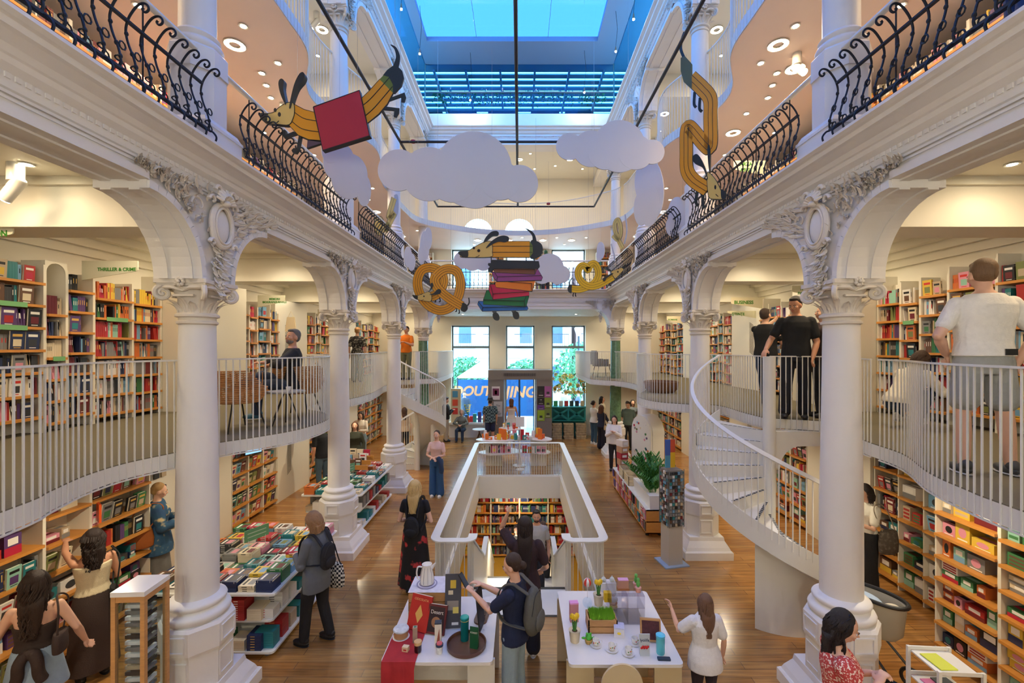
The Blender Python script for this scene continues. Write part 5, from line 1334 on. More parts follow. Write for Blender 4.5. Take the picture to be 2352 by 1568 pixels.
    Mw=Matrix.Translation((x,y,z))@Matrix.Rotation(R(face),4,'Z')@Matrix.Diagonal((s,s,s,1))
    return t,Mw,A,Lg
def rig(Mw,name,label,cat):   # thing carried at a person: same frame
    o=thing(name,label,cat); o.matrix_world=Mw; return o
def backpack(Mw,label,c,w=.15,h=.22,d=.07,y=-.15,z=1.15,strap=True):
    t=rig(Mw,'backpack',label,'backpack'); m=fabric(c); q=MB(); q.ell((0,y-.03,z),(w,d,h),m,18,12); q.ell((0,y-.03,z-.06),(w*1.02,d*1.1,h*.75),m,18,12); o=q.build('bag_body',t); remesh(o,.01)
    q=MB(); q.ell((0,y-.03-d*.9,z-.08),(w*.75,d*.45,h*.42),m,16,10); q.build('front_pocket',t)
    q=MB(); q.tube(spline([(-w*.9,y-.07,z+.02),(-w*.5,y-.08,z+h*.75),(0,y-.09,z+h*.86),(w*.5,y-.08,z+h*.75),(w*.9,y-.07,z+.02)],5),.004,mat('zip_dark',(40,42,44),.4),5); q.build('zip',t)
    for sx in (-1,1):
        q=MB(); q.tube(spline([(sx*.08,y-.01,z+h*.8),(sx*.10,-.09,1.42),(sx*.11,-.02,1.452),(sx*.115,.09,1.40),(sx*.125,.145,1.25),(sx*.15,.07,1.08),(sx*.13,y,z-h*.5)],5),0,m,sq=(.045,.01)); q.build('strap',t)
def shoulder_bag(Mw,label,c,sx,z,size,pat=None,y=0,strapc=None,name='shoulder_bag',xo=.26):
    t=rig(Mw,name,label,'bag'); m=fabric(c,pat) ; w,d,h=size; q=MB()
    q.lathe([(.75,0),(1,.08),(1.05,.5),(.9,.95),(.8,1)],m,24); me_scale=Matrix.Diagonal((d,w,h,1))
    q.v=[tuple(V((p[0]*d,p[1]*w,p[2]*h))+V((sx*xo,y,z-h))) for p in q.v]; q.build('bag_body',t)
    q=MB(); q.tube(spline([(sx*xo,y-w*.7,z),(sx*.2,y-.05,1.36),(sx*.155,-.03,1.45),(sx*.2,.08,1.36),(sx*xo,y+w*.7,z)],6),.008,fabric(strapc or c),6); q.build('strap',t)
# ---------- nearest people on the ground floor ----------
_,M1,_,_=person('woman with long dark curls, backless brown top and light denim mini skirt, lower left',-4.42,4.1,0,30,1.66,1,'light',top=dict(c=(52,38,32),hem=1.0,neck=1.22,sleeve=0,name='backless_top'),bottom=dict(kind='mini_skirt',c=(146,166,186),hem=.62,flare=.045,waist=1.02,fold=.01),hair=dict(style='long',c=(52,36,28),len=.52,wave=.022,n=90),vox=.009,arms={'L':((-.27,.02,1.12),(-.30,.12,.9)),'R':((.27,-.0,1.12),(.3,.12,.92))})
shoulder_bag(M1,'crumpled dark brown leather shoulder bag of the woman in the denim skirt',(58,42,36),1,1.14,(.11,.05,.18),xo=.20,y=-.12)
q=MB(); o=rig(M1,'knotted_cardigan','dark brown cardigan tied behind the waist of the woman in the denim skirt','clothing')
for sx in (-1,1):
    q=MB(); q.tube(spline([(sx*.02,-.14,1.02),(sx*.06,-.17,.94),(sx*.07,-.165,.82),(sx*.1,-.16,.74)],4),0,fabric((58,42,36)),10,rr=[.03]+[.045]*11+[.03]); q.build('sleeve',o)
q=MB(); q.ell((0,-.145,1.0),(.07,.04,.05),fabric((58,42,36)),12,8); q.build('knot',o)
_,M2,_,_=person('dark curly-haired woman in cream camisole and long brown skirt reaching to a shelf',-4.80,5.05,0,52,1.66,1,'mid',top=dict(c=(226,212,176),hem=.98,neck=1.31,sleeve=0,name='camisole'),bottom=dict(kind='long_skirt',c=(66,52,48),hem=.12,flare=.05,waist=1.03,fold=.02),hair=dict(style='long',c=(40,28,24),len=.38,wave=.026,n=90),vox=.009,arms={'L':((-.2,.3,1.42),(-.16,.55,1.47)),'R':((.21,.02,1.13),(.10,.22,1.05))})
shoulder_bag(M2,'small black handbag hanging behind the woman in the brown skirt',(30,30,32),1,1.02,(.12,.04,.15),y=-.14,xo=.16)
o=thing('orange_book','thin orange book held up by the woman in the brown skirt','book',(-5.27,5.62,1.52),R(52)); q=MB(); q.box(-.012,.012,-.08,.08,0,.23,C((226,88,30),.4)); q.build('cover',o); q=MB(); q.box(-.009,.0125,-.076,.076,.006,.224,PAGES); q.build('pages',o)
_,M3,_,_=person('blond woman in a blue patterned kimono jacket and grey skirt beside the peg wall',-5.42,6.72,0,-55,1.66,1,'light',top=dict(c=(34,58,110),pat=('noise',(214,196,150),7,.66,(50,90,120),.56),hem=.68,neck=1.44,sleeve=.85,sinf=.045,flare=.05,inf=.03,name='kimono_jacket'),bottom=dict(kind='long_skirt',c=(120,120,116),hem=.1,flare=.06),hair=dict(style='bun',c=(186,146,92),bz=1.58),arms={'R':((.24,.06,1.12),(.12,.27,1.1)),'L':((-.24,.06,1.12),(-.14,.27,1.1))},head=(0,15))
shoulder_bag(M3,'cognac brown leather tote bag on the shoulder of the woman in the kimono jacket',(176,100,44),1,1.12,(.17,.06,.28),name='tote_bag',xo=.24,y=-.2)
_,M4,_,_=person('older woman in a grey cardigan and black trousers at the near book table',-2.55,5.62,0,72,1.64,1,'light',top=dict(c=(96,100,106),hem=.72,sleeve=.98,inf=.026,sinf=.02,name='cardigan'),bottom=dict(kind='trousers',c=(26,26,30),cuff=.062),hair=dict(style='bob',c=(164,124,86),len=.24,wave=.006,n=80),arms={'L':((-.2,.04,1.12),(-.06,.26,1.12)),'R':((.2,.04,1.12),(.06,.26,1.10))},head=(10,28),vox=.009,legs={'L':((-.1,.06,.5),(-.1,.1,.085)),'R':((.1,-.02,.5),(.12,-.12,.085))})
o=rig(M4,'shirt','pale mint shirt showing in the open cardigan of the older woman','clothing'); q=MB(); q.ell((0,.105,1.14),(.085,.06,.25),fabric((206,222,208)),14,10); q.build('shirt_front',o)
backpack(M4,'small black backpack of the older woman in the grey cardigan',(34,34,38),.12,.17,.055,y=-.16,z=1.17)
shoulder_bag(M4,'black and white geometric patterned tote bag of the older woman',(30,30,34),1,.93,(.21,.05,.33),pat=('check',(224,220,206),34,.5),name='tote_bag',xo=.28,y=.0)
_,M5,_,_=person('woman with long blond hair and long black skirt with red roses, from behind',-1.59,6.84,0,-4,1.68,1,'light',top=dict(c=(24,24,28),hem=.98,sleeve=.28,name='black_top'),bottom=dict(kind='long_skirt',c=(26,24,26),pat=('noise',(26,24,26),7,.58,(196,60,60),.64),hem=.1,flare=.07,waist=1.05,fold=.06),hair=dict(style='long',c=(218,186,124),len=.42,wave=.014,n=90),vox=.009,arms={'L':((-.23,-.02,1.12),(-.16,.16,1.02)),'R':((.24,-.02,1.12),(.18,.16,1.02))})
backpack(M5,'small black leather backpack hanging on the blond woman in the rose skirt',(28,30,36),.115,.15,.055,y=-.16,z=1.06)
_,M6,_,_=person('woman in a pale pink T-shirt and wide blue jeans standing left of the stairwell',-2.06,11.15,0,172,1.63,1,'light',top=dict(c=(222,186,176),hem=.98,sleeve=.45,name='t_shirt'),bottom=dict(kind='trousers',c=(44,84,134),cuff=.105,waist=1.04),hair=dict(style='bun',c=(48,34,28),bz=1.56),shoes=(230,228,222),arms={'L':((-.22,.06,1.14),(-.02,.2,1.06)),'R':((.22,.06,1.12),(.04,.2,1.04))})
o=rig(M6,'denim_jacket','dark blue denim jacket over the arm of the woman in pink','clothing'); q=MB(); q.tube(spline([(-.1,.22,1.08),(-.17,.22,.95),(-.2,.2,.75),(-.18,.2,.66)],4),0,fabric((40,62,96)),12,rr=[.03]+[.06]*11+[.04]); o2=q.build('cloth',o)
_,M7,_,_=person('woman with dark hair in a bun, navy T-shirt and pale jeans, photographing with a phone',-.05,4.50,0,68,1.62,1,'light',top=dict(c=(26,36,66),hem=.84,sleeve=.5,sinf=.022,inf=.02,name='t_shirt'),bottom=dict(kind='trousers',c=(148,168,178),cuff=.09,waist=.98),hair=dict(style='bun',c=(62,44,34),bz=1.57),arms={'L':((-.17,.2,1.16),(-.15,.42,1.30)),'R':((.16,.2,1.17),(.12,.44,1.24))},head=(5,18),vox=.008)
backpack(M7,'large grey-green backpack worn by the woman in the navy T-shirt',(92,92,86),.155,.25,.085,y=-.18,z=1.16)
p7=M7@V((-.14,.53,1.40)); o=thing('smartphone','black smartphone held up by the woman with the backpack','phone',p7,R(68)); o.rotation_euler=(R(-35),0,R(68)); q=MB(); q.rbox(-.037,.037,-.005,.005,-.075,.075,BLK,.004); q.build('case',o); q=MB(); q.box(-.033,.033,-.0065,-.005,-.068,.068,mat('screen_dark',(60,70,84),.15)); q.build('screen',o)
person('woman with very long dark hair and brown shirt at the stairs, from behind',.07,5.42,0,-3,1.66,1,'light',top=dict(c=(52,32,36),hem=.80,sleeve=.5,sinf=.024,inf=.022,name='shirt'),bottom=dict(kind='trousers',c=(30,32,46),cuff=.09),hair=dict(style='long',c=(40,28,26),len=.66,wave=.006,n=100),shoes=(214,210,200),vox=.008,arms={'L':((-.28,.16,1.44),(-.24,.10,1.66)),'R':((.25,.0,1.12),(.22,.16,.98))})
person('bearded man in a light grey T-shirt coming up the basement stairs',.34,8.95,-1.30,180,1.74,0,'mid',top=dict(c=(176,172,166),sleeve=.45,name='t_shirt'),bottom=dict(kind='trousers',c=(40,42,52)),hair=dict(style='short',c=(34,26,24)),beard=(40,30,26))
person('dark-haired woman in a black top on the lower basement stairs',-.05,10.9,-2.25,165,1.64,1,'light',top=dict(c=(30,30,34),sleeve=.9,name='top'),bottom=dict(kind='trousers',c=(190,180,160)),hair=dict(style='long',c=(60,42,32),len=.35),head=(0,15),vox=.014)
person('woman in a leopard print blouse on the basement stairs behind the bearded man',.52,9.9,-1.75,175,1.60,1,'light',top=dict(c=(196,170,130),pat=('noise',(50,36,30),30,.5),sleeve=.45,name='blouse'),bottom=dict(kind='trousers',c=(36,36,40)),hair=dict(style='long',c=(90,60,40),len=.3),head=(0,15),vox=.014)
person('girl with long light brown hair in a white T-shirt and dark leggings, seen from behind',1.83,4.43,0,4,1.27,1,'light',top=dict(c=(232,230,228),hem=.74,sleeve=.5,inf=.035,sinf=.03,flare=.02,name='t_shirt'),bottom=dict(kind='trousers',c=(50,40,48),cuff=.045),hair=dict(style='long',c=(124,92,70),len=.46,wave=.012,n=100),vox=.009,arms={'L':((-.26,.1,1.2),(-.32,.25,1.3)),'R':((.25,-.02,1.1),(.27,.04,.86))})
_,M14,_,_=person('black-haired woman in a pink floral blouse, sunglasses on her head, lower right',2.48,3.48,0,-108,1.66,1,'light',top=dict(c=(196,70,66),pat=('spot',(244,222,206),60,.56),hem=.84,neck=1.38,sleeve=.25,sinf=.035,inf=.02,name='floral_blouse'),bottom=dict(kind='trousers',c=(60,70,96)),hair=dict(style='long',c=(34,28,30),len=.36,wave=.010,n=100),arms={'L':((-.2,.06,1.14),(-.06,.26,1.22)),'R':((.2,.06,1.14),(.03,.27,1.26))},head=(-6,22),vox=.008)
o=rig(M14,'sunglasses','dark sunglasses pushed up on the hair of the woman in the floral blouse','sunglasses')
for sx in (-1,1):
    q=MB(); q.ell((sx*.036,.055,1.685),(.028,.012,.02),mat('lens_dark',(30,26,30),.1),12,8); q.build('lens',o)
q=MB(); q.tube([(-.085,-.01,1.64),(-.07,.055,1.685),(0,.068,1.69),(.07,.055,1.685),(.085,-.01,1.64)],.004,BLK,6); q.build('frame',o)
_,M15,_,_=person('dark-haired woman in a cream T-shirt and black trousers browsing by the right shelves',5.22,6.75,0,100,1.64,1,'light',top=dict(c=(228,222,206),hem=.98,sleeve=.5,sinf=.02,name='t_shirt'),bottom=dict(kind='trousers',c=(26,26,28),cuff=.09,waist=1.04),hair=dict(style='bob',c=(44,34,32),len=.23,n=80),arms={'L':((-.2,.08,1.14),(-.08,.3,1.16)),'R':((.2,.08,1.14),(.06,.3,1.14))},head=(0,22))
shoulder_bag(M15,'large snakeskin pattern shoulder bag of the woman in the cream T-shirt',(150,138,120),-1,1.08,(.16,.07,.34),pat=('noise',(84,74,64),22,.5),xo=.27,y=-.1)
# ---------- mezzanine people ----------
person('short-haired man in a white T-shirt and grey shorts seen from behind on the right mezzanine',3.85,3.72,MZ,-14,1.77,0,'light',top=dict(c=(240,236,228),hem=.94,sleeve=.46,inf=.026,name='t_shirt'),bottom=dict(kind='shorts',c=(164,166,162),len=.52,loose=.012,waist=.99),hair=dict(style='short',c=(122,92,62)),shoes=(70,72,74),vox=.008,wide=1.06,arms={'L':((-.30,-.03,1.14),(-.20,.10,.97)),'R':((.32,-.02,1.12),(.26,.03,.93))},head=(0,12),legs={'L':((-.13,.02,.49),(-.14,-.02,.085)),'R':((.15,.02,.49),(.19,.02,.085))})
o=thing('smartphone','dark smartphone sticking out of the back pocket of the man in grey shorts','phone'); o.matrix_world=Matrix.Translation((3.85,3.72,MZ))@Matrix.Rotation(R(-14),4,'Z'); q=MB(); q.rbox(.05,.13,-.155,-.145,.99,1.04,BLK,.004); q.build('case',o)
person('young man in black hoodie and black trousers looking down at the stair landing',4.12,6.68,MZ,150,1.80,0,'mid',top=dict(c=(26,28,32),hem=.86,sleeve=.48,inf=.02,sinf=.02,name='t_shirt'),bottom=dict(kind='trousers',c=(26,28,38),cuff=.08),hair=dict(style='short',c=(34,28,28)),shoes=(34,34,38),vox=.009,arms={'R':((.3,.05,1.12),(.36,.22,.98)),'L':((-.24,.0,1.1),(-.2,.1,.88))},head=(-25,18),legs={'L':((-.1,.03,.49),(-.1,-.0,.085)),'R':((.12,.06,.49),(.14,.06,.085))})
_,M18,_,_=person('person with a beige shoulder bag mostly hidden behind the nearest right column, arm stretched out',4.56,6.75,MZ,80,1.68,1,'light',top=dict(c=(60,44,44),sleeve=.3,name='top'),bottom=dict(kind='trousers',c=(40,40,48)),hair=dict(style='long',c=(60,40,34),len=.4),arms={'L':((-.1,.22,1.26),(-.05,.47,1.36)),'R':((.2,.2,1.2),(.14,.42,1.24))})
shoulder_bag(M18,'beige slouchy cloth bag hanging beside the young man in black',(176,150,124),1,1.0,(.12,.05,.32),xo=.2,y=.15)
person('stocky man in black T-shirt and jeans reaching into a bookcase on the right mezzanine',4.42,8.05,MZ,-60,1.74,0,'light',top=dict(c=(28,30,34),hem=.88,sleeve=.45,inf=.02,name='t_shirt'),bottom=dict(kind='trousers',c=(40,58,86)),hair=dict(style='short',c=(70,52,42)),wide=1.12,arms={'L':((-.2,.22,1.36),(-.14,.45,1.50)),'R':((.24,.08,1.12),(.12,.3,1.06))},legs={'L':((-.12,.1,.5),(-.12,.16,.085)),'R':((.1,-.04,.5),(.12,-.16,.085))})
person('person crouching in a white shirt by the lowest right mezzanine shelves',4.95,5.85,MZ,-75,1.68,1,'light',top=dict(c=(226,220,204),sleeve=.9,inf=.03,sinf=.02,hem=.9,name='shirt'),bottom=dict(kind='trousers',c=(40,58,84)),hair=dict(style='long',c=(70,50,40),len=.3),shoes=(220,218,212),sit=.56,lean=38,arms={'L':((-.2,.3,.62),(-.12,.5,.5)),'R':((.2,.3,.62),(.12,.5,.5))},legs={'L':((-.12,.40,.48),(-.12,.12,.085)),'R':((.12,.40,.48),(.12,.12,.085))})
person('grey-haired bearded man in black shirt seated with crossed legs behind the rattan chair',-3.42,6.75,MZ,118,1.78,0,'mid',top=dict(c=(30,32,36),sleeve=.8,inf=.022,sinf=.02,hem=.86,name='shirt'),bottom=dict(kind='trousers',c=(44,56,78),cuff=.062),hair=dict(style='short',c=(104,100,98)),beard=(128,122,118),shoes=(40,92,112),sit=.44,wide=1.1,vox=.009,arms={'L':((-.26,.06,.86),(-.1,.3,.76)),'R':((.28,.08,.84),(.30,.33,.78))},head=(38,-3),legs={'L':((-.1,.42,.50),(-.06,.44,.085)),'R':((.02,.42,.62),(-.25,.62,.50))})
person('woman in a black and white patterned blouse seen from behind on the left mezzanine',-4.95,13.7,MZ,10,1.66,1,'light',top=dict(c=(228,220,206),pat=('noise',(34,34,38),18,.5),sleeve=.5,inf=.03,sinf=.03,name='blouse'),bottom=dict(kind='trousers',c=(130,136,120),cuff=.09),hair=dict(style='bun',c=(176,130,80),bz=1.64),vox=.013)
person('person in a bright orange T-shirt at the far left mezzanine rail',-3.72,14.75,MZ,170,1.74,0,'mid',top=dict(c=(232,122,24),sleeve=.45,inf=.02,name='t_shirt'),bottom=dict(kind='trousers',c=(110,112,84)),hair=dict(style='short',c=(50,36,30)),vox=.013,arms={'L':((-.24,.08,1.14),(-.05,.26,1.2)),'R':((.24,.08,1.14),(.05,.26,1.2))})
# ---------- further ground floor people ----------
_,M24,_,_=person('woman in cream top and light jeans holding a red jacket under the left mezzanine',-5.05,14.3,0,178,1.66,1,'light',top=dict(c=(226,214,196),sleeve=.9,hem=.98,name='top'),bottom=dict(kind='trousers',c=(126,148,160),cuff=.09,waist=1.04),hair=dict(style='long',c=(48,34,30),len=.38),head=(0,25),vox=.013,arms={'L':((-.22,.08,1.14),(-.04,.24,1.12)),'R':((.22,.08,1.14),(.08,.26,1.1))})
o=rig(M24,'red_jacket','dark red jacket hanging over the arm of the woman in the cream top','clothing'); q=MB(); q.tube(spline([(.1,.26,1.16),(.17,.26,1.0),(.2,.22,.8),(.18,.22,.68)],4),0,fabric((140,30,40)),10,rr=[.03]+[.065]*11+[.04]); q.build('cloth',o)
person('man in black T-shirt and blue jeans turned to the shelves behind the second left column',-5.05,11.5,0,60,1.76,0,'mid',top=dict(c=(26,30,36),sleeve=.45,inf=.02,name='t_shirt'),bottom=dict(kind='trousers',c=(78,104,122)),hair=dict(style='short',c=(40,32,30)),vox=.012,head=(0,25),lean=8)
person('person in dark olive jacket half hidden behind the second left column',-4.55,12.4,0,190,1.64,1,'light',top=dict(c=(58,62,50),sleeve=.95,inf=.03,name='jacket'),bottom=dict(kind='trousers',c=(40,40,44)),hair=dict(style='long',c=(90,60,44),len=.3),vox=.014)
person('man in black jacket and khaki trousers by the low shelf beside the left spiral stair',-2.9,17.7,0,-70,1.74,0,'light',top=dict(c=(30,34,38),sleeve=.95,inf=.03,name='jacket'),bottom=dict(kind='trousers',c=(172,160,138),cuff=.07),hair=dict(style='short',c=(60,44,38)),vox=.014,arms={'L':((-.22,.08,1.14),(-.05,.27,1.2)),'R':((.22,.08,1.14),(.05,.27,1.2))},head=(0,15))
person('white-haired seated person in grey shirt and jeans on the bench under the left window',-2.32,18.0,0,175,1.66,1,'light',top=dict(c=(120,124,116),sleeve=.95,inf=.03,name='shirt'),bottom=dict(kind='trousers',c=(36,58,86)),hair=dict(style='bob',c=(200,194,184),len=.16),sit=.46,vox=.014,arms={'L':((-.22,.08,.8),(-.06,.3,.66)),'R':((.22,.08,.8),(.06,.3,.66))},legs={'L':((-.12,.42,.46),(-.12,.42,.085)),'R':((.12,.42,.46),(.12,.42,.085))})
_,M29,_,_=person('man in a hat, plaid shirt and navy shorts in front of the entrance portal',-1.12,17.2,0,10,1.74,0,'mid',top=dict(c=(110,132,130),pat=('check',(40,58,66),16),sleeve=.45,inf=.03,sinf=.03,hem=.82,name='plaid_shirt'),bottom=dict(kind='shorts',c=(34,44,78),len=.6),hair=dict(style='short',c=(60,50,44)),vox=.013,wide=1.1,shoes=(200,180,150))
o=rig(M29,'hat','dark brimmed hat of the man in the plaid shirt','hat'); q=MB(); q.lathe([(.14,1.65),(.145,1.655),(.10,1.665),(.095,1.74),(.07,1.76),(.02,1.755)],fabric((60,56,50)),20,sy=1.15); q.build('crown_and_brim',o)
person('woman with brown hair in a pale strapless dress walking in at the entrance',-.32,17.75,0,5,1.68,1,'mid',top=dict(c=(232,220,204),hem=.9,neck=1.30,sleeve=0,name='dress_top'),bottom=dict(kind='skirt',c=(232,226,214),hem=.6,flare=.06),hair=dict(style='long',c=(104,64,42),len=.28),vox=.013)
_,M31,_,_=person('woman in a white T-shirt and jeans queueing left of the woman in navy',2.86,17.2,0,-60,1.66,1,'mid',top=dict(c=(232,230,224),sleeve=.5,inf=.02,name='t_shirt'),bottom=dict(kind='trousers',c=(54,84,106)),hair=dict(style='bun',c=(46,34,30),bz=1.6),shoes=(220,220,216),vox=.013,arms={'L':((-.22,.08,1.14),(-.05,.27,1.18)),'R':((.22,.08,1.14),(.05,.27,1.18))})
_,M32,_,_=person('woman in navy jacket and dark wide trousers queueing beside the right green column',3.0,16.35,0,-50,1.60,1,'light',top=dict(c=(28,34,58),sleeve=.95,inf=.03,name='jacket'),bottom=dict(kind='trousers',c=(26,30,44),cuff=.1),hair=dict(style='bob',c=(96,56,42),len=.26),vox=.013,arms={'L':((-.22,.08,1.14),(-.05,.25,1.3)),'R':((.22,.08,1.14),(.05,.27,1.18))})
shoulder_bag(M32,'beige crossbody bag of the woman in navy',(196,170,132),1,.95,(.1,.04,.18),xo=.2)
person('dark-haired person in a beige top standing behind the woman in the white T-shirt',3.35,18.1,0,-100,1.72,0,'mid',top=dict(c=(206,196,170),sleeve=.5,name='top'),bottom=dict(kind='trousers',c=(60,60,66)),hair=dict(style='long',c=(36,26,24),len=.25),vox=.014)
person('woman with glasses in a white shirt and black trousers beside the arched display stand',2.86,13.5,0,160,1.64,1,'light',top=dict(c=(230,226,222),sleeve=.95,inf=.03,sinf=.025,hem=.84,name='shirt'),bottom=dict(kind='trousers',c=(28,30,38)),hair=dict(style='long',c=(52,34,30),len=.3),vox=.012,arms={'L':((-.2,.12,1.16),(-.02,.28,1.26)),'R':((.2,.12,1.16),(.03,.28,1.24))},head=(0,12))
person('man in a dark green shirt behind the cash desk beyond the green column',3.95,16.3,0,150,1.76,0,'light',top=dict(c=(96,116,112),sleeve=.5,inf=.02,name='shirt'),bottom=dict(kind='trousers',c=(40,42,48)),hair=dict(style='short',c=(60,44,36)),vox=.013,head=(0,28))
person('dark-haired cashier in grey by the right wall counter',4.4,17.4,0,185,1.66,1,'light',top=dict(c=(120,130,136),sleeve=.5,name='top'),bottom=dict(kind='trousers',c=(40,42,48)),hair=dict(style='long',c=(40,28,26),len=.22),vox=.015)
person('long-haired woman in beige browsing behind the left spiral stair',-3.95,15.4,0,20,1.64,1,'light',top=dict(c=(196,170,140),sleeve=.5,name='top'),bottom=dict(kind='trousers',c=(30,34,44)),hair=dict(style='long',c=(66,40,30),len=.36),vox=.015)
person('person in blue at the right upper gallery railing, near the top right corner',3.55,3.15,5.635,-120,1.75,0,'light',top=dict(c=(30,66,120),sleeve=.9,inf=.03,name='jacket'),bottom=dict(kind='trousers',c=(28,56,104),cuff=.09),hair=dict(style='short',c=(50,40,34)),vox=.012)
person('person in a dark red top and green cap at the end upper gallery window',.95,16.4,5.635,20,1.62,0,'mid',top=dict(c=(130,40,54),sleeve=.9,inf=.02,name='top'),bottom=dict(kind='trousers',c=(40,40,44)),hair=dict(style='short',c=(60,110,70)),vox=.015)
# ================= FURNITURE, PROPS, STREET =================
def G(u,v,z): d=(ZC-z)*F/(v-V0); return ((u-U0)/F*d, d)
CREAM=mat('cream_board',(214,196,156),.5); WOOD=mat('crate_pine',(198,148,92),.55,noise_=.2,scale=10,stretch=(1,1,6)); WAL=mat('walnut',(104,70,50),.4,noise_=.2,scale=10,stretch=(.3,4,1)); GLS=CLEAR
WHT=mat('glazed_white',(236,234,228),.25)
FOL=mat('leaf_green',(74,140,62),.5,noise_=.3,scale=20); FOL2=mat('leaf_far',(70,140,96),.7,noise_=.3,scale=6)
def display_table(nm,label,x0,x1,y0,y1,z,legm):
    t=thing('display_table',label,'table',((x0+x1)/2,(y0+y1)/2,0)); a,b=(x1-x0)/2,(y1-y0)/2
    q=MB(); q.rbox(-a,a,-b,b,z-.03,z,WHT,.04); q.build('table_top',t)
    for s in (-1,1):
        q=MB(); q.box(s*a*.78-.13,s*a*.78+.13,-b*.85,-b*.85+.03,0,z-.03,legm); q.build('leg_panel',t)
        q=MB(); q.box(s*a*.78-.13,s*a*.78+.13,b*.85-.03,b*.85,0,z-.03,legm); q.build('leg_panel',t)
    q=MB(); q.box(-a*.7,a*.7,-.02,.02,.2,z-.03,legm); q.build('stretcher',t)
    return t
TZ=.76
display_table('t','white table with teapots, tray and red cloth at the front left of the stairwell',-1.30,-.25,4.19,5.30,TZ,STEEL)
display_table('t','white table with cups, tulip pots and a grass crate right of the stairwell',.46,1.53,4.16,5.42,TZ,CREAM)
def item(nm,label,cat,x,y,z,rz=0,group=None): return thing(nm,label,cat,(x,y,z),R(rz),group)
def crate(label,x,y,z,w,d,h,rz=0,m=WOOD,n=3):
    t=item('wooden_crate',label,'crate',x,y,z,rz)
    for i in range(n):
        z0=h*i/n+.004; z1=h*(i+1)/n-.006
        for k,(a,b,c,e) in enumerate(((-w/2,w/2,-d/2,-d/2+.012),(-w/2,w/2,d/2-.012,d/2),(-w/2,-w/2+.012,-d/2,d/2),(w/2-.012,w/2,-d/2,d/2))):
            q=MB(); q.box(a,b,c,e,z0,z1,m); q.build('slat',t)
    q=MB(); q.box(-w/2,w/2,-d/2,d/2,0,.008,m); q.build('base',t)
    for sx in (-1,1):
        for sy in (-1,1): q=MB(); q.box(sx*(w/2-.028)-.012,sx*(w/2-.028)+.012,sy*(d/2-.028)-.012,sy*(d/2-.028)+.012,.005,h-.006,m); q.build('corner_post',t)
    return t
# ---- front left table ----
x,y=-.95,5.0
crate('wooden crate turned up as a stand for the kettle on the front left table',x,y,TZ,.50,.34,.30,2)
t=item('place_mat','white and lilac printed cloth lying on the kettle crate','cloth',x,y,TZ+.300); q=MB(); q.box(-.25,.25,-.17,.17,0,.006,mat('print_cloth',(222,220,228),.8,noise_=.25,scale=14)); q.build('cloth',t)
t=item('plate','round plate with concentric lilac rings under the striped kettle','plate',x-.08,y,TZ+.306)
for i,(r,c) in enumerate(((.115,(150,146,180)),(.10,(222,220,228)),(.085,(150,146,180)),(.07,(222,220,228)))): q=MB(); q.lathe([(r-.01,0),(r,.006+.001*i)],C(c,.3),28); q.build('ring',t)
t=item('kettle','cream striped ceramic kettle with handle on top of the crate','kettle',x-.08,y,TZ+.315)
q=MB(); q.lathe([(.062,0),(.075,.01),(.078,.06),(.066,.13),(.052,.19),(.056,.215),(.05,.215),(.045,.19),(.04,.18)],WHT,28); q.build('body',t)
for k in range(10):
    a=2*pi*k/10; q=MB(); q.tube([(.079*cos(a),.079*sin(a),.02),(.0795*cos(a),.0795*sin(a),.06),(.067*cos(a),.067*sin(a),.13),(.053*cos(a),.053*sin(a),.19)],.0016,C((120,124,140)),4); q.build('stripe',t)
q=MB(); q.tube(spline([(-.055,0,.18),(-.1,0,.18),(-.115,0,.12),(-.105,0,.06),(-.075,0,.04)],4),.009,WHT,8); q.build('handle',t)
q=MB(); q.tube([(.05,0,.17),(.075,0,.20),(.095,0,.225)],0,WHT,8,rr=[.02,.014,.008]); q.build('spout',t)
def slab_item(nm,label,cat,x,y,z,w,h,th,rz,tilt,m,extra=None,yaw=0):
    t=thing(nm,label,cat); t.matrix_world=Matrix.Translation((x,y,z+.004))@Matrix.Rotation(R(rz),4,'Z')@Matrix.Rotation(R(tilt),4,'X')
    q=MB(); q.box(-w/2,w/2,-th,0,0,h,m); q.build('board' if nm!='cookbook' else 'cover',t)
    for i,(nme,x0,x1,z0,z1,mm) in enumerate(extra or []): q=MB(); q.box(x0,x1,-th-.002-.0004*i,-th,z0,z1,mm); q.build(nme,t)
    return t
slab_item('serving_board','tall charcoal slate board printed with cheese and cinnamon, leaning on the kettle crate','board',-.70,4.70,TZ,.17,.52,.012,4,-14,C((72,72,78)),[('cheese_print',-.03,.03,.38,.46,C((214,180,60))),('nut_print',-.05,.0,.32,.36,C((220,206,170))),('paper_print',-.06,.06,.17,.26,C((150,140,130))),('cheese_print',.0,.06,.14,.2,C((224,206,110))),('price_label',-.01,.06,.03,.055,C((226,224,220)))])
t=slab_item('cookbook','large red cookbook with golden diamond leaning at the left end of the table','book',-1.06,4.66,TZ,.24,.33,.03,-22,-22,C((190,44,34)),[('gold_diamond',0,0,0,0,BLK)][:0])
q=MB(); q.M=XZ; q.pz([(-.045,.15),(0,.07),(.045,.15),(0,.24)],.030,.032,C((220,176,90))); q.build('golden_diamond',t)
q=MB(); q.box(-.11,.115,-.027,-.003,.325,.333,PAGES); q.build('pages',t)
text_loops('CIOCOLATA',.03,C((224,180,110)),'title',t,loc=(0,-.031,.285),rot=(R(90),0,0),ext=.001)
t=slab_item('cookbook','dark brown and red cookbook with a round pastry picture leaning beside the slate board','book',-.86,4.60,TZ,.2,.27,.028,-14,-20,C((110,40,38)),[('frame',-.085,.085,.02,.25,C((52,34,34)))])
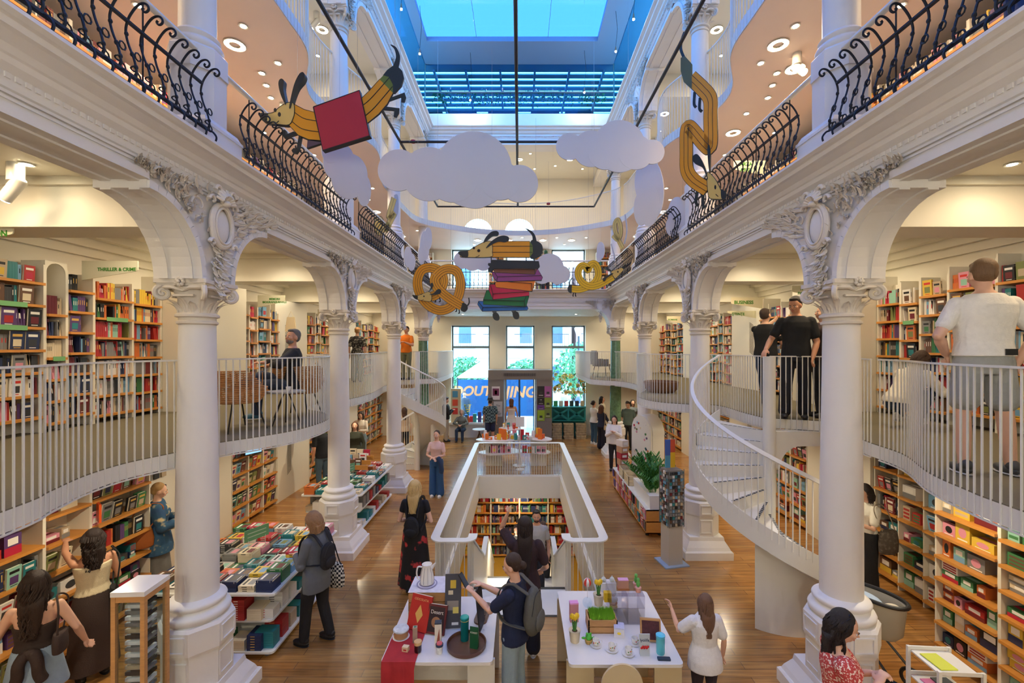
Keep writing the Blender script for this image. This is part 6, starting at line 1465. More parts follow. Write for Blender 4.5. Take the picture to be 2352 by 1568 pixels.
q=MB(); q.M=XZ; q.pz([(.05*cos(a),.11+.05*sin(a)) for a in [2*pi*k/20 for k in range(20)]],.031,.033,C((170,120,80))); q.build('pastry_picture',t)
text_loops('Desert',.05,C((236,226,210)),'title',t,loc=(0,-.032,.20),rot=(R(90),0,0),ext=.001)
q=MB(); q.box(-.095,.097,-.025,-.003,.266,.272,PAGES); q.build('pages',t)
# red cloth
t=item('red_table_cloth','red cloth with dark medallions hanging over the left front edge of the table','cloth',-1.13,4.42,TZ+.001)
q=MB(); n=14; vs=[];fs=[]
for i in range(n+1):
    for j in range(9):
        X=-.16+.32*j/8; L=.28-.9*i/n
        if L>-.235: p=(X,L,.006)
        else: p=(X+.012*sin(j*1.3),-.245-.01*sin(j*1.9)-.0,.006+(L+.235))
        vs.append(p)
for i in range(n):
    for j in range(8): fs.append((i*9+j,i*9+j+1,i*9+10+j,i*9+9+j))
q.add(vs,fs,mat('red_cloth',(178,44,50),.85,noise_=.3,scale=9),True); q.build('cloth',t)
def cyl(nm,label,cat,x,y,z,prof,m,n=20,parts=(),rz=0,group=None):
    t=item(nm,label,cat,x,y,z,rz,group); q=MB(); q.lathe(prof,m,n); q.build('body',t)
    for pn,pp,pm in parts: q=MB(); q.lathe(pp,pm,n); q.build(pn,t)
    return t
cyl('candy_jar','round tin with blue-white pattern lid on the red cloth','jar',-1.20,4.55,TZ+.008,[(.05,0),(.07,.01),(.072,.07)],C((176,140,104)),24,(('lid',[(.076,.07),(.08,.08),(.074,.09),(.0,.092)],mat('lid_pattern',(206,216,226),.4,noise_=.5,scale=30)),('saucer',[(.07,0),(.085,.004)],WHT)))
t=item('soap_box','tiny cream printed box on the red cloth','box',-1.10,4.34,TZ+.008,-12); q=MB(); q.box(-.03,.03,-.022,.022,0,.045,C((228,206,168))); q.build('carton',t); q=MB(); q.box(-.015,.015,-.0235,-.022,.012,.025,C((190,50,50))); q.build('print',t)
t=item('perfume_box','narrow tall beige box with green label behind the tiny cream box','box',-1.04,4.47,TZ+.008,8); q=MB(); q.box(-.022,.022,-.022,.022,0,.15,C((178,156,136))); q.build('carton',t); q=MB(); q.box(-.012,.012,-.012,.012,.15,.152,C((50,120,90))); q.build('seal',t)
cyl('jam_jar','dark jar with cork lid at the edge of the red cloth','jar',-.98,4.33,TZ+.008,[(.032,0),(.035,.01),(.035,.07)],mat('dark_jam',(50,22,24),.15),18,(('cork_lid',[(.036,.07),(.037,.1),(.0,.102)],C((214,176,124))),))
t=item('knife_box','tall white box with brown blade-shaped picture','box',-.80,4.42,TZ,5); q=MB(); q.box(-.032,.032,-.03,.03,0,.23,C((232,224,208))); q.build('carton',t); q=MB(); q.box(-.033,.033,-.031,.031,.23,.24,C((60,66,74))); q.build('dark_cap',t)
q=MB(); q.M=XZ; q.pz([(-.02,.01),(.012,.01),(.018,.1),(.012,.19),(-.006,.1)],.031,.032,C((160,84,60))); q.build('printed_blade',t)
cyl('travel_mug','small white travel mug with terrazzo spots, navy band and pink lid','mug',-.77,4.32,TZ,[(.026,0),(.034,.07)],mat('terrazzo',(232,226,212),.4,noise_=.4,scale=40),18,(('band',[(.036,.07),(.037,.088)],C((48,62,84))),('lid',[(.028,.088),(.026,.1),(0,.102)],C((226,110,110)))))
t=item('round_tray','large round walnut tray with raised rim at the front of the table','tray',-.52,4.42,TZ)
q=MB(); q.lathe([(.175,0),(.19,.004),(.195,.04),(.187,.04),(.182,.012),(0,.012)],WAL,48); q.build('tray',t)
cyl('tea_tin','teal metal tea tin with golden ring standing on the round tray','tin',-.55,4.50,TZ+.013,[(.042,0),(.042,.2)],mat('teal_metal',(18,136,138),.25,metal=.6),24,(('lid',[(.044,.2),(.045,.225),(.04,.23),(0,.231)],mat('teal_metal2',(30,160,160),.25,metal=.5)),('gold_ring',[(.0435,.195),(.045,.198),(.0435,.202)],C((210,180,90),.3))))
t=item('tea_pouch','dark green tea pouch with orange-white drawing on the tray','pouch',-.44,4.38,TZ+.013,-15); q=MB(); q.add([(-.04,-.022,0),(.04,-.022,0),(.04,.022,0),(-.04,.022,0),(-.045,-.004,.2),(.045,-.004,.2),(.045,.004,.2),(-.045,.004,.2)],[(0,3,2,1),(4,5,6,7),(0,1,5,4),(1,2,6,5),(2,3,7,6),(3,0,4,7)],C((28,88,56),.35)); q.build('pouch',t)
t.rotation_euler=(0,0,R(-15)); text_loops('FOREST',.022,C((226,226,210)),'lettering',t,loc=(0,-.0155,.15),rot=(R(84),0,0),ext=.0008)
t=item('long_tray','dark oval serving tray with spoon and small bowl at the back of the table','tray',-.40,4.95,TZ,-8); q=MB(); q.rbox(-.07,.07,-.2,.2,0,.02,WAL,.065,8); q.build('tray',t)
cyl('bowl','small dark wooden bowl on the oval tray','bowl',-.40,4.87,TZ+.021,[(.02,0),(.042,.03),(.045,.035),(.035,.032),(0,.012)],mat('dark_wood',(54,36,30),.4),18)
slab_item('cutting_board','dark slate cutting board held upright by the woman with the phone','board',-.40,4.72,TZ,.2,.42,.014,80,-6,C((44,44,50)))
def chair_round(label,x,y,rz):
    t=item('chair',label,'chair',x,y,0,rz)
    q=MB(); q.M=XZ; P=[(-.18,.5)]+[(.18*cos(R(180-a)),.80+.19*sin(R(a))) for a in range(0,181,10)]+[(.18,.5)]; q.pz(P,.165,.185,CREAM); q.build('backrest',t)
    q=MB(); q.rbox(-.19,.19,-.17,.2,.43,.455,CREAM,.05); q.build('seat',t)
    for sx in (-1,1):
        for sy in (-1,1): q=MB(); q.tube([(sx*.15,sy*.14,.43),(sx*.19,sy*.19,0)],.014,STEEL,8); q.build('leg',t)
chair_round('cream chair with rounded backrest pushed to the front right table',.88,4.02,0)
chair_round('cream chair with rounded backrest at the side of the front left table',-.12,4.75,90) if False else None
# ---- front right table ----
def saucer_cup(i,x,y,label):
    t=item('cup','small white cup with fruit print '+label,'cup',x,y,TZ+.009,20*i,'fruit-print cups'); q=MB(); q.lathe([(.02,0),(.03,.01),(.034,.055),(.031,.055),(.026,.012),(0,.01)],WHT,20); q.build('body',t)
    q=MB(); q.tube(spline([(.033,0,.045),(.055,0,.045),(.055,0,.02),(.03,0,.015)],4),.004,WHT,6); q.build('handle',t)
    for k in range(4):
        a=R(-90+35*k-50); q=MB(); q.ell((.033*cos(a),.033*sin(a),.03+.006*(k%2)),.006,C(((200,50,40),(220,180,50),(90,140,60))[(k+i)%3]),6,4); q.build('fruit_print',t)
    t=item('saucer','white saucer under the cup '+label,'saucer',x,y,TZ,0,'white saucers'); q=MB(); q.lathe([(.03,0),(.055,.006),(.06,.010),(.03,.006),(0,.006)],WHT,24); q.build('plate',t)
for i,(u,v,l) in enumerate(((1369,1482,'nearest the tulip pot'),(1405,1493,'second from the tulip pot'),(1443,1502,'closest to the table edge'),(1458,1478,'beside the printed pouch'))): saucer_cup(i,*G(u,v,TZ),l)
def tulips(label,u,v,z,s=1):
    x,y=G(u,v,z); t=item('tulip_pot',label,'potted flower',x,y,z); 
    q=MB(); q.lathe([(.04*s,0),(.052*s,.10*s),(.056*s,.105*s),(.046*s,.10*s),(0,.095*s)],C((222,206,172)),20); q.build('pot',t)
    q=MB(); q.lathe([(0,.09*s),(.045*s,.096*s),(0,.1*s)],C((92,70,50),.9),16); q.build('soil',t)
    for k,(dx,dy) in enumerate(((-.02,.0),(.018,.01),(0,-.02))):
        if k==2 and s<1.1: continue
        q=MB(); q.tube([(dx*.5,dy*.5,.09*s),(dx*1.3,dy,.2*s)],.006,FOL,6); q.build('stem',t)
        q=MB(); 
        for j in range(4): a=j*pi/2; q.ell((dx*1.3+.010*cos(a),dy+.010*sin(a),.225*s),(.014,.014,.028),C((240,200,40),.5),8,6)
        q.build('tulip_flower',t)
    for k in range(4):
        a=k*1.6; q=MB(); q.M=Matrix.Translation((0,0,.095*s))@Matrix.Rotation(a,4,'Z'); leaf(q,Matrix.Identity(4),.1*s,.014,.5,FOL); q.build('leaf',t)
tulips('cream pot with two yellow tulips at the left edge of the front right table',1320,1472,TZ,1.1)
tulips('cream pot with yellow tulips in the back row of the front right table',1375,1388,TZ,1.15)
x,y=G(1318,1425,TZ); t=item('gift_box','tall pink and lilac box behind the left tulip pot','box',x,y,TZ,5); q=MB(); q.box(-.045,.045,-.03,.03,0,.19,C((206,140,140))); q.build('carton',t); q=MB(); q.box(-.046,.046,-.031,.031,.19,.205,C((236,160,214))); q.build('lid',t)
x,y=G(1352,1476,TZ); t=item('frog_toy','small bright green plush figure in a basket','toy',x,y,TZ)
q=MB(); q.lathe([(.03,0),(.04,.035),(.035,.04)],C((200,160,80)),16); q.build('basket',t)
q=MB(); q.ell((0,0,.06),(.032,.03,.035),C((90,190,60)),14,10); q.ell((-.018,-.01,.098),.012,C((90,190,60)),8,6); q.ell((.018,-.01,.098),.012,C((90,190,60)),8,6); q.ell((-.05,0,.05),(.022,.01,.012),C((90,190,60)),8,6); q.ell((.05,0,.05),(.022,.01,.012),C((90,190,60)),8,6); q.build('plush_body',t)
x,y=G(1385,1455,TZ); t=crate('wooden crate filled with bright green artificial grass',x,y+.10,TZ,.30,.2,.14,0,n=2)
o=item('grass_mat','bright green fluffy grass filling the wooden crate','grass',x,y+.10,TZ+.125); q=MB(); rg=random.Random(5)
for k in range(1400):
    a=rg.uniform(-.125,.125); b_=rg.uniform(-.075,.075); q.add([(a-.003,b_,0),(a+.003,b_,0),(a+rg.uniform(-.015,.015),b_+rg.uniform(-.012,.012),rg.uniform(.05,.075))],[(0,1,2)],C((122,186,40),.8))
q.build('grass_blades',o)
x,y=G(1395,1405,TZ); t=item('yellow_box','small plain yellow pot standing at the grass crate','pot',x,y-.01,TZ+.13); q=MB(); q.box(-.04,.04,-.03,.03,0,.1,C((238,196,40))); q.build('pot',t)
x,y=G(1423,1462,TZ); t=item('gift_box','white patterned box with lemon picture beside the cups','box',x,y+.03,TZ,-10); q=MB(); q.box(-.05,.05,-.05,.05,0,.085,C((226,222,224))); q.build('carton',t); q=MB(); q.box(-.052,.052,-.052,.052,.085,.1,mat('lid_lilac_print',(200,202,226),.5,noise_=.3,scale=60)); q.build('lid',t); q=MB(); q.ell((0,-.051,.045),(.02,.002,.014),C((236,206,60)),12,6); q.build('lemon_print',t)
x,y=G(1480,1503,TZ); t=item('fruit_pouch','grey-white foil pouch with red berries, lettered lyolife','pouch',x,y,TZ,0); q=MB(); q.add([(-.045,-.022,0),(.045,-.022,0),(.045,.022,0),(-.045,.022,0),(-.052,-.004,.2),(.052,-.004,.2),(.052,.004,.2),(-.052,.004,.2)],[(0,3,2,1),(4,5,6,7),(0,1,5,4),(1,2,6,5),(2,3,7,6),(3,0,4,7)],C((196,204,208),.35)); q.build('pouch',t)
text_loops('lyolife',.038,C((40,50,90)),'lettering',t,loc=(0,-.0115,.145),rot=(R(85),0,0),ext=.0008)
for k in range(6): q=MB(); q.ell((-.03+.012*k,-.0175,.075+.012*(k%2)),(.012,.004,.012),C((206,40,44)),8,6); q.build('berry_print',t)
x,y=G(1517,1500,TZ); cyl('tumbler','light blue translucent tumbler bottle at the right of the front right table','bottle',x,y,TZ,[(.036,0),(.04,.01),(.041,.16)],mat('aqua_plastic',(96,196,214),.2),24,(('lid',[(.043,.16),(.044,.18),(.03,.19),(0,.19)],C((90,200,236),.3)),))
x,y=G(1525,1514,TZ); t=item('chocolate_bar','small dark blue wrapped bar lying at the table corner','packet',x,y,TZ,-3); q=MB(); q.rbox(-.06,.06,-.022,.022,0,.014,C((44,62,84)),.006); q.build('wrapper',t)
x,y=G(1494,1470,TZ); t=slab_item('framed_box','light wooden frame box filled with dark chocolate and berries','box',x,y,TZ,.2,.2,.04,-8,-14,WOOD,[('filling',-.085,.085,.015,.185,mat('dark_filling',(84,40,44),.7,noise_=.6,scale=40))])
x,y=G(1440,1440,TZ); t=item('acrylic_stand','clear acrylic display stand with two shelves on the front right table','display stand',x,y+.18,TZ)
for z0 in (.0,.17,.30):
    q=MB(); q.box(-.16,.2,-.14,.16,z0,z0+.006,ACR); q.build('acrylic_shelf',t)
for xx in (-.16,.02,.196):
    q=MB(); q.box(xx,xx+.005,-.14,.16,.006,.3,ACR); q.build('acrylic_side',t)
bx,by=x,y+.18
t=item('paper_holder','wooden napkin holder with pink papers on the acrylic stand','box',bx+.0,by,TZ+.307); q=MB(); q.box(-.06,.06,-.04,.04,0,.02,C((176,116,74))); q.build('base',t); q=MB(); q.box(-.055,.055,-.03,.03,.02,.1,C((190,140,120))); q.build('papers',t); q=MB(); q.box(-.055,.055,-.03,.03,.1,.108,C((214,160,200))); q.build('pink_sheets',t)
def cactus(x,y,z,l):
    t=item('cactus_toy','green plush cactus in a pink pot '+l,'toy',x,y,z,0); q=MB(); q.lathe([(.026,0),(.034,.05),(.03,.055),(0,.05)],C((232,170,160)),18); q.build('pot',t); q=MB(); q.ell((0,0,.085),(.022,.02,.035),C((96,170,80)),12,9); q.ell((0,0,.13),(.018,.016,.022),C((110,186,90)),12,9); q.build('cactus',t)
cactus(bx+.15,by-.06,TZ+.307,'at the corner of the acrylic stand'); cactus(bx+.15,by+.03,TZ+.307,'behind the other cactus')
x,y=G(1410,1400,TZ); t=item('bun_toy','layered plush pastry figure with white top','toy',x,y+.02,TZ+.0); q=MB(); q.ell((0,0,.03),(.045,.045,.03),C((238,206,130)),14,9); q.build('lower_bun',t); q=MB(); q.ell((0,0,.07),(.045,.045,.025),C((206,140,80)),14,9); q.build('filling',t); q=MB(); q.ell((0,0,.11),(.05,.045,.035),C((240,236,226)),14,9); q.ell((0,0,.15),.016,C((226,170,130)),8,6); q.build('white_top',t)
x,y=G(1400,1372,TZ); t=item('tea_set_box','white box carrying two small glass teapots in the back row','box',x,y+.1,TZ); q=MB(); q.box(-.09,.09,-.05,.05,0,.14,WHT); q.build('carton',t)
for k,dx in enumerate((-.05,.05)):
    cyl('glass_teapot','tiny glass teapot on the white box, '+('left' if k==0 else 'right')+' one','teapot',x+dx,y+.1,TZ+.141,[(.02,0),(.03,.015),(.03,.03),(.015,.05),(.006,.055),(.006,.065),(0,.066)],mat('pale_glass',(206,212,206),.1),16)
x,y=G(1349,1395,TZ); t=item('balloon_jar','clear glass globe with red and white striped balloon above','ornament',x,y,TZ)
q=MB(); q.ell((0,0,.06),.055,CLEAR,18,12); q.build('glass_globe',t); q=MB(); q.tube([(0,0,.11),(0,0,.24)],.002,STEEL,5); q.build('stick',t)
for k in range(8):
    q=MB(); q.M=Matrix.Rotation(k*pi/4,4,'Z'); vs=[];
    for i in range(7):
        a=pi*i/6
        for b_ in (-pi/8,pi/8): vs.append((.045*sin(a)*cos(b_),.045*sin(a)*sin(b_),.285-.05*cos(a)))
    q.add(vs,[(i*2,i*2+1,i*2+3,i*2+2) for i in range(6)],C((220,70,50)) if k%2 else WHT,True); q.build('balloon_panel',t)
# ---- postcard rack, console, arch stand on the right ----
t=item('postcard_rack','revolving rack of small magnets and bookmarks on a grey post beside the second right column','rack',2.62,7.72,0,12)
q=MB(); q.box(-.22,.22,-.2,.2,0,.02,C((150,166,184))); q.build('base_plate',t)
q=MB(); q.box(-.13,.13,-.13,.13,.02,.66,C((186,178,164))); q.build('post',t)
q=MB(); q.box(-.13,.13,-.13,.13,.66,1.62,C((150,146,138),.4,metal=.4)); q.build('core',t)
rq=random.Random(8)
for f in range(4):
    q=MB()
    for i in range(16):
        for j in range(5): q.M=Matrix.Rotation(f*pi/2,4,'Z'); q.box(-.12+.05*j,-.08+.05*j,-.15,-.131,.68+.058*i,.725+.058*i,PM[rq.choice((8,8,15,8,1,15,17,8,5,13,14,12,0))])
    q.build('card_column',t,kind='stuff')
for f in range(4):
    for s in (-1,1): q=MB(); q.M=Matrix.Rotation(f*pi/2,4,'Z'); q.tube([(s*.135,-.155,.66),(s*.135,-.155,1.64)],.005,C((120,120,118)),5); q.build('wire_upright',t)
for k,(a,b,c,e,col) in enumerate(((-.12,-.03,1.85,2.12,(60,96,170)),(-.12,-.03,1.64,1.85,(80,150,176)),(-.03,.06,1.9,2.12,(200,80,50)),(-.03,.06,1.64,1.9,(226,180,40)))):
    q=MB(); q.box(a,b,-.012,.012,c,e,C(col)); q.build('colour_panel',t)
t=item('console_shelf','long low open shelf on casters with gift books along the right aisle','shelf',2.64,10.3,0)
for z in (.10,.32,.54): q=MB(); q.box(-.17,.17,-1.58,1.58,z-.02,z,OAK if z<.5 else STEEL); q.build('shelf_board',t)
for yy in (-1.58,-.8,0,.8,1.56): q=MB(); q.box(-.17,.17,yy,yy+.02,.08,.54,OAK); q.build('divider',t)
for yy in (-1.45,1.45):
    for xx in (-.12,.12): q=MB(); q.lathe([(.02,0),(.035,.01),(.035,.05),(.02,.06),(.01,.08)],BLK,12,c=(xx,yy,0)); q.build('caster',t)
for i in range(4):
    for z in (.10,.32): fill_row(Matrix.Translation((2.46,10.3-1.54+.8*i+.76,z))@Matrix.Rotation(R(-90),4,'Z'),.76,.2,.16,'mixed','%s level, console bay %s'%('lower' if z<.2 else 'upper',ORD[i]),[2,19,10,1,5])
t=item('planter','long white planter trough on the console shelf','planter',2.68,9.35,.54); q=MB(); q.add([(-.13,-.6,0),(.13,-.6,0),(.13,.6,0),(-.13,.6,0),(-.15,-.62,.27),(.15,-.62,.27),(.15,.62,.27),(-.15,.62,.27)],[(0,3,2,1),(4,5,6,7),(0,1,5,4),(1,2,6,5),(2,3,7,6),(3,0,4,7)],WHT); q.build('trough',t)
t=item('potted_fern','bushy green plant with small leaves growing in the white trough','plant',2.68,9.3,.80)
rp=random.Random(4)
for k in range(52):
    a=rp.uniform(0,2*pi); r_=rp.uniform(.08,.42); h_=rp.uniform(.25,.66); bx_,by_=rp.uniform(-.08,.08),rp.uniform(-.4,.4)
    P=spline([(bx_,by_,0),(bx_+r_*.3*cos(a),by_+r_*.3*sin(a),h_*.6),(bx_+r_*cos(a),by_+r_*sin(a),h_)],5)
    q=MB(); q.tube(P,.005,FOL,5)
    for i,p in enumerate(P[2:]):
        for s in (-1,1):
            q.M=Matrix.Translation(p)@Matrix.Rotation(a+s*1.2+rp.uniform(-.3,.3),4,'Z')@Matrix.Rotation(R(-55),4,'X'); leaf(q,Matrix.Identity(4),.11,.032,.5,FOL)
        q.M=None
    q.build('frond',t)
for i,(yy,l) in enumerate(((10.45,'nearest the planter'),(11.0,'behind the first one'))):
    crate('pale slatted crate on the console shelf '+l,2.64,yy,.54,.3,.42,.22,0,CREAM,3)
for k in range(5):
    t=item('gift_tin','red and white gift tin %s in the stack at the far end of the console'%ORD[k],'box',2.64,11.5,.54+k*.16,k*7); q=MB(); q.box(-.1,.1,-.12,.12,0,.155,C(((176,40,52),(196,150,110),(176,40,52),(196,150,110),(226,214,200))[k])); q.build('carton',t); q=MB(); q.box(-.06,.06,-.1215,-.12,.05,.11,WHT); q.build('label',t)
t=item('arched_display_stand','white arched display panel dotted with colourful badges near the third right column','display stand',3.0,11.0,0,-72)
q=MB(); q.M=XZ; A=[(-.42,0)]+[(.42*cos(R(180-a)),1.62+.42*sin(R(a))) for a in range(0,181,8)]+[(.42,0)]; q.pz(A,-.02,.02,STEEL); q.build('arch_panel',t)
q=MB(); vs=[];fs=[]
for i,a in enumerate(range(0,181,6)):
    for r_,yy in ((.42,.02),(.42,.34),(.44,.34),(.44,.02)): vs.append((r_*cos(R(180-a)),yy,1.62+r_*sin(R(a))))
for i in range(30):
    for j in range(4): fs.append((i*4+j,i*4+(j+1)%4,i*4+4+(j+1)%4,i*4+4+j))
q.add(vs,fs,STEEL,True); q.build('arched_hood',t)
for s in (-1,1): q=MB(); q.box(s*.42-.01,s*.42+.01,.02,.34,0,1.62,STEEL); q.build('side_panel',t)
for k in range(24):
    q=MB(); a,b_=rq.uniform(-.34,.34),rq.uniform(.9,1.85); q.M=XZ; q.pz([(a+.028*cos(2*pi*j/12),b_+.028*sin(2*pi*j/12)) for j in range(12)],.02,.03,PM[rq.randrange(20)]); q.build('badge',t)
t=item('wet_floor_sign','yellow folding wet floor sign behind the second right column','sign',3.2,8.95,0,20) 
t.location=(3.2,8.95,0)
for s in (-1,1): q=MB(); q.add([(-.13,s*.12,0),(.13,s*.12,0),(.09,s*.01,.6),(-.09,s*.01,.6),(-.13,s*.135,0),(.13,s*.135,0),(.09,s*.025,.6),(-.09,s*.025,.6)],[(0,1,2,3),(4,7,6,5),(0,4,5,1),(2,6,7,3),(0,3,7,4),(1,5,6,2)],C((232,190,30),.4)); q.build('panel',t)
# ---- glass display cabinet, lower left ----
t=item('display_cabinet','slim oak and glass cabinet of hanging spectacles chains with white top, before the nearest left column','cabinet',-3.34,3.96,0,3)
t['label']='slim oak and glass cabinet with white top before the nearest left column'
for sx in (-1,1):
    for sy in (-1,1): q=MB(); q.box(sx*.12-.018,sx*.12+.018,sy*.13-.018,sy*.13+.018,0,1.58,WOOD); q.build('post',t)
q=MB(); q.box(-.14,.14,-.15,.15,1.58,1.62,WHT); q.build('top',t)
for sy in (-1,1): q=MB(); q.box(-.102,.102,sy*.13-.015,sy*.13+.015,1.53,1.58,WOOD); q.build('rail',t)
for sx in (-1,1): q=MB(); q.box(sx*.12-.015,sx*.12+.015,-.112,.112,1.53,1.58,WOOD); q.build('rail',t)
for sy in (-1,1): q=MB(); q.box(-.1,.1,sy*.13-.002,sy*.13+.002,.1,1.52,CLEAR); q.build('glass_pane',t)
for sx in (-1,1): q=MB(); q.box(sx*.12-.002,sx*.12+.002,-.11,.11,.1,1.52,CLEAR); q.build('glass_pane',t)
q=MB(); q.box(-.05,.05,-.05,.05,.05,1.52,C((176,174,168),.4,metal=.3)); q.build('inner_column',t)
for k in range(26):
    q=MB(); z=.12+.053*k; q.box(-.075,.075,-.08,-.051,z,z+.03,PM[(8,1,15,17,8,1)[k%6]]); q.build('small_box',t)
    q=MB(); q.box(.051,.08,-.075,.075,z,z+.03,PM[(15,8,1,0,8)[k%5]]); q.build('small_box',t)
# ---- pram and cart, lower right ----
t=item('pram','black and grey baby carriage with light blue blanket beside the nearest right column','pram',3.93,5.02,0,28)
q=MB(); vs=[];fs=[]; n=28
for z,k in ((.55,.72),(.62,.9),(.92,1.0),(.95,1.02),(.93,.92),(.72,.84)):
    for j in range(n):
        a=2*pi*j/n; vs.append((.17*k*cos(a)*(1-.12*sin(a)),.33*k*sin(a),z))
for i in range(5):
    for j in range(n): fs.append((i*n+j,i*n+(j+1)%n,(i+1)*n+(j+1)%n,(i+1)*n+j))
fs.append(tuple(range(n))); fs.append(tuple(range(5*n,6*n))); q.add(vs,fs,C((168,160,140),.8),True); q.build('bassinet',t)
q=MB(); q.tube([(.175*cos(a)*(1-.12*sin(a)),.34*sin(a),.955) for a in [2*pi*k/30 for k in range(30)]],.022,BLK,8,closed=True); q.build('black_rim',t)
q=MB(); q.ell((0,.07,.86),(.12,.19,.07),C((176,196,214),.8),16,10); q.build('blanket',t)
q=MB(); q.ell((0,-.2,.88),(.1,.08,.04),C((214,204,176),.8),14,8); q.build('pillow',t)
for sx in (-1,1):
    q=MB(); q.tube([(sx*.2,-.3,.2),(sx*.16,0,.5),(sx*.2,.32,.2)],.014,C((70,72,76),.4,metal=.5),8); q.build('frame_tube',t)
    for yy in (-.3,.32): q=MB(); q.tube([(sx*.2,yy+.1*cos(a),.12+.1*sin(a)) for a in [2*pi*k/18 for k in range(18)]],.018,BLK,7,closed=True); q.build('wheel',t)
t=item('magazine_cart','white tubular cart with glass sides and magazines at the lower right','cart',3.62,3.82,0,-4)
for sx in (-1,1):
    for sy in (-1,1): q=MB(); q.box(sx*.17-.012,sx*.17+.012,sy*.16-.012,sy*.16+.012,0,1.05,STEEL); q.build('post',t)
for z in (.55,.80,1.02):
    q=MB(); q.box(-.16,.16,-.15,.15,z-.012,z,STEEL); q.build('tray',t)
    for s in (-1,1): q=MB(); q.box(-.158,.158,s*.16-.006,s*.16+.006,z,z+.03,STEEL); q.build('rim',t)
for z,c,l in ((1.02,(206,214,60),'lime green'),(.80,(210,110,160),'pink'),(.81,(50,60,70),'dark'),(.55,(50,150,90),'green'),(.56,(226,224,214),'white')):
    o=item('magazine',l+' magazine lying in the white cart','magazine',3.60+(.06 if l in('dark','white') else -.03),3.82,z+.002,0); q=MB(); q.box(-.07,.07,-.1,.1,0,.008,C(c)); q.build('cover',o)
# ---- mezzanine seating ----
RAT=mat('rattan',(178,124,70),.6,noise_=.25,scale=30)
def rattan(x,y,rz,label):
    t=item('rattan_chair',label,'armchair',x,y,MZ,rz)
    for k in range(17):  # woven rings of the shell
        z=.36+.4*k/16; q=MB(); r0=.27+.09*sin(min(1,k/7)*pi/2); back=max(0,(k-7)/9)
        a0=R(90-250*.5*(1-back*.35)); pts=[]
        span=250*(1-back*.30); 
        if k<8: pts=[(r0*cos(a),r0*.92*sin(a),z) for a in [2*pi*j/28 for j in range(28)]]; q.tube(pts,.010,RAT,6,closed=True)
        else: pts=[(r0*cos(R(90-span/2+span*j/24)),r0*.92*sin(R(90-span/2+span*j/24))+.05*back,z) for j in range(25)]; q.tube(pts,.010,RAT,6)
        q.build('woven_ring',t)
    for k in range(22):
        a=R(-30+240*k/21); q=MB(); q.tube([(.2*cos(a),.18*sin(a),.36),(.34*cos(a),.31*sin(a),.46),(.36*cos(a),.33*sin(a)+.02,.74)],.007,RAT,5); q.build('cane',t)
    q=MB(); q.lathe([(.0,.355),(.26,.36),(.27,.37),(0,.375)],RAT,24); q.build('seat',t)
    for sx in (-1,1):
        for sy in (-1,1): q=MB(); q.tube([(sx*.16,sy*.14,.36),(sx*.25,sy*.24,0)],.010,BLK,7); q.build('leg',t)
rattan(-3.62,5.75,150,'wide woven rattan tub chair in front on the left mezzanine bulge'); 
rattan(-3.42,6.95,180,'woven rattan chair under the seated bearded man')
t=item('side_table','small round side table with a white cup between the rattan chairs','table',-3.18,6.12,MZ)
q=MB(); q.lathe([(.0,.44),(.24,.44),(.24,.46),(0,.46)],C((150,148,140)),28); q.build('top',t)
for k in range(3): a=2*pi*k/3; q=MB(); q.tube([(.03*cos(a),.03*sin(a),.44),(.2*cos(a),.2*sin(a),0)],.009,BLK,6); q.build('leg',t)
cyl('cup','white cup on the small round mezzanine side table','cup',-3.13,6.08,MZ+.461,[(.02,0),(.03,.01),(.034,.06),(.03,.06),(0,.02)],WHT,16)
GRC=C((128,120,106),.8)
t=item('lounge_chair','grey upholstered chair on the balcony behind the right green column','armchair',2.98,16.2,MZ,100)
q=MB(); q.rbox(-.27,.27,-.25,.28,.38,.46,GRC,.08); q.build('seat',t); q=MB(); q.M=XZ; q.pz([(-.28,.44),(-.3,.86),(-.2,.94),(.2,.94),(.3,.86),(.28,.44)],-.33,-.26,GRC); q.build('backrest',t)
for sx in (-1,1):
    q=MB(); q.rbox(sx*.30-.03,sx*.30+.03,-.15,.28,.44,.64,GRC,.02); q.build('armrest',t)
    for sy in (-1,1): q=MB(); q.tube([(sx*.2,sy*.2,.38),(sx*.27,sy*.26,0)],.012,BLK,7); q.build('leg',t)
t=item('wicker_basket','low brown wicker basket on the right round mezzanine bulge','basket',3.35,10.6,MZ); q=MB(); q.lathe([(.3,0),(.38,.1),(.4,.26),(.37,.26),(.34,.1),(0,.03)],mat('wicker',(120,84,58),.8,noise_=.4,scale=40),28); q.build('basket',t)
# ---- hanging totes, monitor, pegs ----
def tote(x,y,z,rz,c,label,txt=None):
    t=item('hanging_tote_bag',label,'bag',x,y,z,rz); q=MB(); q.add([(-.13,-.025,-.42),(.13,-.025,-.42),(.13,.025,-.42),(-.13,.025,-.42),(-.09,-.01,-.08),(.09,-.01,-.08),(.09,.01,-.08),(-.09,.01,-.08)],[(0,3,2,1),(4,5,6,7),(0,1,5,4),(1,2,6,5),(2,3,7,6),(3,0,4,7)],C(c,.9)); q.build('bag_body',t)
    q=MB(); q.tube([(-.07,0,-.09),(0,0,.06),(.07,0,-.09)],.006,C(c,.9),5); q.build('handles',t)
    if txt: text_loops(txt,.12,BLK,'lettering',t,loc=(0,-.026,-.34),rot=(R(90),0,0),ext=.001,bold=.003)
tote(-5.12,7.3,4.55,0,(206,160,104),'tan canvas tote bag lettered LOVE hanging on the first left pier','LOVE')
tote(-5.4,10.6,4.5,0,(226,212,180),'cream tote bag with pink print hanging on the second left pier')
